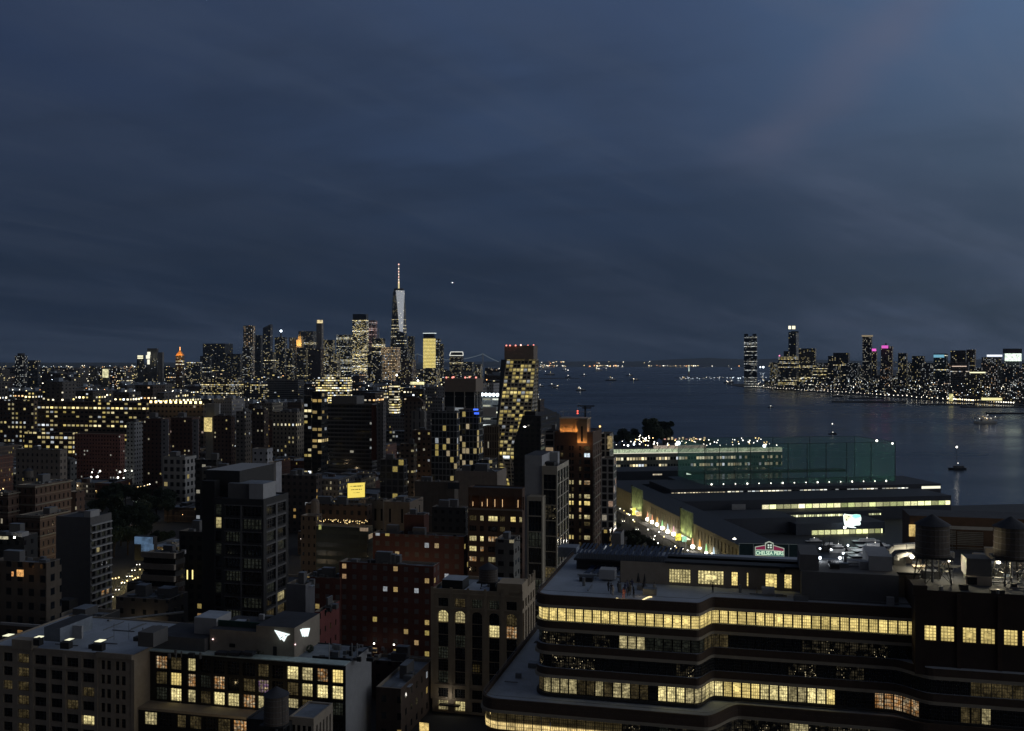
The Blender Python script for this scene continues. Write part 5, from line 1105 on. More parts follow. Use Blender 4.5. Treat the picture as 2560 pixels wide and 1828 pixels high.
for x in (80,121,161,201,241,333): MB().box(P[0],X(x)-.45,X(x)+.45,-.22,-.004,GZ,z-.9,0).build('pier',M['cream'],t)
sk=emat('skylight_glow',(1,.98,.68),1.05)
for (x,y) in ((21,1588),(97,1593),(173,1598),(251,1602)):
    Y=YZ(y,z-.1); p=XY(x,Y); s_=thing('skylight',(p.x,p.y,z-.5),"lit rooftop skylight on the cream loft, "+{21:"first",97:"second",173:"third",251:"fourth"}[x]+" from the left edge","skylight","lit skylights on the cream loft roof")
    MB().box(p,-1,1,-1.2,1.2,z-.5,z-.12,0).build('kerb',M['steel'],s_); MB().box(p,-.9,.9,-1.1,1.1,z-.118,z-.05,0).build('pane',sk,s_)
def onroof(x0,x1,y0,y1,Y,dd,m,name,par,mt=None): return pyb(x0,x1,y0,y1,Y,dd,m,name,par,mt)
onroof(110,155,1568,1602,236,12,M['roof'],'bulkhead',t,M['roofd']); onroof(155,210,1562,1594,240,.6,M['lgrey'],'roof_wall',t)
for (x0,x1,y0,y1,Y) in ((150,174,1606,1622,233),(229,257,1610,1627,232),(83,100,1598,1614,234)): onroof(x0,x1,y0,y1,Y,1.5,M['char'],'roof_unit',t)
onroof(0,120,1556,1562,262,.6,M['lgrey'],'parapet',t)
mb=MB(); a=px3(270,1552,262); b=px3(458,1531,292); mb.bar(a,b,.35,0,8); mb.build('exhaust_duct',M['steel'],t)
onroof(345,387,1580,1616,231,6,M['grey'],'bulkhead',t)
for x in (285,322): a=px3(x,1600,236); MB().bar(a,(a[0],a[1],a[2]+4),.05).build('mast',M['steel'],t)
clutter(t,P[0]+U*6+V*1,w-8,d*.8,z-.5,26,random.Random(3))
# white gable wall left
t,P,w,d,z=hero("pale party wall building with a stepped parapet at the left edge",-60,99,104,1500,268)
mb=MB(); z1=ZA(1478,268); z2=ZA(1512,268)
mb.prism(P,GZ,z2,0,-1); mb.box(P[0],w-4.4,w,0,.5,z2-.002,z1,0); mb.face([(*(P[0]),z2),(*(P[0]+U*(w-4.4)),z2),(*(P[0]+U*(w-4.4)),z2+1.6),(*P[0],z2-.01)],0); mb.build('wall',[M['cream']],t); MB().prism([p for p in P],z2-.6,z2-.2,0,0).build('roof',M['roofd'],t)
pyb(2,30,1498,1512,272,3,M['roofl'],'roof_box',t); pyb(60,98,1466,1484,272,4,M['roofd'],'roof_box',t)
# black loft with the paper dart logos
t,P,w,d,z=hero("black loft building with large lit grid windows and a glowing dart logo",353,864,928,1664,225)
F1=Facade(t); mb=shell(t,P,z,M['black'],M['roof'],par=.25,openside=False)
cols=[(356,372),(388,418),(425,454),(468,489),(499,527),(533,562),(568,598),(606,638),(643,672),(680,708),(716,746),(753,782),(791,820),(829,858)]
X=lambda px:( (((px-1280)/F)*P[0].y-P[0].x)/(math.cos(TH)+((px-1280)/F)*math.sin(TH)) )
us=[(X(a+1),X(b-1)) for a,b in cols]; nv=5; fh=3.75; vs=sorted([(z-1.2-3.05-fh*k,z-1.2-fh*k) for k in range(nv)])
tabB=["..DOHDK.KOKHYKYO".replace('.','K')[:14]]

TB=["KODHKKKKDKHWOY","KDYOGOKDPKDHHH","KGHWDHHOWKWDKG","KGDKKDKKKDKKKK","KKGKKKDKKKKKKK"]
F1.grid(mb,P[0],P[1],GZ,z,us,vs,lambda i,j:TB[nv-1-j][i],4,4,.4)
mb.build('wall',[M['black']],t); F1.done()
MB().prism([P[1]+U*.004,P[2]+U*.004,P[2]+U*.05,P[1]+U*.05],GZ,z+.02,0,0).build('party_wall',M['lgrey'],t)
MB().box(P[0],0,w,-.6,2.8,z-.02,z+.22,0).build('roof_edge',mat('seafoam_roof_edge',(.58,.72,.72),.8),t)
zt2=z-1.2-3.05-fh*2-.3; MB().box(P[0],0,X(658),-4.8,-.01,zt2-.6,zt2,0).box(P[0],0,X(658),-4.2,-.2,GZ,zt2-.6,1).build('terrace',[M['cream'],M['black']],t)
mb=MB(); ua=[(X(a)+.25,X(b)+.25) for a,b in cols[:8]]; wall_open(mb,P[0]-V*4.7,P[0]-V*4.7+U*X(658),GZ,zt2,[(a,b,zt2-4.0,zt2-1.0) for a,b in ua],0,.3)
for i,(a,b) in enumerate(ua): window(t,P[0]-V*4.7,U,a,b,zt2-4.0,zt2-1.0,"HWKDDKDO"[i],4,4,.28)
mb.build('terrace_front',M['black'],t)
for x in (398,432,541,575,618): p=px3(x,1778,221); lamp('terrace_wash',(p[0],p[1]-1.2,zt2+.7),60,(1,.75,.38),.2)
# penthouse with logos
pa=XY(524,236); wP=(750-524)/F*236*1.02; pz=ZA(1564,233); zr=z-.25
mb=MB().box(XY(524,236),0,wP*.555,0,13,zr,pz-1.6,0,1).box(XY(524,236),wP*.555,wP,0,14,zr,pz,0,1); mb.build('penthouse',[M['cream'],M['roofd']],t)
MB().box(XY(524,236),.2,wP*.55,3,3.3,pz-1.6,pz-.2,0).build('screen_wall',mat('dark_green_screen',(.02,.07,.06),.8),t)
MB().box(XY(380,238),0,14.2,0,12,zr,ZA(1588,238),0,1).build('penthouse_wing',[M['grey'],M['roofd']],t); MB().box(XY(480,238.5),0,6,1,8,ZA(1590,238),ZA(1547,238),0,1).build('white_bulkhead',[M['lgrey'],M['roofl']],t)
def flat(name,pts,O,u,n,m,par,th_=.12,holes=()):
    """a cut-out plate on a wall: pts are (along, height)"""
    mb=MB(); f=[(O.x+u.x*a+n.x*th_,O.y+u.y*a+n.y*th_,zz) for a,zz in pts]; g=[(O.x+u.x*a,O.y+u.y*a,zz) for a,zz in pts]
    mb.face(f,0)
    for i in range(len(pts)): j=(i+1)%len(pts); mb.face([f[i],g[i],g[j],f[j]],0)
    return mb.build(name,m,par)
OW=XY(524,236); tq=lambda px:( (((px-1280)/F)*OW.y-OW.x)/(math.cos(TH)+((px-1280)/F)*math.sin(TH)) )
zq=lambda px,y: ZA(y,OW.y-tq(px)*math.sin(TH))
sg=thing('logo_sign',(*XY(705,233),zq(705,1590)),"glowing white paper dart logo on the penthouse front","sign"); glow=emat('logo_white',(.86,1,1),1.35); dkp=mat('logo_slot',(.02,.05,.06),.6)
L3=lambda pts:[(tq(a),zq(a,b)) for a,b in pts]
flat('plate',L3([(686.3,1575.2),(701.5,1600),(704,1597.5),(710.5,1603.8),(714,1597),(718,1590),(725.2,1586)]),OW,U,-V,glow,sg)
for pts in ([(700.5,1595.0),(708.6,1590.4),(709,1592.0),(702,1596.3)],[(712,1590),(718.5,1585.6),(719.5,1586.6),(713,1591.4)],[(697.5,1589.5),(703.8,1585.6),(704.2,1586.4),(698,1590.2)],[(706,1586.4),(708.4,1584),(709,1584.7),(706.6,1587)],[(708.5,1596),(710.3,1595),(710.6,1596.5),(709,1597.4)]): flat('slot',L3(pts),OW-V*.125,U,-V,dkp,sg,.02)
OS=XY(524,236)+U*wP; sg=thing('logo_sign',(*OS,zq(765,1580)),"second glowing white logo, on the penthouse flank","sign"); hz=lambda y:ZA(y,236)
sv=lambda x,y:(lambda k:(k,ZA(y,OS.y+V.y*k)))((((x-1280)/F)*OS.y-OS.x)/(V.x-((x-1280)/F)*V.y))
flat('plate',[sv(*p_) for p_ in ((754.5,1572),(774,1570.5),(769,1591),(766,1591),(764,1589.8),(761,1592.5))][::-1],OS,V,U,glow,sg); flat('plate',[sv(*p_) for p_ in ((750,1574),(753.3,1573.5),(758.5,1591),(756,1591.5))][::-1],OS,V,U,glow,sg)
lamp('logo_glow',(*(OW+U*tq(705)-V*1.4),zq(705,1590)),14,(.8,1,1),.8); lamp('logo_glow_b',(*(OS+U*1.3+V*5),hz(1582)),10,(.8,1,1),.8)
for x,y in ((533,1598),(739,1611)): MB().ball((*(OW+U*tq(x)-V*.15),zq(x,y)),.16,0).build('alarm_lamp',emat('pink_lamp',(1,.7,.7),3),t)
MB().box(OW,tq(683),tq(692),-.12,-.003,zr,zr+2.6,0).build('door',M['black'],t)
MB().box(OW,tq(574),tq(588),-.1,-.003,zq(580,1618),zq(580,1609),0).build('vent',M['black'],t)
for i,x in enumerate((540,572,607)): onroof(x-4,x+26,1631,1638,232-i*.6,2,M['roofd'],'roof_hatch',t)
sr=random.Random(9)
for i in range(22):
    a=sr.uniform(X(775),X(915)); b=sr.uniform(3.4,15); c=P[0]+U*a+V*b; s2=sr.uniform(.4,1.2)
    MB().box(c,0,s2*1.5,0,s2,z-.2,z+sr.uniform(.3,1.1),0).build('roof_unit',sr.choice((M['char'],M['steel'],M['grey'])),t)
for x,y in ((823,1645),(880,1608),(893,1622)): a=px3(x,y,229); MB().bar((a[0],a[1],z-.2),(a[0],a[1],z+4),.12,0,6).build('chimney_pipe',M['lgrey'],t)
MB().box(P[0],X(766),X(862),3.2,3.5,z-.24,z+.6,0).build('deck_wall',M['black'],t)
# shrubs on the penthouse terrace
def leafball(mb,c,r,n,s,rg,m=0,flat_=1.0):
    c=Vector(c)
    for _ in range(n):
        d_=Vector((rg.gauss(0,1),rg.gauss(0,1),rg.gauss(0,1))).normalized()*r*(rg.uniform(.35,1)**.5); d_.z*=flat_
        a=Vector((rg.gauss(0,1),rg.gauss(0,1),rg.gauss(0,1))).normalized(); b=a.orthogonal().normalized(); p=c+d_; k=s*rg.uniform(.6,1.4)
        mb.face([p+a*k,p+b*k*.6,p-a*k,p-b*k*.6],m)
lg=random.Random(2)
for i,x in enumerate((648,660,705,718,726,775)):
    p=px3(x,1636,233.5 if x<760 else 236); s=thing('shrub',(p[0],p[1],zr),["","",""][0]+"dark leafy shrub in front of the penthouse, "+("left of the logo" if x<680 else "below the logo" if x<750 else "beside the penthouse flank"),"shrub","shrubs along the penthouse wall")
    mb=MB(); leafball(mb,(p[0],p[1],zr+.9),.95,260,.16,lg); mb.build('foliage',M['leaf'],s,weld=False)
clutter(t,XY(392,232),XY(524,232).x-XY(392,232).x,3,z-.25,7,random.Random(8)); clutter(t,XY(535,239),22,10,pz-1.6,12,random.Random(4))
# charcoal tower, left of centre
t,P,w,d,z=hero("charcoal framed glass apartment tower with one bright lit room, left of centre","x" and 535,659,721,1249,290,name='apartment_tower',cat='tower')
F1=Facade(t); mb=shell(t,P,z,M['char'],M['roof'],par=.5)
X=lambda px:( (((px-1280)/F)*P[0].y-P[0].x)/(math.cos(TH)+((px-1280)/F)*math.sin(TH)) )
fh=3.9; vs=sorted([(z-1.9-fh*k-3.35,z-1.9-fh*k) for k in range(11)]); n=len(vs)
TC=["GGK","GKK","GKK","GKK","GKK","GKK","GKK","GKD","KKK","KOW","KKK"]
TC=["KGK","KGK","KKK","KKK","KKK","KKK","KDD","KKK","KKK","KWH","KKK"]
def kt(i,j):
    r=n-1-j
    if i==0 and r==1: return 'H'
    if r==9 and i==2: return 'H'
    if r==9 and i==1: return 'D'
    if r==10 and i>=1: return 'D'
    return 'K' if (i+r)%3 else 'G'
F1.grid(mb,P[0],P[1],GZ,z,[(X(537),X(553)),(X(562),X(601)),(X(605),X(653))],vs,kt,5,3,.9)
F1.grid(mb,P[1],P[2],GZ,z,[(d*.12,d*.46),(d*.54,d*.88)],vs,lambda i,j:('W' if n-1-j in(7,) and i==1 else ('D' if n-1-j in (8,) else ('K' if (i+j)%4 else 'G'))),4,3,.5)
mb.build('wall',[M['char']],t); F1.done()
for k in range(12):
    zz=z-1.9-fh*k+.02
    if zz>8: MB().box(P[0],X(560),X(655),-.12,-.003,zz-.3,zz,0).build('floor_band',M['grey'],t); MB().box(P[1],.003,.1,d*.1,d*.9,zz-.5,zz,0).build('floor_band',M['grey'],t)
MB().box(P[1],.003,.16,d*.47,d*.53,GZ,z-2,0).build('mullion_pier',M['grey'],t)
MB().box(P[0],X(601),X(605),-.15,-.003,GZ,z-2,0).build('mullion_pier',M['grey'],t)
z2=ZA(1175,300); MB().box(XY(514,300),0,11.5,0,22,GZ,z2,0,1).build('dark_slab',[M['char'],M['lgrey']],t)
MB().box(XY(514,297),0,4.2,-2,1,GZ,ZA(1200,297),0,1).build('dark_slab',[M['black'],M['char']],t)
MB().box(XY(570,296),0,10,0,9,z-.6,ZA(1208,296),0,1).build('penthouse',[M['grey'],M['roof']],t); MB().box(XY(586,304),0,2.6,0,8,z,ZA(1191,304),0,1).build('penthouse',[M['lgrey'],M['roof']],t)
MB().box(XY(623,293),0,4.6,0,8,z-.6,ZA(1209,293),0,1).build('penthouse',[M['lgrey'],M['roof']],t)
clutter(t,P[0]+U*2,w-2,d,z-.5,10,random.Random(5))
# pale windowless tower, left
t,P,w,d,z=hero("plain grey windowless tower with balconied flank on the left",140,226,279,1294,340,name='apartment_tower',cat='tower')
mb=shell(t,P,z,M['grey'],M['roofd'],par=.4,openfront=False); F1=Facade(t)
fh=2.62; vs=sorted([(z-3.2-fh*k-1.9,z-3.2-fh*k) for k in range(12)]); vs=[v_ for v_ in vs if v_[0]>GZ]
F1.grid(mb,P[1],P[2],GZ,z,spans(d,4,d/4*.72,.3,.3),vs,lambda i,j:('O' if j==len(vs)-10 and i>1 else ('W' if (i*5+j*3)%29==0 else ('G' if (i+j)%3==0 else 'K'))),2,2,.5)
mb.build('wall',[M['grey']],t); F1.done()
for k in range(12):
    zz=z-3.2-fh*k
    if zz>5: MB().box(P[1],.003,.55,.2,d-.2,zz+.08,zz+.5,0).build('balcony_slab',M['lgrey'],t)
MB().box(P[1],-2.5,.04,-.04,d*.42,z,z+2.2,0).build('parapet_step',M['lgrey'],t)
for k in range(4): a=P[1]-U*(2+k*1.2)+V*2; MB().bar((*a,z),(*a,z+3+(k%2)*1.5),.05).build('antenna',M['steel'],t)
pyb(142,177,1500,1545,322,4,M['char'],'annex',t)
# leaning framed tower
Yt=720; zt=ZA(899,Yt)+.5
t=thing('leaning_tower',(*XY(1290,Yt),GZ),"tapering white grid framed tower full of yellow rooms under a plain crown","tower")
fm=fac((.50,.47,.42),2.8,2.8,.84,.76,.58,.0,1.2,(1,.76,.20),(1,.84,.38),pier=0,clump=.55,glass=(.012,.013,.016))
u,v=uv(); 
def tp(x,Y): return XY(x,Y)
secs=[(1210,1266,1290,1322,0),(1140,1235,1298,1326,0),(1034,1241,1322,1337,0),(899,1253,1336,1343,0)]
secs=[(1235,1262,1300,1322),(1140,1236,1314,1336),(1034,1249,1328,1343),(899,1267,1340,1345)]
S_=[]
for (y,xl,xc,xr) in secs:
    C=footprint(xl,xc,xr,Yt,TH); S_.append((ZA(y,Yt),C))
mb=MB(); 
Z0=S_[0][0]
for (za_,A_),(zb_,B2) in zip(S_,S_[1:]):
    for i,(a,b) in enumerate(((0,1),(1,2),(2,3),(3,0))):
        Lr=(A_[b]-A_[a]).length; ox=(0,100,200,300)[i]
        nu=5.6*round(max(Lr,5)/5.6) if i==0 else Lr
        mb.face([(*A_[a],za_),(*A_[b],za_),(*B2[b],zb_),(*B2[a],zb_)],0 if i==0 else 2,[(ox,za_-Z0),(ox+nu,za_-Z0),(ox+nu,zb_-Z0),(ox,zb_-Z0)])
A_=S_[0][1]; mb.prism(A_[:4],GZ,Z0,0,-1)
B2=S_[-1][1]; mb.face([(*p,S_[-1][0]) for p in B2[:4]],1); fm2=fac((.50,.47,.42),5.6,2.8,.80,.80,.06,.0,1.1,(1,.76,.20),(1,.84,.38),glass=(.012,.013,.016)); mb.build('glazed_frame',[fm,M['roof'],fm2],t)
mw=MB(); ks=[(S_[1],1235.2,.6),(S_[2],1243.5,6),(S_[3],1253,12)]; ring_=[]
for (zz_,C__),xx_,dd_ in ks: q0=C__[0]-V*.05; q1=XY(xx_,C__[0].y+dd_); q2_=C__[0]+V*(dd_+2); ring_.append((zz_,q0,q1,q2_))
for (za_,a0,a1,a2),(zb_,b0,b1,b2) in zip(ring_,ring_[1:]):
    mw.face([(*a1,za_),(*a0,za_),(*b0,zb_),(*b1,zb_)],0,[(0,0),(6,0),(6,30),(0,30)]); mw.face([(*a2,za_),(*a1,za_),(*b1,zb_),(*b2,zb_)],0)
zz_,a0,a1,a2=ring_[-1]; mw.face([(*a0,zz_),(*a2,zz_),(*a1,zz_)],0)
mw.build('dark_facet',M['char'],t)
for i,(a,b) in enumerate(((0,1),)):   # bright frame lines
    for f_ in (0,.25,.5,.75,1.0):
        m2=MB(); 
        for (za_,A_),(zb_,B2) in zip(S_,S_[1:]):
            pa_=A_[0].lerp(A_[1],f_); pb_=B2[0].lerp(B2[1],f_); m2.bar((*(pa_-V*.25),za_),(*(pb_-V*.25),zb_),.42)
        m2.build('column',M['pale'],t)
for f_ in (.5,1.0):
    m2=MB()
    for (za_,A_),(zb_,B2) in zip(S_,S_[1:]):
        pa_=A_[1].lerp(A_[2],f_); pb_=B2[1].lerp(B2[2],f_); m2.bar((*(pa_+U*.2),za_),(*(pb_+U*.2),zb_),.38)
    m2.build('column',M['pale'],t)
nF=int((S_[-1][0]-Z0)/2.8)
for k in range(nF+1):
    zz=S_[-1][0]-k*2.8
    for (za_,A_),(zb_,B2) in zip(S_,S_[1:]):
        if za_<=zz<=zb_:
            f_=(zz-za_)/(zb_-za_); m2=MB(); q0=A_[0].lerp(B2[0],f_)-V*.22; q1=A_[1].lerp(B2[1],f_)-V*.22; q2=A_[2].lerp(B2[2],f_)+U*.2
            m2.bar((*q0,zz),(*q1,zz),.22 if k%4 else .34).bar((*(q1+U*.2),zz),(*q2,zz),.22 if k%4 else .34); m2.build('floor_beam',M['pale'],t); break
MB().box(XY(1261,Yt+2),0,22,0,14,S_[-1][0],ZA(864,Yt+2),0,1).build('crown',[M['beige'],M['roofd']],t)
for x,y in ((1266,864),(1275,864),(1289,864),(1302,863),(1320,864),(1334,863)): MB().ball(px3(x,y,Yt-1),.6,0).build('beacon',emat('beacon_pink',(1,.6,.5),2.6) if x in(1302,) else M['lr'],t)
SEEN.append((1235,1343,899,Yt,'tapering white grid framed tower'))
reserve([XY(1235,Yt),XY(1345,Yt),XY(1345,Yt+30),XY(1235,Yt+30)])
lamp('tower_wash',(*XY(1285,Yt-60),60),2500,(1,.85,.6),3)
# black twin in front
t,P,w,d,z=hero("black faceted tower with almost no lights in front of the leaning tower",1300,1352,1392,1040,600,name='dark_tower',cat='tower')
mk=fac((.012,.012,.013),3.4,3.3,.5,.5,.03,0,1.2,WHT,WHT); mb=MB(); zz=ZA(1110,600)
Q=[P[0]-U*4,P[1],P[2],P[3]-U*4]; mb.prism(Q,GZ,zz,0,-1); mb.prism(Q,zz,z,0,1,top=[P[0]+U*1.5,P[1],P[2],P[3]+U*1.5]); mb.build('wall',[mk,M['roofd']],t)
MB().box(P[0],2,9,3,10,z,z+2.5,0).build('bulkhead',M['black'],t); MB().ball(px3(1312,1067,597),.9,0,6,3,.4).build('lit_window',M['lw'],t)
# brick tower with the glowing copper crown
Yc=420; t,P,w,d,z=hero("dark brick tower with an orange floodlit crown",1386,1482,1504,1081,Yc,name='brick_tower',cat='tower')
F1=Facade(t); mb=shell(t,P,z,M['brown'],M['roofd'],par=.5)
X=lambda px:( (((px-1280)/F)*P[0].y-P[0].x)/(math.cos(TH)+((px-1280)/F)*math.sin(TH)) )
vs=sorted([(z-6-2.95*k-1.9,z-6-2.95*k) for k in range(16)])
us=[(X(1392),X(1397)),(X(1401),X(1408)),(X(1422),X(1427)),(X(1429),X(1434)),(X(1447),X(1453)),(X(1460),X(1475))]
n=len(vs); LT={(3,5):'W',(2,5):'W',(4,5):'W',(5,5):'O',(3,7):'W',(2,7):'W',(4,7):'W',(5,7):'W',(2,8):'Y',(3,8):'Y',(4,8):'Y',(5,8):'Y',(4,9):'O',(2,10):'W',(3,10):'W',(4,10):'W',(5,10):'W',(4,12):'D',(2,13):'Y',(3,13):'Y',(4,13):'D',(5,13):'W',(5,1):'B',(2,6):'K'}
F1.grid(mb,P[0],P[1],GZ,z,us,vs,lambda i,j:LT.get((i,n-1-j),'D' if (i*7+j*5)%11==0 else 'K'),2,2,.35,hold=True)
F1.grid(mb,P[1],P[2],GZ,z,spans(d,4,1.6,.3,.3),vs,lambda i,j:'K',2,2,.35,hold=True)
mb.build('wall',[M['brown']],t); F1.done()
for k in range(0,16,2): MB().box(P[1],.003,.25,.1,d,z-5.4-2.95*k,z-5.0-2.95*k,0).build('string_course',M['conc'],t)
zc0=z; zc1=ZA(1049,Yc); cpO=P[0]+U*X(1398)+V*1.2; cw=X(1467)-X(1398)
bs=mat('buff_stone',(.40,.27,.15),.8,var=.12)
mb=MB(); wall_open(mb,cpO,cpO+U*cw,zc0-4.5,zc1,[(1.0,1.6,zc0+.5,zc0+2.6),(2.6,5.4,zc0+.5,zc0+2.6),(6.1,6.7,zc0+.5,zc0+2.6),(9.6,10.5,zc0-3.5,zc0+2.6)],0,.5)
pr_=cpO+U*cw; wall_open(mb,pr_,pr_+V*9,zc0-.4,zc1,[(k*1.1+.6,k*1.1+1.1,zc0+.4,zc0+4) for k in range(7)],0,.4)
mb.box(cpO,0,cw,.55,9,zc0-.5,zc1-.4,0); mb.build('crown',bs,t)
MB().box(cpO,-.3,cw+.3,-.4,9.3,zc1,zc1+.45,0).build('crown_cornice',mat('pale_cornice',(.5,.42,.32),.8),t)
MB().box(cpO,.05,cw-.05,.7,8.5,zc0-4,zc1-.8,0).build('crown_core',M['black'],t)
MB().box(cpO,8.0,12.2,-1.9,.0,zc0-4.6,zc1-1.2,0).build('bay',bs,t); MB().box(cpO,9.6,10.5,-1.97,-1.92,zc0-4.0,zc0+2.6,0).build('slot_window',M['glass'],t)
for a,b_ in ((1.2,-1.0),(4.2,-1.0),(7.0,-1.0),(8.7,-3.0),(11.5,-3.0)): q=cpO+U*a+V*b_; lamp('crown_uplight',(*q,zc0+(.5 if a<8 else -4.3)),130 if a<8 else 170,(1,.50,.17),.15)
q=cpO+U*(cw+1.0)+V*3; lamp('crown_uplight',(*q,zc0+.4),170,(1,.50,.17),.15); q=P[2]-V*1-U*.6; MB().ball((*q,zc0+.9),.45,0,8,5).build('lamp',emat('lamp',(1,.6,.2),2.5),t)
mb=MB()
for (a,b_) in ((0,0),(cw,0),(cw,9),(0,9)): q=cpO+U*a+V*b_; mb.bar((*q,zc1+.4),(*q,zc1+3),.09)
qs=[cpO,cpO+U*cw,cpO+U*cw+V*9,cpO+V*9]
for i in range(4): mb.bar((*qs[i],zc1+3),(*qs[(i+1)%4],zc1+3),.1)
for a in (1.5,4,9): q=cpO+U*a; mb.bar((*q,zc1+.4),(*q,zc1+3),.07)
mb.build('roof_rail',M['lgrey'],t)
q=cpO+U*7.5+V*2
for k in (2.4,3.4): MB().ball((*q,zc1+k),.32,0,6,4).build('beacon',emat('red_beacon_b',(1,.1,.06),3.5),t)
cr_=thing('crane',(*XY(1465,500),ZA(1035,500)),"dark tower crane jib standing above the orange crowned tower","crane"); p=px3(1463,1030,500)
MB().bar((p[0],p[1],p[2]-6),(p[0],p[1],p[2]+3),.6).build('mast',M['black'],cr_); a=px3(1443,1015,500); b=px3(1486,1015.5,500); MB().bar(a,b,.45).build('jib',M['black'],cr_); a=px3(1455,1020,500); b=px3(1478,1020,500); MB().bar(a,b,.5).build('cab',M['black'],cr_)
# white grid wings either side of the brick tower
wg=fac((.42,.40,.37),4.3,2.95,.78,.74,.05,0,1.1,WRM,WHT,glass=(.014,.014,.017))
wg2=fac((.42,.40,.37),2.7,2.95,.72,.78,.07,0,1.1,(1,.5,.3),WHT,glass=(.014,.014,.017))
t1=tower("white gridded wing left of the orange crowned tower",1362,1393,1396,1078,440,wg,name='grid_wing',cat='building',bits=1)
t1=tower("white gridded upper wing with a lit corner, right of the orange crowned tower",1499,1524,1534,1085,452,wg2,name='grid_wing',cat='building')
tb(t1[0],'lit_room',1519,1531,1090,1122,448,emat('corner_room',(1,.75,.35),.30,emap=.9),.3)
t1=tower("white gridded narrow block stepping down toward the piers",1503,1534,1541,1146,415,wg2,name='grid_wing',cat='building')
t1=tower("small brick end block with two lit rooms by the gridded wing",1504,1524,1529,1325,400,fac(bk,3.2,3.4,.4,.5,.5,0,1,YEL,WRM),name='grid_wing',cat='building')
t1=tower("low pale roof shed beside the small brick end block",1530,1552,1560,1334,395,mat('pale_shed_wall',(.22,.22,.23),.9),name='city_building',cat='building')
# cream framed tower
Yf=300; t,P,w,d,z=hero("cream framed glass tower with a blank white slab behind, right of centre",1355,1393,1422,1166,Yf,name='apartment_tower',cat='tower')
F1=Facade(t); mb=shell(t,P,z,M['pale'],M['roofd'],par=1.0)
vs=sorted([(z-2.6-4.75*k-4.5,z-2.6-4.75*k) for k in range(11)]); vs=[v_ for v_ in vs if v_[0]>GZ]; n=len(vs)
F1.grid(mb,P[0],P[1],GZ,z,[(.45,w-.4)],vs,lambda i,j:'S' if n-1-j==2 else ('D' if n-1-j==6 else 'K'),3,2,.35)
vs3=sorted([(z-1.6-4.2*k-3.9,z-1.6-4.2*k) for k in range(12)]); vs3=[v_ for v_ in vs3 if v_[0]>GZ]
F1.grid(mb,P[1],P[2],GZ,z,spans(d,4,d/4*.78,.2,.2),vs3,lambda i,j:'G' if (i*3+j)%5==0 else 'K',1,2,.3)
mb.build('frame',[M['pale']],t); F1.done()
sl=XY(1312,303); MB().box(sl,0,5.4,0,16,GZ,ZA(1138,303),0,1).build('white_slab',[M['lgrey'],M['roofd']],t)
P3=XY(1318,297.5); wl=4.7; zl=ZA(1242,297); mb=MB(); vs4=sorted([(zl-1.3-4.75*k-4.45,zl-1.3-4.75*k) for k in range(9)]); vs4=[q for q in vs4 if q[0]>GZ]
F2=Facade(t); F2.n=F1.n; F2.grid(mb,P3,P3+U*wl,GZ,zl,[(.35,wl-.3)],vs4,lambda i,j:'G' if j%3==0 else 'K',4,2,.35); mb.box(P3,0,wl,.4,6,GZ,zl-.01,0); mb.build('frame_wing',M['pale'],t); F2.done()
pyb(1362,1385,1155,1166,306,4,M['char'],'roof_unit',t); pyb(1360,1394,1130,1166,314,3,M['lgrey'],'roof_screen',t)
# brown block with the lit loggia
t,P,w,d,z=hero("brown block with a glowing loggia terrace between pillars",1170,1306,1318,1222,365,name='city_building')
F1=Facade(t,'brown'); mb=shell(t,P,z,M['brown'],M['roofd'],par=.4,openside=False)
X=lambda px:( (((px-1280)/F)*P[0].y-P[0].x)/(math.cos(TH)+((px-1280)/F)*math.sin(TH)) )
us=[(X(1173),X(1191)),(X(1200),X(1209)),(X(1220),X(1244)),(X(1249),X(1262)),(X(1276),X(1289)),(X(1298),X(1305))]
vs=sorted([(z-10.6-3.85*k-2.0,z-10.6-3.85*k) for k in range(6)]); n=len(vs)
TD=["DWHDYH","KKKKKK","OHOHKK","HWDKKK","DKODKK","KKKWKK"]
TD=["DWHDYW","KKKDKK","WHOHKK","HOKKKK","ODWDKK","KKOKKK"]
wall_open(mb,P[0],P[1],GZ,z,[(X(1173),w-.4,z-7.6,z-3.2)]+[(a,b,c,e) for a,b in us for c,e in vs],0,2.6)
for i,(a,b) in enumerate(us):
    for j,(c,e) in enumerate(vs): window(t,P[0],U,a,b,c,e,TD[n-1-j][i],3,2,.3)
mb.face([(*(P[0]+V*2.7),z-8),(*(P[1]+V*2.7),z-8),(*(P[1]+V*2.7),z-3),(*(P[0]+V*2.7),z-3)],0)
mb.build('wall',[M['brown']],t)
for x in (1177,1200,1213,1232,1251,1290,1309):
    a=X(x); MB().box(P[0],a-.25,a+.25,-.1,.5,z-8.0,z-3.0,0).build('pillar',M['brown'],t)
    q=P[0]+U*(a+.5)+V*.9; MB().box(q,0,.12,0,.12,z-7.2,z-4.4 if x>1205 else z-5.6,0).build('wall_lamp',emat('loggia_lamp%d'%x,(1,.62,.3),1.3),t); lamp('loggia_light',(q.x,q.y+.3,z-6.2),5,(1,.40,.14),.15)
MB().box(P[0],0,w,-.5,-.003,z-8.4,z-7.8,0).build('terrace_edge',M['beige'],t)
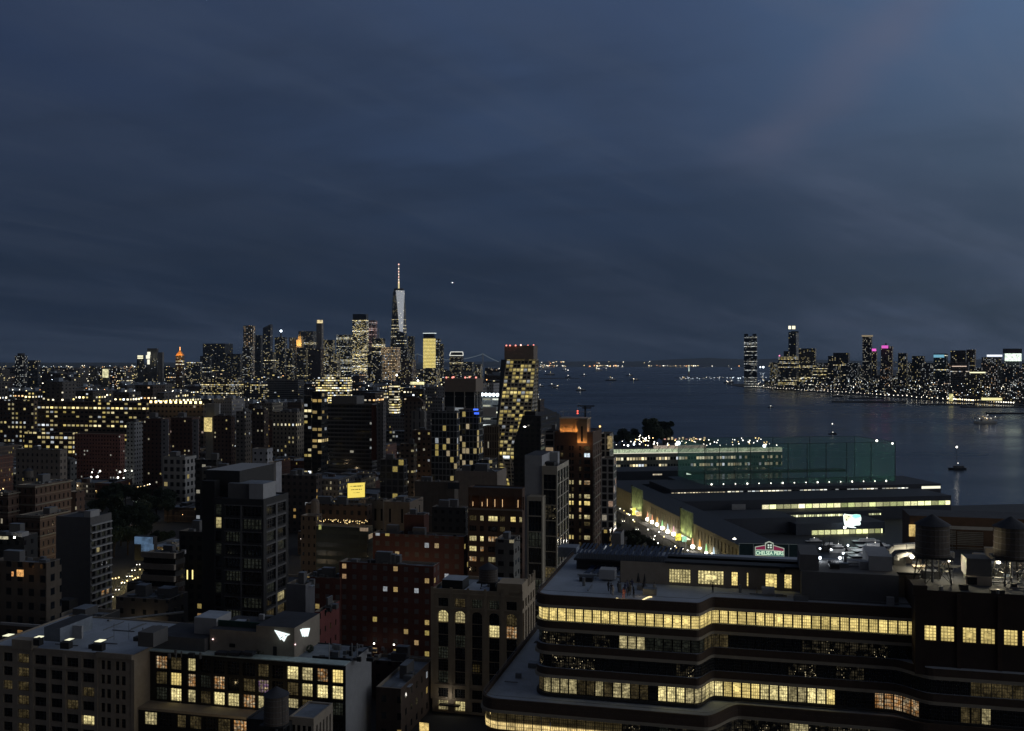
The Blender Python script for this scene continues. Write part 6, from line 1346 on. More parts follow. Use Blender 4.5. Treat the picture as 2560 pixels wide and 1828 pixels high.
# ornate brown brick blocks, far left
ob=fac((.095,.058,.044),2.7,3.7,.30,.52,.07,0,1.15,(1,.82,.5),(1,.9,.75),glass=(.012,.010,.010),band=.10,bandc=(.17,.13,.10),clump=.9)
for lb,a,b_,c,yt,Y in (("ornate brown brick apartment block with banded cornices, taller of the pair at left",42,88,178,1214,395),("ornate brown brick block cut by the left edge",-60,20,44,1232,390),("lower setback of the ornate brown brick block",44,100,172,1290,380)):
    tt=tower(lb,a,b_,c,yt,Y,ob,name='ornate_block',cat='building',bits=1); zz=tt[4]
    MB().box(tt[1][0],-.5,tt[2]+.5,-.5,tt[3]+.5,zz-.9,zz-.35,0).build('cornice',M['conc'],tt[0]); MB().box(tt[1][0],-.3,tt[2]+.3,-.3,tt[3]+.3,zz-8.2,zz-7.7,0).build('string_course',M['conc'],tt[0])
# small near building with slit windows, bottom
t,P,w,d,z=hero("small cream rooftop building with slit windows at the bottom, beside the dark water tank",722,784,832,1797,150)
F1=Facade(t); mb=shell(t,P,z,M['cream'],M['roof'],par=.2); F1.grid(mb,P[0],P[1],z-14,z,spans(w,4,w/4*.6,.3,.3),[(z-6.6,z-1.2)],lambda i,j:'K',1,3,.3); F1.grid(mb,P[1],P[2],z-14,z,spans(d,5,d/5*.4,.6,.4),[(z-5.4,z-1.4)],lambda i,j:'K',1,3,.3); mb.build('wall',[M['cream']],t); F1.done()
t,P,w,d,z=hero("dark flat roof below the small cream rooftop building",616,724,740,1806,150); shell(t,P,z,M['char'],M['roofd'],par=.2,openfront=False,openside=False).build('wall',[M['char']],t)
# ---------------- waterfront: highway, head house, piers ----------------
mb=MB(); pr_=[pq(-30,-520),pq(-2,-520),pq(-2,600),pq(-30,600)]
mb.prism(pr_,GZ-.4,GZ-.2,0,0); prop(mb.build('road',M['asph'],None),kind='structure')
mb=MB(); mb.prism([pq(-2,-520),pq(3,-520),pq(3,600),pq(-2,600)],GZ-.4,GZ-.06,0,0); prop(mb.build('pavement',mat('pavement',(.16,.155,.15),.9),None),kind='structure')
def pbox(mb,p0,p1,q0,q1,z0,z1,m=0,mt=None,bot=False): return mb.prism([pq(p0,q0),pq(p1,q0),pq(p1,q1),pq(p0,q1)],z0,z1,m,mt,bot=bot)
mb=MB(); pbox(mb,30,290,-140,-20,-2,2.2); pbox(mb,30,240,30,62,-2,2.2); prop(mb.build('pier_deck',M['char'],None),kind='structure')
# head house along the highway: long ochre wall, two tall poster gables
t=thing('head_house',(*pq(8,-100),GZ),"long low pier head house with a floodlit ochre wall beside the highway","building")
hw=mat('ochre_wall',(.34,.29,.17),.85,var=.15)
A=pq(3,40); B=pq(3,-235); ops=[]; 
for k in range(62):
    a=4+k*4.35
    if 88<a<104 or 163<a<181: continue
    ops.append((a,a+1.3,8.5,13.0))
mb=MB(); wall_open(mb,A,B,GZ,15,ops,0,.3); mb.face([(*pq(3,40),15),(*pq(3,-235),15),(*pq(22,-235),15),(*pq(22,40),15)],1); mb.face([(*B,GZ),(*pq(22,-235),GZ),(*pq(22,-235),15),(*B,15)],0); pbox(mb,3.4,22,-234.9,40,GZ,14.97,2,1)
mb.build('wall',[hw,M['shedroof'],M['black']],t)
def postq(x,y,z): Y=YZ(y,z); return (XY(x,Y)-QH).dot(PB)
q1=postq(1597,1225,19); q2=postq(1709,1282,19)
po=mat('printed_banner',(.30,.36,.18),.7,var=.8,scale=.35)
for q_,nm in ((q1,"far"),(q2,"near")):
    w_=10.5 if nm=='far' else 8.5
    MB().prism([pq(2.2,q_+w_),pq(2.2,q_-w_),pq(3-.01,q_-w_),pq(3-.01,q_+w_)],7.5,20,0,0).build('banner',po,t)
    MB().prism([pq(1.9,q_+w_+.4),pq(1.9,q_+w_),pq(3,q_+w_),pq(3,q_+w_+.4)],GZ,20.6,0,0).build('banner_post',M['char'],t)
    for k in range(4): lamp('banner_light',(*pq(0.2,q_-w_+ (k+.5)*w_/2),6.8),1100 if k else 1500,(1,.95,.5) if k%2 else (.9,1,.55),.3,'SPOT',(PA.x*.45,PA.y*.45,1.0),spot=R(100))
    MB().prism([pq(.6,q_+w_*.8),pq(.6,q_-w_*.8),pq(2.1,q_-w_*.8),pq(2.1,q_+w_*.8)],6.6,7.0,0,0).build('entrance_canopy',emat('canopy_glow_'+nm,(1,.98,.72),1.2),t)
for k in range(14): lamp('wall_light',(*pq(-2.5,34-k*19),8),320,(1,.85,.5),.3)
# glowing cones along the wall
cones=[(1543.5,1252,0),(1553.6,1258,0),(1562.4,1262,3),(1571.7,1270,4),(1618.8,1300,1),(1630.5,1307,1),(1642.8,1313,2),(1655.6,1322,3),(1669.4,1331,4),(1684,1337,5),(1731.8,1369,1),(1749.3,1372,2),(1765.6,1384,3),(1784.3,1393,4)]
cc=[(1,.85,.7),(1,.42,.22),(1,.50,.10),(.45,1,.4),(.7,.9,1),(1,.55,.65)]; nmz=["pale","orange","amber","green","ice white","pink"]
for i,(x,y,c) in enumerate(cones):
    Y=YZ(y,4.6); p=XY(x,Y); t_=thing('lantern',(p.x,p.y,GZ),"%s glowing cone lantern, number %s from the far end of the head house wall"%(nmz[c],["one","two","three","four","five","six","seven","eight","nine","ten","eleven","twelve","thirteen","fourteen"][i]),"lantern","cone lanterns beside the highway")
    MB().bar((p.x,p.y,4.9),(p.x,p.y,9.2),.75,0,8,.10).build('shade',emat('cone_%d'%i,cc[c],.85),t_); MB().ball((p.x,p.y,5.0),1.1 if 3<i<11 else .8,0,8,6).build('bulb',M['lw'],t_); MB().bar((p.x,p.y,GZ-.3),(p.x,p.y,5),.12).build('post',M['black'],t_)
    if i%2==0 or 6<i<10: lamp('lantern_light',(p.x-1,p.y-1.2,5.4),420,(1,.93,.85),.4)
def sign(x,y,z,w,h,col,label,e=1.2):
    Y=YZ(y,z); p=XY(x,Y); t_=thing('road_sign',(p.x,p.y,GZ),label,'sign'); MB().box((p.x-w/2,p.y),0,w,0,.25,z-h/2,z+h/2,0,th=0).build('panel',emat('sign_'+label[:9],col,e,emap=.8),t_)
    for dx in (-.3*w,.3*w): MB().bar((p.x+dx,p.y+.2,GZ-.3),(p.x+dx,p.y+.2,z-h/2),.12).build('post',M['steel'],t_)
sign(1696,1343,8.6,2.8,3.4,(1,.85,.10),"bright yellow sign under the near banner"); sign(1711,1348,8.2,2.2,2.6,(.45,1,.65),"pale green lit sign under the near banner",1.0); sign(1585,1279,8.6,2.2,4.2,(1,.9,.15),"yellow sign under the far banner"); sign(1597,1285,8.6,3.2,2.4,(1,.75,.35),"orange white sign under the far banner",1.0); sign(1592,1281,9.0,1.5,1.6,(.7,1,1),"small white sign under the far banner")
# billboard with gable emblem
Yb=378; O=XY(1848,Yb); thb=R(6); ub,vb=uv(thb); Wb=(1998-1848)/F*Yb; zb0=ZA(1408,Yb); zb1=ZA(1359,Yb)
t=thing('pier_billboard',(*O,GZ),"dark billboard with a red gabled emblem above glowing green white lettering","billboard")
MB().box(O,0,Wb,0,.6,zb0,zb1,0,th=thb).build('board',M['teal'],t)
fr=emat('board_edge',(.5,.6,.6),.10); mb=MB()
for (a0,a1,z0_,z1_) in ((-.1,0,zb0,zb1),(Wb,Wb+.1,zb0,zb1),(-.1,Wb+.1,zb1,zb1+.12),(5.3,5.45,zb0,zb1-.01),(18.6,18.75,zb0,zb1-.01)): mb.box(O,a0,a1,-.08,.05,z0_,z1_,0,th=thb)
mb.build('frame',fr,t)
def bp(x,y): return ((x-1848)/F*Yb*1.0,ZA(y,Yb)+.0)
def plate(pts,m,name,o,th__=.06): return flat(name,[bp(*p) for p in pts],O-vb*o,ub,-vb,m,t,th__)
wl=emat('sign_white',(.85,1,.85),.75); yl=emat('sign_yellow',(1,.98,.5),1.0); rdm=emat('sign_red',(.35,.03,.10),.5); gl=emat('sign_pale_lines',(.8,.9,.75),.45); dkg=mat('sign_dark_green',(.01,.03,.02),.7); lt=emat('letters_glow',(.75,1,.72),.95); tl=emat('sign_teal_ground',(.10,.30,.24),.5)
out=[(1886.5,1394),(1886.5,1366),(1911,1361.2),(1911,1356),(1921,1351.4),(1932,1356),(1932,1361.2),(1958,1368.5),(1958,1398)]
plate(out[::-1],gl,'emblem_outline',.05,.04)
plate([(1888.2,1373),(1888.2,1367.6),(1911.5,1362.8),(1911.5,1373)][::-1],rdm,'red_gable',.10,.03); plate([(1932,1374),(1932,1362.8),(1956.3,1370),(1956.3,1375.5)][::-1],rdm,'red_gable',.10,.03)
plate([(1913.5,1372.5),(1913.5,1358.3),(1921,1354.6),(1930,1358.3),(1930,1372.5)][::-1],dkg,'window_shape',.10,.04)
for dx in (1919.5,1925.5):
    for dy in (1361.5,1367.2): plate([(dx-2,dy+2),(dx-2,dy-2),(dx+2,dy-2),(dx+2,dy+2)][::-1],wl,'window_light',.15,.03)
plate([(1888,1387),(1888,1374.8),(1956.5,1376.8),(1956.5,1389)][::-1],tl,'letter_ground',.10,.03)
plate([(1888,1396),(1888,1387.6),(1956.5,1389.6),(1956.5,1398)][::-1],yl,'yellow_band',.10,.05)
q=O+ub*bp(1922.3,0)[0]-vb*.17; o_=text("CHELSEA PIERS",1.95,(q.x,q.y,ZA(1381.7,Yb)),thb,lt,t,bold=.035,sx=.80)
q=O+ub*bp(1925,0)[0]-vb*.2; 
lamp('billboard_light',(*(O+ub*13-vb*1.6),zb0+.6),22,(.6,1,.9),.5)
for k in (1.5,8,15,22): MB().bar((*(O+ub*k+vb*.5),GZ-.4),(*(O+ub*k+vb*.5),zb0),.2).build('support',M['char'],t)
# the long pier sheds
def shed(label,x0,x1,Yf,zt,ribbons,depth,name='pier_shed'):
    t=thing(name,(*XY(x0,Yf),2.0),label,'pier building')
    A=XY(x0,Yf); L=((x1-1280)/F*A.y-A.x)/(PA.x-(x1-1280)/F*PA.y); B=A+PA*L
    mb=MB(); mb.prism([A,B,B+PB*depth,A+PB*depth],2,zt,0,1); mb.build('wall',[M['shed'],M['shedroof']],t)
    for (rx0,rx1,z0,z1,m,nm) in ribbons:
        f=lambda x:((x-1280)/F*A.y-A.x)/(PA.x-(x-1280)/F*PA.y)
        a,b=f(rx0),f(rx1); P0=A+PA*a-PB*.06; P1=A+PA*b-PB*.06
        MB().prism([P0,P1,P1+PB*.05,P0+PB*.05],z0,z1,0,0).build(nm,m,t)
    return t,A,B
rb=lambda *a,**k: fac(*a,**k)
rC=fac((.02,.02,.02),4.4,40,.90,3,2.5,0,1.35,(.9,1,.42),(1,.9,.55),clump=.35); rB=fac((.02,.02,.02),1.9,40,.72,3,2.5,0,1.05,(1,.82,.5),(1,.9,.65),clump=.25); rB2=fac((.02,.02,.02),2.6,40,.8,3,.75,0,1.6,(1,.9,.6),COOL,clump=.9); rD=fac((.02,.02,.02),1.6,40,.78,3,2.5,0,1.4,(.95,1,.5),(1,1,.6),clump=.2); rE=fac((.02,.02,.02),3.6,40,.88,3,2.5,0,1.25,(.95,1,.4),(1,1,.55),clump=.2)
tA,_,_=shed("dark monitor roof with a thin broken strip of lit panes on the farther pier",1676,2352,592,17.3,[(1678,1812,14.0,15.2,rB,'window_ribbon'),(1818,2270,14.3,15.4,rB2,'window_ribbon'),(2304,2351,14.3,15.9,emat('ribbon_end',(1,.97,.75),1.1),'window_ribbon')],44)
tB,_,_=shed("navy pier shed with a long ribbon of big yellow green panes",1706,2378,556,15.0,[(1905,2375,9.6,12.0,rC,'window_ribbon')],34)
MB().prism([XY(1830,555.5),XY(1864,555.5),XY(1864,555.9),XY(1830,555.9)],8,13.5,0,0).build('white_door',M['lgrey'],tB)
tC,_,_=shed("low pier shed with a dotted row of small lit panes and a glowing emblem",1760,2210,544,9.4,[(1962,2106,6.5,7.9,rD,'window_ribbon'),(2172,2202,6.8,7.8,rD,'window_ribbon')],11)
tD,_,_=shed("near pier shed with eight large pale green lit bays",1990,2212,520,8.2,[(2029,2206,1.9,4.5,rE,'window_ribbon')],22)
for lb,x0,x1,Yf,zt,dp in (("dark flat roof shed left of the net enclosure",1545,1762,690,17.0,30),("navy shed with one yellow window below the net enclosure",1585,1772,655,12.5,22),("dark shed roof between the head house and the long ribbons",1752,1990,520,10.5,30),("dark stepped shed behind the gabled billboard",1925,1990,440,9.5,26)):
    shed(lb,x0,x1,Yf,zt,[(1730,1746,7.5,11,emat('yellow_pane',(1,.9,.4),.8,emap=.5),'lit_window'),(1680,1694,8,10.6,M['lgrey'],'pale_door'),(1611,1626,8,10.6,M['lgrey'],'pale_door')] if Yf==655 else ([(1632,1655,14,15,emat('row_lamps',(1,.85,.6),.6,emap=.8),'lit_window'),(1716,1728,14,15.2,emat('cool_lamp',(.8,1,.8),1.4),'lit_window')] if Yf==690 else []),dp)
MB().ball(px3(1836,1350,438),.9,0,8,6).build('roof_globe',M['lw'],tD)
# glowing aqua and cream emblem
Ye=517; O=XY(2108,Ye); th0=R(-8.9); ue,ve=uv(th0); t=thing('neon_emblem',(*O,9),"glowing aqua and cream emblem sign on the low pier shed","sign")
e2=lambda x,y:((x-2108)/F*Ye,ZA(y,Ye)); ew=emat('emblem_white',(.85,1,.95),1.7); ea=emat('emblem_aqua',(.35,1,.8),1.2); ec_=emat('emblem_cream',(1,1,.62),1.2); tn=mat('emblem_dark_line',(.02,.10,.08),.6)
fl=lambda pts,m,nm,o: flat(nm,[e2(*p) for p in pts][::-1],O-ve*o,ue,-ve,m,t,.1)
fl([(2107.5,1288),(2111,1284.5),(2117,1286),(2131,1287.5),(2142,1286.5),(2153,1288),(2155.5,1296),(2155,1303),(2152,1304),(2154,1310),(2152.5,1314),(2133,1315),(2143,1321),(2130,1320),(2119,1318),(2111,1312),(2109,1303)],ew,'plate',.2)
fl([(2132,1288),(2142,1286.9),(2152.6,1288.4),(2153.5,1294),(2140,1296),(2131,1294)],ea,'aqua_wave',.31); fl([(2108.5,1289),(2112,1285.5),(2118,1287),(2129,1289),(2130,1295),(2120,1302),(2111,1303),(2109.5,1298)],ec_,'cream_figure',.31)
fl([(2118,1292),(2124,1290.5),(2124,1291.8),(2119,1293.6)],tn,'line',.42); fl([(2134,1296.4),(2151,1295.8),(2151,1296.8),(2134,1297.2)],tn,'line',.42); fl([(2114,1297),(2116,1297),(2118,1303),(2116.5,1303)],tn,'line',.42)  # dark lines drawn on the emblem
MB().ball(px3(2112,1319,Ye-2),.75,0,8,6).build('lamp',M['lw'],t); lamp('emblem_light',(*(O+ue*5-ve*3),ZA(1302,Ye)),160,(.4,1,.85),1)
# marina: yachts at the floats
def yacht(px_,py,L,label,hd=0,grp="white yachts moored by the near pier shed"):
    Y=YZ(py,1.0); p=XY(px_,Y); t=thing('yacht',(p.x,p.y,0),label,'yacht',grp); c,s=math.cos(hd),math.sin(hd)
    T_=lambda a,b:(p.x+a*c-b*s,p.y+a*s+b*c)
    out=[T_(L*a,L*b) for a,b in ((-.5,-.0),(-.38,-.055),(-.1,-.11),(.5,-.10),(.5,.10),(-.1,.11),(-.38,.055))]; inn=[T_(L*a*.92,L*b*.75) for a,b in ((-.5,-.0),(-.38,-.055),(-.1,-.11),(.5,-.10),(.5,.10),(-.1,.11),(-.38,.055))]
    MB().prism(inn,-.3,2.0,0,0,top=out).build('hull',M['hull'],t)
    def cab(a0,a1,w,z0,z1,m=0,sl=.05): 
        q=[T_(L*a0,-w),T_(L*a1,-w),T_(L*a1,w),T_(L*a0,w)]; q2=[T_(L*(a0+sl),-w*.85),T_(L*a1,-w*.85),T_(L*a1,w*.85),T_(L*(a0+sl),w*.85)]; return MB().prism(q,z0,z1,m,m,top=q2)
    cab(-.25,.40,L*.085,2.0,2.9).build('saloon',M['glass'],t); cab(-.28,.42,L*.09,2.9,3.15,sl=0).build('deck',M['hull'],t); cab(-.12,.3,L*.07,3.15,4.1).build('flybridge',M['hull'],t); MB().bar((*T_(L*.1,0),4.1),(*T_(L*.12,0),6.2),.08).build('mast',M['hull'],t); MB().ball((*T_(L*.1,0),4.5),.14,0).build('mast_lamp',M['lw'],t)
    return t
for (x,y,L,lb) in ((2158,1362,20,"farthest white yacht at the lit pier shed"),(2176,1374,24,"long white yacht, second from the pier shed"),(2170,1386,27,"long white yacht, third from the pier shed"),(2165,1399,29,"largest white yacht, nearest the rooftop"),(2068,1372,9,"small motor boat under the boat hoist"),(2092,1377,8,"small motor boat right of the boat hoist"),(2030,1362,12,"motor yacht moored before the low shed"),(2300,1425,10,"hidden")):
    if lb!="hidden": yacht(x,y,L,lb,.05)
for (x,y,w) in ((2140,1366,70),(2080,1372,60),(2185,1358,50)): p=px3(x,y,482); lamp('marina_light',(p[0],p[1]-5,9),w*14,(.95,.97,1),.5)
for i,(x,y) in enumerate(((2050,1372),(2078,1375),(2120,1364),(2108,1384))):
    Y=YZ(y,5); p=XY(x,Y); t_=thing('dock_lamp',(p.x,p.y,2),"white dock lamp, number %s along the marina floats"%("one","two","three","four")[i],"lamp","dock lamps at the marina"); MB().bar((p.x,p.y,1.5),(p.x,p.y,5),.1).build('post',M['steel'],t_); MB().ball((p.x,p.y,5.1),.5,0).build('bulb',M['lc'],t_)
mb=MB(); 
for Y_ in (438,449,461): mb.box(XY(2030,Y_),0,34,0,1.2,.1,.7,0,th=R(-3))
fl_=mb; o=thing('marina_float',(*XY(2030,489),0),"grey timber floats between the yachts","pontoon"); MB().box(XY(2030,489),0,34,0,1.2,.1,.7,0,th=R(-3)).build('deck',M['steel'],o)
t=thing('boat_hoist',(*XY(2068,486),0),"dark boat hoist frame over the marina","hoist")
for x in (2058,2072): MB().bar(px3(x,1376,486),px3(x+2,1342,486),.3).build('leg',M['black'],t)
MB().bar(px3(2056,1348,486),px3(2076,1341,486),.4).build('beam',M['black'],t)
# driving range net
net=bpy.data.materials.new('green_net'); net.use_nodes=True; qn=N(net.node_tree); out=[x for x in net.node_tree.nodes if x.type=='OUTPUT_MATERIAL'][0]
tr=qn.new('ShaderNodeBsdfTransparent'); df=qn.new('ShaderNodeBsdfDiffuse'); df.inputs[0].default_value=(.20,.42,.34,1); tl_=qn.new('ShaderNodeBsdfTranslucent'); tl_.inputs[0].default_value=(.16,.46,.34,1)
m1=qn.new('ShaderNodeMixShader'); m1.inputs[0].default_value=.5; qn.nt.links.new(df.outputs[0],m1.inputs[1]); qn.nt.links.new(tl_.outputs[0],m1.inputs[2])
m2=qn.new('ShaderNodeMixShader'); qn.nt.links.new(tr.outputs[0],m2.inputs[1]); qn.nt.links.new(m1.outputs[0],m2.inputs[2]); pg=qn.new('ShaderNodeNewGeometry').outputs['Position']; ps_=qn.sep(pg)
qn.set(m2.inputs[0],qn.rng(qn.noise(qn.comb(qn.m('MULTIPLY',ps_[0],.25),qn.m('MULTIPLY',ps_[2],.03),0.0),1.0,3.0),.35,.65,.26,.42)); qn.nt.links.new(m2.outputs[0],out.inputs[0])
t=thing('golf_net',(*XY(1760,625),2),"tall green net enclosure of the driving range on the pier","net enclosure")
A=XY(1762,612); LB_=((2238-1280)/F*A.y-A.x)/(PA.x-(2238-1280)/F*PA.y); B=A+PA*LB_; zt=ZA(1110,618); nb=22
C_=B+PB*52; D_=A+PB*52
def netwall(P0,P1,nm,za=7.0,top=zt,cut=0):
    mb=MB(); n=12
    for i in range(n):
        a=P0.lerp(P1,i/n); b=P0.lerp(P1,(i+1)/n); mb.face([(*a,za),(*b,za),(*b,top-(.8 if i in(n-1,) and cut else 0)),(*a,top)],0)
    mb.build(nm,net,t)
netwall(A,B,'net_panel',cut=1); netwall(B,C_,'net_panel'); netwall(D_,C_,'net_panel'); netwall(A,D_,'net_panel')
pm=mat('net_pole',(.05,.09,.08),.6)
for i,f_ in enumerate((0,.075,.155,.235,.33,.43,.53,.63,.74,.87,1.0)):
    p=A.lerp(B,f_); MB().bar((*p,4),(*p,zt+.2),.28,0,6,.2).build('pole',pm,t)
    if i%2==0: p=D_.lerp(C_,f_); MB().bar((*p,4),(*p,zt+.2),.28,0,6,.2).build('pole',pm,t)
for P0,P1 in ((A,B),(B,C_),(C_,D_),(D_,A)): MB().bar((*P0,zt),(*P1,zt),.16,0).build('top_cable',pm,t)
MB().prism([A+PA*2+PB*2,B-PA*2+PB*2,C_-PA*2-PB*2,D_+PA*2-PB*2],4,6.9,0,0).build('turf',mat('artificial_turf',(.05,.20,.07),.9),t)
MB().prism([A+PA*2+PB*30,A+PA*110+PB*30,A+PA*110+PB*38,A+PA*2+PB*38],ZA(1183,650),ZA(1177,650),0,0).build('tier_beam',M['char'],t)
MB().prism([A-PA*8+PB*4,A+PA*1+PB*4,A+PA*1+PB*50,A-PA*8+PB*50],4,17,0,0).build('hitting_tiers',M['shed'],t)
for (f_,w_,zz_) in ((.05,26000,17),(.17,25000,15),(.30,18000,16),(.44,3800,17),(.60,2400,20),(.76,2000,20),(.92,1900,20)): p=A.lerp(B,f_)+PB*11; lamp('range_light',(*p,zz_-5),w_*4,(.55,1,.72),3)
for (x,y) in ((2192,1102),(2231,1109)): MB().ball(px3(x,y,640),.7,0).build('lamp',M['lw'],t)
for i in range(16):
    p=A.lerp(B,.03+i*.061)-PB*1.5; MB().ball((*p,17.9),.28 if i%3 else .45,0).build('edge_lamp',M['lw'],t)
# the farther pier with roof terraces
t=thing('pier_terminal',(*XY(1535,835),2),"far pier terminal with two rows of lit rooms and a glowing roof deck","pier building")
f57=fac((.13,.14,.12),2.6,6.0,.74,.40,.62,.0,1.4,(1,.80,.42),(1,.97,.70),clump=.9)
A=XY(1500,838); L=((1955-1280)/F*A.y-A.x)/(PA.x-(1955-1280)/F*PA.y); B=A+PA*L
mb=MB(); mb.prism([A,B,B+PB*55,A+PB*55],2,16,0,1); mb.build('wall',[f57,M['roofd']],t)
MB().prism([A-PB*.1,B-PB*.1,B-PB*.02,A-PB*.02],16.1,19.3,0,0).build('roof_screen',emat('roof_deck_glow',(.85,1,.66),.55,emap=.8),t)  # light of the roof deck painted as the screen's glow
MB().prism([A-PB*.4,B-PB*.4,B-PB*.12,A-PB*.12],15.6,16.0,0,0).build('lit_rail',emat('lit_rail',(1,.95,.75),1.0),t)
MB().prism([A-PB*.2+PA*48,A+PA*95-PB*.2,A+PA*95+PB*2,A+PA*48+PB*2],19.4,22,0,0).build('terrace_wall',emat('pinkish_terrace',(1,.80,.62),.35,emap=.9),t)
g57=random.Random(5)
for i in range(95):
    p=A+PA*g57.uniform(0,L)+PB*g57.uniform(2,50); MB().ball((*p,g57.uniform(20,25)),g57.uniform(.3,.6),0,5,3).build('deck_lamp',g57.choice((M['lw'],M['ly'],M['lw'])),t)
for x,y,r_ in ((1696,1108,1.9),(1911,1115,1.5),(1570,1114,.8),(1585,1111,.8)): MB().ball(px3(x,y,836),r_,0,8,6).build('flood_lamp',M['lc'],t)
for k in range(9): a=A+PA*(36+k*7.0); MB().bar((*(a-PB*.5),17),(*(a+PA*4-PB*.5),21.5),.22).build('strut',M['black'],t)
for i,(x,y,w_,h_) in enumerate(((1675,1096,1.5,3),(1722,1100,1,3),(1735,1101,1,4))): pass
park=thing('park_building',(*XY(1690,900),2),"string of small lit kiosks on the pier roof park","kiosk")
for k in range(12): p=XY(1660+k*9,900); MB().box(p,0,1.6,0,2,23,23.8+(k%3)*.7,0).build('kiosk',emat('kiosk_%d'%k,(1,.8,.45) if k%3 else (1,.5,.4),.7,emap=.8),park)
MB().box(XY(1655,902),0,46,0,12,20,22.9,0).build('podium',M['char'],park)
# ---------------- trees ----------------
def tree_proto(seed,h,r,dens):
    g=random.Random(seed); t=thing('tree',(0,0,0),'','tree'); mb=MB(); mb.bar((0,0,0),(g.uniform(-.2,.2),g.uniform(-.2,.2),h*.5),h*.030,0,7,h*.018)
    for k in range(6): a=g.uniform(0,6.28); mb.bar((0,0,h*g.uniform(.28,.5)),(math.cos(a)*r*.6,math.sin(a)*r*.6,h*g.uniform(.55,.85)),h*.013,0,5,h*.005)
    mb.build('trunk',M['bark'],t); mb=MB()
    for k in range(9):
        a=g.uniform(0,6.28); rr_=r*g.uniform(.15,.72); leafball(mb,(math.cos(a)*rr_,math.sin(a)*rr_,h*g.uniform(.5,.86)),r*g.uniform(.32,.5),dens,.34,g,0,.8)
    mb.build('crown',M['leaf'],t,weld=False); return t
TP=[tree_proto(s,11,4.3,230) for s in (1,2,3)]
used=set()
def tree(x,y,z,s,label,group):
    i=int(abs(x*7+y*3))%3; pr=TP[i]
    if i in used: o=copy_tree(pr)
    else: o=pr; used.add(i)
    o.location=(x,y,z); o.scale=(s,s,s*((x*13%5)*.05+.9)); o.rotation_euler=(0,0,(x*3.1+y)%6.28); prop(o,label,'tree',group)
tg=random.Random(12)
for i in range(46):   # between the gridded wing and the highway
    q_=tg.uniform(-190,10); p_=tg.uniform(-36,-20) if i%3 else tg.uniform(-48,-34); c=pq(p_,q_)
    tree(c.x,c.y,GZ-.4,tg.uniform(.5,.85),"dark street tree in the planted strip between the gridded block and the highway","trees in the strip beside the highway")
for i in range(60):   # dark park on the left
    x=tg.uniform(205,425); Y=tg.uniform(455,640); c=XY(x,Y)
    tree(c.x,c.y,GZ-.4,tg.uniform(.9,1.45),"dark tree in the unlit park on the left of the city","trees of the dark park")
for i in range(26):
    x=tg.uniform(1540,1668) if i<19 else tg.uniform(1620,1650); Y=tg.uniform(1000,1080); c=XY(x,Y); s=tg.uniform(1.0,1.9) if x<1620 else tg.uniform(1.8,2.7)
    tree(c.x,c.y,3.5,s,"dark tree on the island park beyond the far pier terminal","trees of the island park")
for i in range(9): MB0=None
ip=thing('island_park',(*XY(1600,1040),0),"dark island park deck on the water beyond the far pier","park deck"); MB().prism([XY(1530,985),XY(1680,985),XY(1690,1100),XY(1530,1100)],-1,3.6,0,0).build('deck',M['char'],ip)
for i in range(16): p=px3(tg.uniform(1590,1625),tg.uniform(1088,1106),985); MB().ball(p,.45,0,5,3).build('path_lamp',M['lw'],ip)
# ---------------- street lamps, cars, boats ----------------
lp=thing('street_lamp',(0,0,0),'','street lamp'); MB().bar((0,0,0),(0,0,7.2),.10,0,6,.06).bar((0,0,7.2),(.9,0,7.6),.05).build('pole',M['steel'],lp); MB().ball((.9,0,7.5),.42,0,8,6).build('lamp_head',M['lw'],lp)
lpy=thing('street_lamp',(0,0,0),'','street lamp'); MB().bar((0,0,0),(0,0,7.2),.10,0,6,.06).bar((0,0,7.2),(.9,0,7.6),.05).build('pole',M['steel'],lpy); MB().ball((.9,0,7.5),.42,0,8,6).build('lamp_head',M['ly'],lpy)
fst={0:True,1:True}
def street_lamp(x,y,kind,label,group,s=1,z=GZ-.3):
    Y=YZ(y,z+7.5*s); p=XY(x,Y); k=0 if kind=='w' else 1; pr=(lp,lpy)[k]
    if fst[k]: o=pr; fst[k]=False
    else: o=copy_tree(pr)
    o.location=(p.x-.9*s,p.y,z); o.scale=(s,s,s); prop(o,label,'street lamp',group); return p,z+7.5*s
for i,(x,y) in enumerate(((1567,1284),(1571,1286),(1574,1287),(1583,1300),(1586,1304),(1620,1324),(1637,1340),(1635,1350),(1660,1342),(1645,1358),(1648,1330),(1688,1366),(1692,1370),(1719,1376),(1780,1384),(1533,1370),(1560,1277),(1550,1272),(1730,1366),(1707,1372))):
    street_lamp(x,y,'w' if i%4 else 'y',"small highway lamp shining between the dark roadside trees","lamps along the highway",.7)
for i,(x,y,b) in enumerate(((250,1178,1),(300,1180,1),(313,1177,1),(291,1171,0),(228,1193,1),(244,1192,1),(295,1194,1),(309,1195,0),(230,1181,0))):
    p,zz=street_lamp(x,y,'w',"bright white floodlight around the lit ball court, %s"%["far left","far middle","far right","highest","near left","near left again","near middle","near right","leftmost"][i],"floodlights of the ball court",1.5 if b else 1.1)
    if b: lamp('court_light',(p.x,p.y-2,zz-.5),900,(1,1,.85),.6)
mb=MB(); Yc0=YZ(1204,GZ); mb.face([(*XY(215,Yc0),GZ),(*XY(345,Yc0),GZ),(*XY(345,Yc0*1.12),GZ),(*XY(215,Yc0*1.12),GZ)],0); prop(mb.build('ball_court_ground',mat('court_surface',(.22,.24,.20),.9),None),kind='structure')
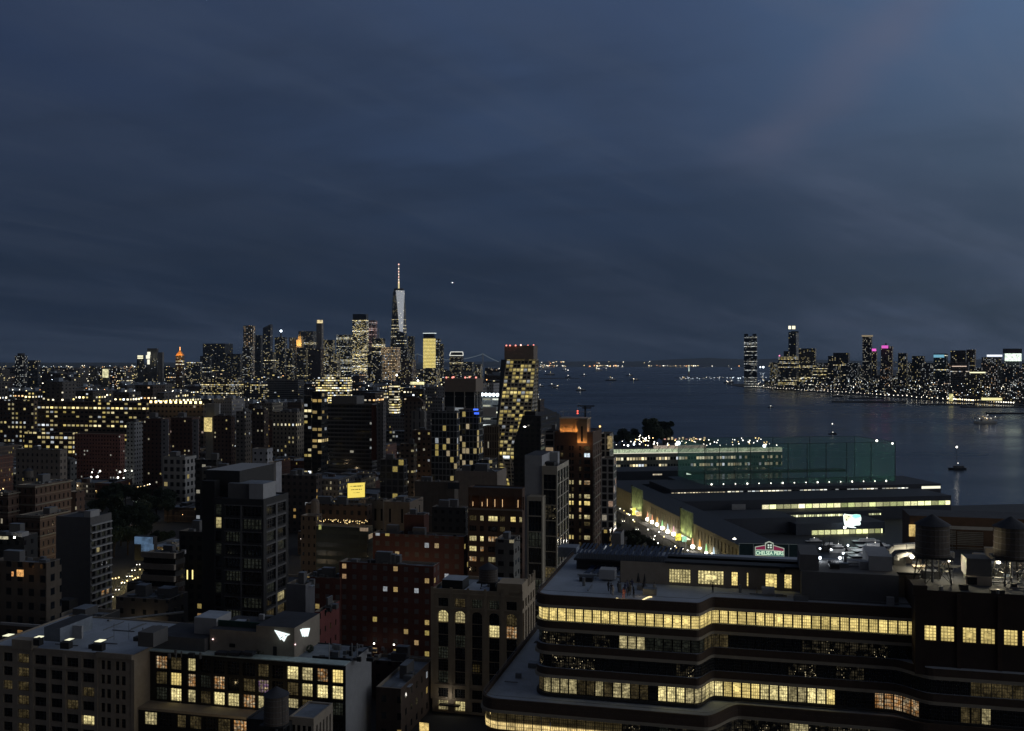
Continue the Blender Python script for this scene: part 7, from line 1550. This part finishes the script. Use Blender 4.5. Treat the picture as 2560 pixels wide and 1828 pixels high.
for i,(x,y,k) in enumerate(((345,1218,'y'),(352,1217,'y'),(360,1215,'y'),(369,1212,'y'),(374,1211,'w'),(301,1335,'y'),(313,1333,'y'),(325,1332,'y'),(697,1193,'w'),(696,1198,'w'),(719,1199,'w'),(725,1197,'w'),(731,1195,'w'),(735,1193,'w'),(0,1226,'y'),(8,1222,'y'),(273,1303,'w'),(150,1210,'w'),(160,1143,'w'),(67,1212,'w'),(322,1222,'w'),(430,1120,'w'),(420,1122,'w'),(666,1112,'w'),(895,1253,'w'),(870,1243,'w'),(914,1242,'w'),(962,1207,'w'),(1020,1129,'w'),(1008,1114,'w'),(1100,1180,'w'),(1093,1188,'w'),(1340,1380,'w'),(1138,1412,'w'),(1123,1422,'w'),(935,1609,'w'),(1008,1606,'w'),(985,1612,'w'),(345,1444,'y'),(333,1449,'y'),(318,1452,'y'),(338,1446,'y'),(306,1456,'y'),(281,1447,'y'),(289,1446,'y'),(297,1444,'y'),(330,1441,'y'),(350,1424,'y'),(357,1415,'y'))):
    street_lamp(x,y,k,"small %s street lamp glinting among the dark blocks"%("white" if k=='w' else "yellow"),"%s street lamps among the blocks"%("white" if k=='w' else "yellow"),.8 if y<1300 else .6,z=GZ if y>1250 else 8)
# the lit side street with cars
s0=XY(262,YZ(1545,GZ)); s1=XY(372,YZ(1405,GZ)); dr=(s1-s0).normalized(); nr=Vector((dr.y,-dr.x))
mb=MB(); mb.prism([s0-dr*10-nr*5,s0-dr*10+nr*5,s1+nr*5,s1-nr*5],GZ-.4,GZ-.2,0,0); prop(mb.build('road',M['asph'],None),kind='structure')
carp=thing('parked_car',(0,0,0),'','car')
def loft(secs,m,name,par):
    mb=MB(); n=len(secs[0])
    for a,b in zip(secs,secs[1:]):
        for i in range(n-1): mb.face([a[i],a[i+1],b[i+1],b[i]],0)
    mb.face(secs[0][::-1],0); mb.face(secs[-1],0); return mb.build(name,m,par,smooth=False)
prof=[(-2.2,.35),(-2.25,.75),(-1.9,.95),(-1.1,1.0),(-.6,1.42),(.7,1.45),(1.5,1.0),(2.15,.9),(2.2,.35)]
loft([[(x,y,z) for x,z in prof] for y in (-.85,.85)],mat('car_paint',(.10,.10,.11),.3),'body',carp)
loft([[(x,y,z) for x,z in ((-.95,1.02),(-.55,1.36),(.65,1.38),(1.25,1.02))] for y in (-.87,.87)],M['glass'],'windows',carp)
for a in (-1.35,1.35):
    for b in (-.8,.8): MB().bar((a,b-.1,.33),(a,b+.1,.33),.33,0,10).build('wheel',M['black'],carp)
for b in (-.6,.6): MB().ball((-2.25,b,.65),.18,0,6,4).build('headlight',M['lw'],carp); MB().ball((2.2,b,.7),.13,0,6,4).build('taillight',M['lr'],carp)
for i in range(15):
    f_=.08+i*.062; c=s0.lerp(s1,f_)+nr*(3.4 if i%2 else -3.4)
    o=carp if i==0 else copy_tree(carp); o.location=(c.x,c.y,GZ-.2); o.rotation_euler=(0,0,math.atan2(dr.y,dr.x)+(math.pi if i%4==3 else 0)); prop(o,"dark car on the yellow lit side street beside the balcony banded building","car","cars on the lit side street")
for i in range(12):
    q_=-150+i*14; c=pq(-10 if i%2 else -22,q_); o=copy_tree(carp); o.location=(c.x,c.y,GZ-.2); o.rotation_euler=(0,0,math.atan2(PB.y,PB.x)+(0 if i%2 else math.pi)); prop(o,"dark car driving on the highway beside the head house","car","cars on the highway")
for f_,w_ in ((.15,200),(.35,380),(.5,500),(.65,420),(.82,300)): c=s0.lerp(s1,f_); lamp('street_light_pool',(c.x,c.y,GZ+6),w_*3.5,(1,.78,.30),.4)
for f_,w_ in ((-.15,90),(.25,70)): pass
# boats on the river and the harbour
def boat(px_,py,L,label,kind='motor',hd=0,lamps=1):
    Y=YZ(py,.5); p=XY(px_,Y); t=thing('boat',(p.x,p.y,0),label,'boat','boats on the water'); c,s=math.cos(hd),math.sin(hd); T_=lambda a,b:(p.x+a*c-b*s,p.y+a*s+b*c)
    out=[T_(L*a,L*b) for a,b in ((-.5,0),(-.3,-.10),(.5,-.11),(.5,.11),(-.3,.10))]; inn=[T_(L*a*.9,L*b*.7) for a,b in ((-.5,0),(-.3,-.10),(.5,-.11),(.5,.11),(-.3,.10))]
    MB().prism(inn,-.2,L*.09,0,0,top=out).build('hull',M['dhull'] if kind!='ferry' else M['hull'],t)
    q=[T_(-L*.15,-L*.08),T_(L*.35,-L*.08),T_(L*.35,L*.08),T_(-L*.15,L*.08)]; MB().prism(q,L*.09,L*.19,0,0).build('cabin',M['hull'] if kind!='sail' else M['dhull'],t)
    if kind=='ferry':
        q=[T_(-L*.42,-L*.09),T_(L*.45,-L*.09),T_(L*.45,L*.09),T_(-L*.42,L*.09)]; MB().prism(q,L*.19,L*.24,0,0).build('deck',M['hull'],t); q=[T_(-L*.3,-L*.05),T_(L*.1,-L*.05),T_(L*.1,L*.05),T_(-L*.3,L*.05)]; MB().prism(q,L*.24,L*.33,0,0).build('bridge',M['hull'],t)
    if kind=='sail': MB().bar((*T_(0,0),L*.1),(*T_(0,0),L*1.15),L*.012).build('mast',M['steel'],t); MB().ball((*T_(0,0),L*1.15),L*.05,0).build('mast_lamp',M['lw'],t)
    r_=max(.30,Y*.00024)
    g=random.Random(int(px_))
    for k in range(lamps): MB().ball((*T_(L*(g.uniform(-.4,.4) if lamps>1 else 0),-L*.12),L*.09+g.uniform(.05,.28)*L),r_,0,5,3).build('lamp',M['lw'] if k%3!=1 else M['ly'],t)
BT=[(2462,1058,38,"white ferry with several deck lamps, largest boat on the right of the river",'ferry',8),(1926,1019,13,"small boat with a bright blue white lamp and a long wake",'motor',1),(2081,1085,12,"sailing boat under the net's top edge with a white mast lamp",'sail',1),(2392,1172,17,"sailing boat with hull and mast lamps on the right of the river",'sail',1),(2276,1214,13,"small white launch just beyond the monitor roof",'motor',2),
(1452,977,34,"white boat cluster of lamps in mid harbour",'motor',4),(1527,952,60,"small ferry with orange lamp in mid harbour",'motor',2),(1574,940,50,"boat with one bright white lamp right of mid harbour",'motor',1),(1586,951,50,"boat with a vertical pair of lamps right of mid harbour",'motor',2),(1379,965,30,"tiny boat left of the white lamp cluster",'motor',1),(1387,970,30,"tiny boat with a pair of lamps in mid harbour",'motor',2),(1497,927,90,"ferry with a string of warm lamps near the far shore lights",'ferry',4),(1515,925,60,"tiny far boat right of the warm ferry",'motor',1),(1413,927,80,"faint far ferry left of the warm ferry",'motor',1),(1374,938,80,"pale long far barge near the leaning tower",'motor',2),(1361,924,170,"brightly lit far ship at the horizon by the leaning tower",'ferry',7),(1234,939,110,"lit ferry seen between the crown tower and the leaning tower",'ferry',7),(1350,967,30,"tiny dim boat beside the leaning tower",'motor',1),(1460,940,40,"tiny dim far boat in the harbour",'motor',1),(1420,944,40,"faint mast in the harbour haze",'sail',1),(1828,926,60,"small far boat left of the slotted glass tower",'motor',1),(1708,945,26,"small lit boat near the dark island",'motor',2),(1822,958,50,"boat with a green white lamp row off the far shore tip",'motor',4),(2093,992,30,"small dim boat near the far shore piers",'motor',1)]
for (x,y,L,lb,k,n_) in BT: boat(x,y,L,lb,k,.1,n_)
wk=mat('wake_foam',(.35,.38,.42),.7); mb=MB(); pts=[(1931,1020,.3),(1945,1023,1.2),(1965,1028,2.0),(1990,1034,3.0),(2020,1040,4)]
for (xa,ya,wa),(xb,yb,wb2) in zip(pts,pts[1:]):
    a=XY(xa,YZ(ya,0)); b=XY(xb,YZ(yb,0)); mb.face([(*a,.03),(*b,.03),(b.x,b.y+wb2,.03),(a.x,a.y+wa,.03)],0)
o=mb.build('wake',wk,None); prop(o,kind='stuff')
ac=thing('airplane',px3(1131,707,9000),"tiny airplane with a bright landing light high right of the antenna","airplane"); p=px3(1131,707,9000)
MB().bar((p[0]-16,p[1]+10,p[2]),(p[0]+16,p[1]+10,p[2]),2.2,0,6,1.2).build('fuselage',M['hull'],ac); MB().prism([(p[0]-2,p[1]-6),(p[0]+5,p[1]-6),(p[0]+5,p[1]+26),(p[0]-2,p[1]+26)],p[2]-.3,p[2]+.3,0,0).build('wing',M['hull'],ac); MB().ball(p,3.6,0,8,6).build('landing_light',M['lc'],ac); MB().ball((p[0]+9,p[1],p[2]-1),1.6,0).build('wing_light',M['lr'],ac)
# ---------------- filler blocks of the city ----------------
fg=random.Random(77)
bb_=dict(band=.12)
FM=[fac((.095,.068,.055),2.3,3.2,.34,.46,.13,0,1.15,YEL,(1,.8,.55),bandc=(.17,.13,.10),glass=(.03,.03,.032),gr=.35,var=.35,**bb_),fac((.115,.05,.04),2.4,3.2,.34,.46,.13,0,1.15,YEL,WRM,bandc=(.20,.12,.09),glass=(.035,.03,.03),gr=.4,var=.35,**bb_),fac((.13,.13,.14),2.4,3.3,.40,.46,.12,0,1.1,YEL,WHT,bandc=(.24,.24,.24),glass=(.03,.03,.035),var=.3,**bb_),fac((.19,.175,.15),2.6,3.4,.36,.46,.11,0,1.1,YEL,WHT,bandc=(.33,.29,.22),var=.3,**bb_),fac((.06,.06,.068),2.8,3.5,.66,.5,.15,.02,1.0,YEL,COOL,bandc=(.15,.15,.15),var=.3,**bb_),fac((.26,.26,.275),2.5,3.3,.32,.4,.08,0,1.0,YEL,WHT,var=.3)]
FN=["low brown brick building with few lit rooms in the unlit mid blocks","low red brick building with few lit rooms in the unlit mid blocks","low grey building with few lit rooms in the unlit mid blocks","low tan building with few lit rooms in the unlit mid blocks","low dark glass building with few lit rooms in the unlit mid blocks","low pale walled building with few lit rooms in the unlit mid blocks"]
SEEN.append((215,350,1192,776,'floodlit ball court'))
def hit(t0,t1,s0_,s1_):
    for (a,b,c,d) in FOOT:
        if t0<b and t1>a and s0_<d and s1_>c: return True
    return False
far=MB(); nind=0; s=215.0; mine=[]; cnt=0; kl=MB()
fars=[]
park_poly=lambda x,Y: 195<x<440 and 325<Y<640
while s<3300:
    depth=26 if s<1500 else 34
    for row in (0,1):
        sb_=s+row*(depth+1)
        t_=-3000.0
        while t_<900:
            w=fg.uniform(9,26)*(1 if s<1400 else 1.7); ta,tb2=t_,t_+w; t_+=w+.02
            if int((t_+3000)/255)!=int((t_+w+18+3000)/255) and fg.random()<.8: t_+=20
            c=U*((ta+tb2)/2)+V*(sb_+depth/2)
            if c.y<200 or c.y>3400: continue
            px_=1280+F*c.x/c.y
            if px_<-110 or px_>1640: continue
            if c.x+w>shore_x(c.y)-(95 if c.y<900 else 60 if c.y<1200 else 25): continue
            if px_>1500 and c.y<900: continue
            if park_poly(px_,c.y) : continue
            if 235<px_<425 and 290<c.y<540: continue
            if 330<px_<420 and c.y<430: continue
            d_=depth-fg.uniform(0,5)
            if hit(ta,tb2,sb_,sb_+d_): continue
            Y=c.y; h=fg.choice((11,13,15,17,19,22)) if Y<420 else fg.choice((12,15,17,20,24,30,36)) if Y<900 else fg.choice((14,18,22,28,36,46,58,70)) if Y<2200 else fg.choice((16,22,30,42,56,74))
            if Y<300: h=min(h,13)
            if px_>1340 and Y<900: h=min(h,14)
            yb=(U*ta+V*(sb_+d_)).y; pxa=1280+F*(U*ta+V*sb_).x/(U*ta+V*sb_).y; pxb=1280+F*(U*tb2+V*(sb_+d_)).x/(U*tb2+V*(sb_+d_)).y
            for (a_,b_2,yt_,Yh,_l) in SEEN:
                if Yh>Y-45 and a_<max(pxa,pxb) and b_2>min(pxa,pxb):
                    base_=HY+(H-GZ)*F/Yh; ylim=yt_+(.82 if Yh>600 else .80)*(base_-yt_); h=min(h,H-(ylim-HY)*yb/F-GZ-1.6)
            if h<6: continue
            P=[U*ta+V*sb_,U*tb2+V*sb_,U*tb2+V*(sb_+d_),U*ta+V*(sb_+d_)]
            k=fg.choice((0,0,1,1,2,2,3,4,5))
            if nind<270 and Y<1000:
                nind+=1
                t=thing('city_building',(P[0].x,P[0].y,GZ),FN[k],'building',['brown','red','grey','tan','glass','pale'][k]+' low buildings of the mid blocks')
                mine.append((t,px_,HY+(H-GZ-h)*F/Y,k)); mb=MB(); mb.prism(P,GZ,GZ+h+.8,0,-1); cx=sum(P,Vector((0,0)))/4; I=[p+(cx-p).normalized()*.45 for p in P]
                for i in range(4): mb.face([(*P[i],GZ+h+.8),(*P[(i+1)%4],GZ+h+.8),(*I[(i+1)%4],GZ+h+.8),(*I[i],GZ+h+.8)],1)
                mb.prism(I[::-1],GZ+h,GZ+h+.8,1,-1); mb.build('wall',[FM[k],M['cream'] if k%2 else M['grey']],t)
                MB().prism(I,GZ+h-.2,GZ+h,0,0).build('roof',fg.choice((M['roof'],M['roofd'],M['roofl'],M['roof'])),t)
                for _ in range(fg.choice((0,0,1,1,2))): a=fg.uniform(.0,1)*w; q_=P[0]+U*a-V*.1; MB().ball((q_.x,q_.y,GZ+h+fg.uniform(-.6*h,1.2)),fg.uniform(.14,.30),0,5,3).build('wall_lamp',fg.choice((M['lw'],M['ly'],M['ly'],M['lc'])),t)
                for _ in range(fg.choice((2,3,4,6))):
                    a=fg.uniform(.05,.88)*w; b=fg.uniform(.05,.9)*d_; q_=fg.uniform(.4,1.3); MB().box(P[0],a,a+q_*1.4,b,b+q_,GZ+h,GZ+h+fg.uniform(.5,1.6),0).build('roof_unit',fg.choice((M['steel'],M['lgrey'],M['char'])),t)
                for _ in range(fg.choice((1,1,2,3))):
                    a=fg.uniform(.1,.6)*w; b=fg.uniform(.1,.65)*d_; MB().box(P[0],a,a+fg.uniform(2,min(5,w*.35)),b,b+fg.uniform(2,5),GZ+h,GZ+h+fg.uniform(1.2,3.4),0,1).build('bulkhead',[fg.choice((M['grey'],M['brown'],M['lgrey'],M['char'])),M['roof']],t)
            else:
                hh=h; far.prism(P,GZ,GZ+hh,fg.choice((0,0,1,2,2)),3,uo=fg.randint(0,4000)*30)
                if fg.random()<.5: far.box(P[0],w*.3,w*.6,5,12,GZ+hh,GZ+hh+4,3)
                if Y>900: fars.append((c.x,c.y,GZ+hh))
            cnt+=1
    s+=2*depth+1+18
ORD=['first','second','third','fourth','fifth','sixth','seventh','eighth','ninth','tenth']
def short(l):
    w_=l.split(); 
    for i,x_ in enumerate(w_):
        if i>2 and x_ in ('with','of','over','under','in','at','beside','behind','between','carrying','punched','filled','right','left','below','cut','and','standing','down','facing','crossing','from','by','to'): w_=w_[:i]; break
    return ' '.join(w_[:6])
def relabel(items,word,pool):
    grp={}
    for (t,x_,y_,k) in items:
        best=min(pool,key=lambda s_:abs((s_[0]+s_[1])/2-x_)+1.5*abs(s_[2]+20-y_)); cx_=(best[0]+best[1])/2
        side='left' if x_<best[0] else 'right' if x_>best[1] else 'front'
        grp.setdefault((best[4],side,k),[]).append((abs(x_-cx_)+abs(y_-best[2])*.01,t,y_))
    for (l_,side,k),v_ in grp.items():
        v_.sort(key=lambda a:a[0] if side!='front' else a[2])
        for i,(d_,t,y_) in enumerate(v_):
            base=word[k]; pos={'left':'to the left of the ','right':'to the right of the ','front':'near the foot of the '}[side]
            t['label']=' '.join((base+(', '+ORD[min(i,9)] if len(v_)>1 else '')+' '+pos+short(l_)).split()[:16])
relabel(FARB,['low white dotted waterfront block'],[s_ for s_ in SEEN if s_[0]>1850])
relabel(mine,["brown brick low building","red brick low building","grey low building","tan low building","dark glass low building","pale walled low building"],[s_ for s_ in SEEN if 180<s_[3]<1300])
o=far.build('distant_city_blocks',farm+[M['roof']],None,weld=False); prop(o,"dense dark mass of distant city blocks sprinkled with window lights","city blocks",kind='stuff')
lg2=random.Random(6)
for i in range(58):   # pools of street light between the blocks
    px_=lg2.uniform(20,1300); Y=lg2.uniform(300,900); c=XY(px_,Y); lamp('street_light_pool',(c.x,c.y,GZ+8),lg2.uniform(400,900),(1,.74,.42) if i%3 else (.9,.95,1),.4)
# farther still: low carpet to the horizon on the left
g=random.Random(31); far2=MB()
for i in range(2600):
    Y=3300*math.exp(g.random()*1.35); px_=g.uniform(-80,1180 if Y<5400 else 1000); c=XY(px_,Y)
    if c.x>shore_x(Y)-40 if Y<6300 else False: continue
    w=g.uniform(20,60); h=g.choice((14,18,24,30,40,55)) if Y<6000 else g.choice((14,20,30)); O=c; far2.box((c.x,c.y),0,w,0,25,GZ,GZ+h,g.randint(0,2),3,th=R(g.choice((10,28,-20))),uo=g.randint(0,4000)*30)
farm2=[S((.07,.065,.06),lit=.16,fl=.03,em=3.2,cw=9,ch=6,clump=.9),S((.09,.09,.09),lit=.14,fl=.03,em=3.6,cw=10,ch=7,clump=.9),S((.05,.045,.04),lit=.12,em=3.4,cw=8,ch=6,c1=WRM,clump=.9)]
o=far2.build('borough_blocks',farm2+[M['roofd']],None,weld=False); prop(o,"low far borough roofs fading to the horizon on the left","city blocks",kind='stuff')
# sprinkled lamps of streets and roofs, uncountable
sp={k:MB() for k in range(5)}
def spark(x,y,z,r,k):
    m=sp[k]; b=len(m.v)
    m.v+=[(x,y,z-r),(x+r,y,z),(x,y-r,z),(x-r,y,z),(x,y,z+r)]; 
    for f in ((0,1,2),(0,2,3),(4,2,1),(4,3,2)): m.f.append(tuple(b+i for i in f)); m.m.append(0); m.uv+=[(0,0)]*3
for (x,y,z) in fars:
    if g.random()<.62: spark(x+g.uniform(-8,8),y-12,z+g.uniform(.5,3) if g.random()<.4 else z*g.uniform(.2,.9),g.uniform(.35,.75)*(y/1500)**.5,g.choice((0,0,0,1,1,2,3)))
for i in range(1500):
    Y=3400*math.exp(g.random()*1.4); px_=g.uniform(-40,1000 if Y>5400 else 1150); c=XY(px_,Y); 
    if Y<6300 and c.x>shore_x(Y)-20: continue
    spark(c.x,c.y,g.uniform(6,45),g.uniform(.8,1.9)*Y/4500,g.choice((0,0,1,1,2,3)))
for i in range(620):   # far shore right
    Y=g.uniform(2150,3700); X_=JSx(Y)+g.expovariate(1/120); 
    if X_/Y*F+1280>2600: continue
    spark(X_,Y-3,g.uniform(3,46),g.uniform(.4,.95),g.choice((0,0,0,1,2,2)))
for i in range(70): Y=2150+i*22; X_=JSx(Y)-2; spark(X_,Y,g.uniform(5,8),1.1 if i<26 else .8,0)
for i in range(30): Y=2140+i*8; spark(JSx(Y)-3,Y,6,1.6,g.choice((0,1)))
for i in range(330):   # far harbour shore
    px_=g.choice((g.uniform(1345,1420),g.uniform(1445,1860),g.uniform(1490,1560),g.uniform(1600,1760),g.uniform(1860,2560))); Y=g.uniform(19700,20600) if g.random()<.75 else g.uniform(20600,21400); c=XY(px_,Y); spark(c.x,c.y,g.uniform(15,30) if Y<20600 else g.uniform(30,110),g.uniform(4,11),g.choice((0,0,1,1,3)))
for i in range(60): c=XY(g.uniform(60,340),g.uniform(9000,12500)); spark(c.x,c.y,g.uniform(10,60),g.uniform(2,5),g.choice((0,1,2)))
for i in range(34):   # islands and the tip
    px_=g.uniform(1700,1858); Y=g.uniform(5200,5500); c=XY(px_,Y); spark(c.x,c.y,g.uniform(4,14),g.uniform(.8,1.8),g.choice((0,2,2)))
for i in range(90): px_=g.uniform(1060,1240); Y=g.uniform(1500,2400); c=XY(px_,Y); 
sm=[emat('spark_white',(1,.93,.75),4.5),emat('spark_yellow',(1,.76,.36),4.2),emat('spark_cool',(.8,.92,1),4.5),emat('spark_orange',(1,.45,.16),4.0),M['lr']]
big=MB()
for k,m in sp.items():
    b=len(big.v); big.v+=m.v; big.f+=[tuple(i+b for i in f) for f in m.f]; big.m+=[k]*len(m.f); big.uv+=m.uv
o=big.build('city_lights',sm,None,weld=False); prop(o,"countless small lamps of far streets, roofs and shores","lights",kind='stuff')
# a few brighter far features
t=thing('island_monument',(*XY(1722,5900),2),"tiny lit statue on its pedestal in the harbour","monument"); MB().box(XY(1721,5900),0,6,0,6,2,40,0,th=0).build('pedestal',M['stone'],t); p=XY(1721.5,5899); MB().bar((p.x+2,p.y,40),(p.x+2,p.y,70),3,0,6,1.4).bar((p.x+2,p.y,66),(p.x+5,p.y,80),.9).build('figure',emat('statue_glow',(.8,1,.85),.9),t)  # floodlighting on the figure painted as its own glow
for (lb,x,y,Y,r_) in (("blazing white floodlights of the far shore port",1908,918,9000,9),("second white flood light of the far shore port",1901,918,9000,6),("bright white floods at the foot of the warm grid block",992,938,3200,3.2),("flood lamp cluster before the museum building",1045,952,2400,2.4)):
    t=thing('floodlight',(*XY(x,Y),2),lb,'floodlight'); MB().bar((*XY(x,Y),2),(*XY(x,Y),ZA(y,Y)),.8).build('mast',M['steel'],t); MB().ball(px3(x,y,Y),r_,0,8,6).build('lamp',M['lc'] if 'port' in lb else M['lw'],t)
t=thing('ferry_terminal',(*XY(2374,2140),1),"low far shore terminal glowing yellow beside its lit tower","terminal"); pyb(2456,2500,995,1001,2150,10,emat('terminal_glow',(1,.92,.45),1.0),'lit_wall',t); pyb(2374,2382,985,1003,2150,6,emat('slim_lit_tower',(1,.92,.4),.9,emap=.15),'lit_tower',t); pyb(2440,2520,1001,1004,2148,12,M['char'],'deck',t)
t=thing('lit_hall',(*XY(1020,2300),2),"low hall with blazing yellow white windows in mid city","hall"); pyb(1026,1058,955,962,2300,10,emat('hall_glow',(1,.93,.5),1.2,emap=.12),'lit_wall',t); pyb(1000,1060,962,980,2302,20,M['char'],'wall',t)
for (x0,x1,y) in ((500,1000,0),): pass
# far shore piers
for i,(x,y,L,d_) in enumerate(((2120,1005,170,14),(2330,1012,120,10),(2440,1018,140,10),(2500,1034,110,10),(2140,996,90,8))):
    t=thing('pier',(*XY(x,YZ(y,1)),0),"long low dark pier off the far shore, %s"%["leftmost and longest","below the stepped towers","below the roof bar tower","nearest at the right edge","close under the broad block"][i],"pier"); MB().box(XY(x,YZ(y,1)),-L*.2,L*.8,0,d_,-.5,2.4,0,th=0).build('deck',M['char'],t)
# ---------------- the air: thin evening haze ----------------
hz_=bpy.data.materials.new('evening_haze'); hz_.use_nodes=True; nt_=hz_.node_tree
for x_ in list(nt_.nodes):
    if x_.type=='BSDF_PRINCIPLED': nt_.nodes.remove(x_)
pv=nt_.nodes.new('ShaderNodeVolumePrincipled'); pv.inputs['Density'].default_value=2.0e-5; pv.inputs['Color'].default_value=(.55,.72,1.0,1)
nt_.links.new(pv.outputs[0],[x_ for x_ in nt_.nodes if x_.type=='OUTPUT_MATERIAL'][0].inputs['Volume'])
mb=MB(); mb.prism([(-30000,-3000),(30000,-3000),(30000,26000),(-30000,26000)],-1.5,620,0,0,bot=True); o=mb.build('haze',hz_,None); prop(o,kind='stuff')
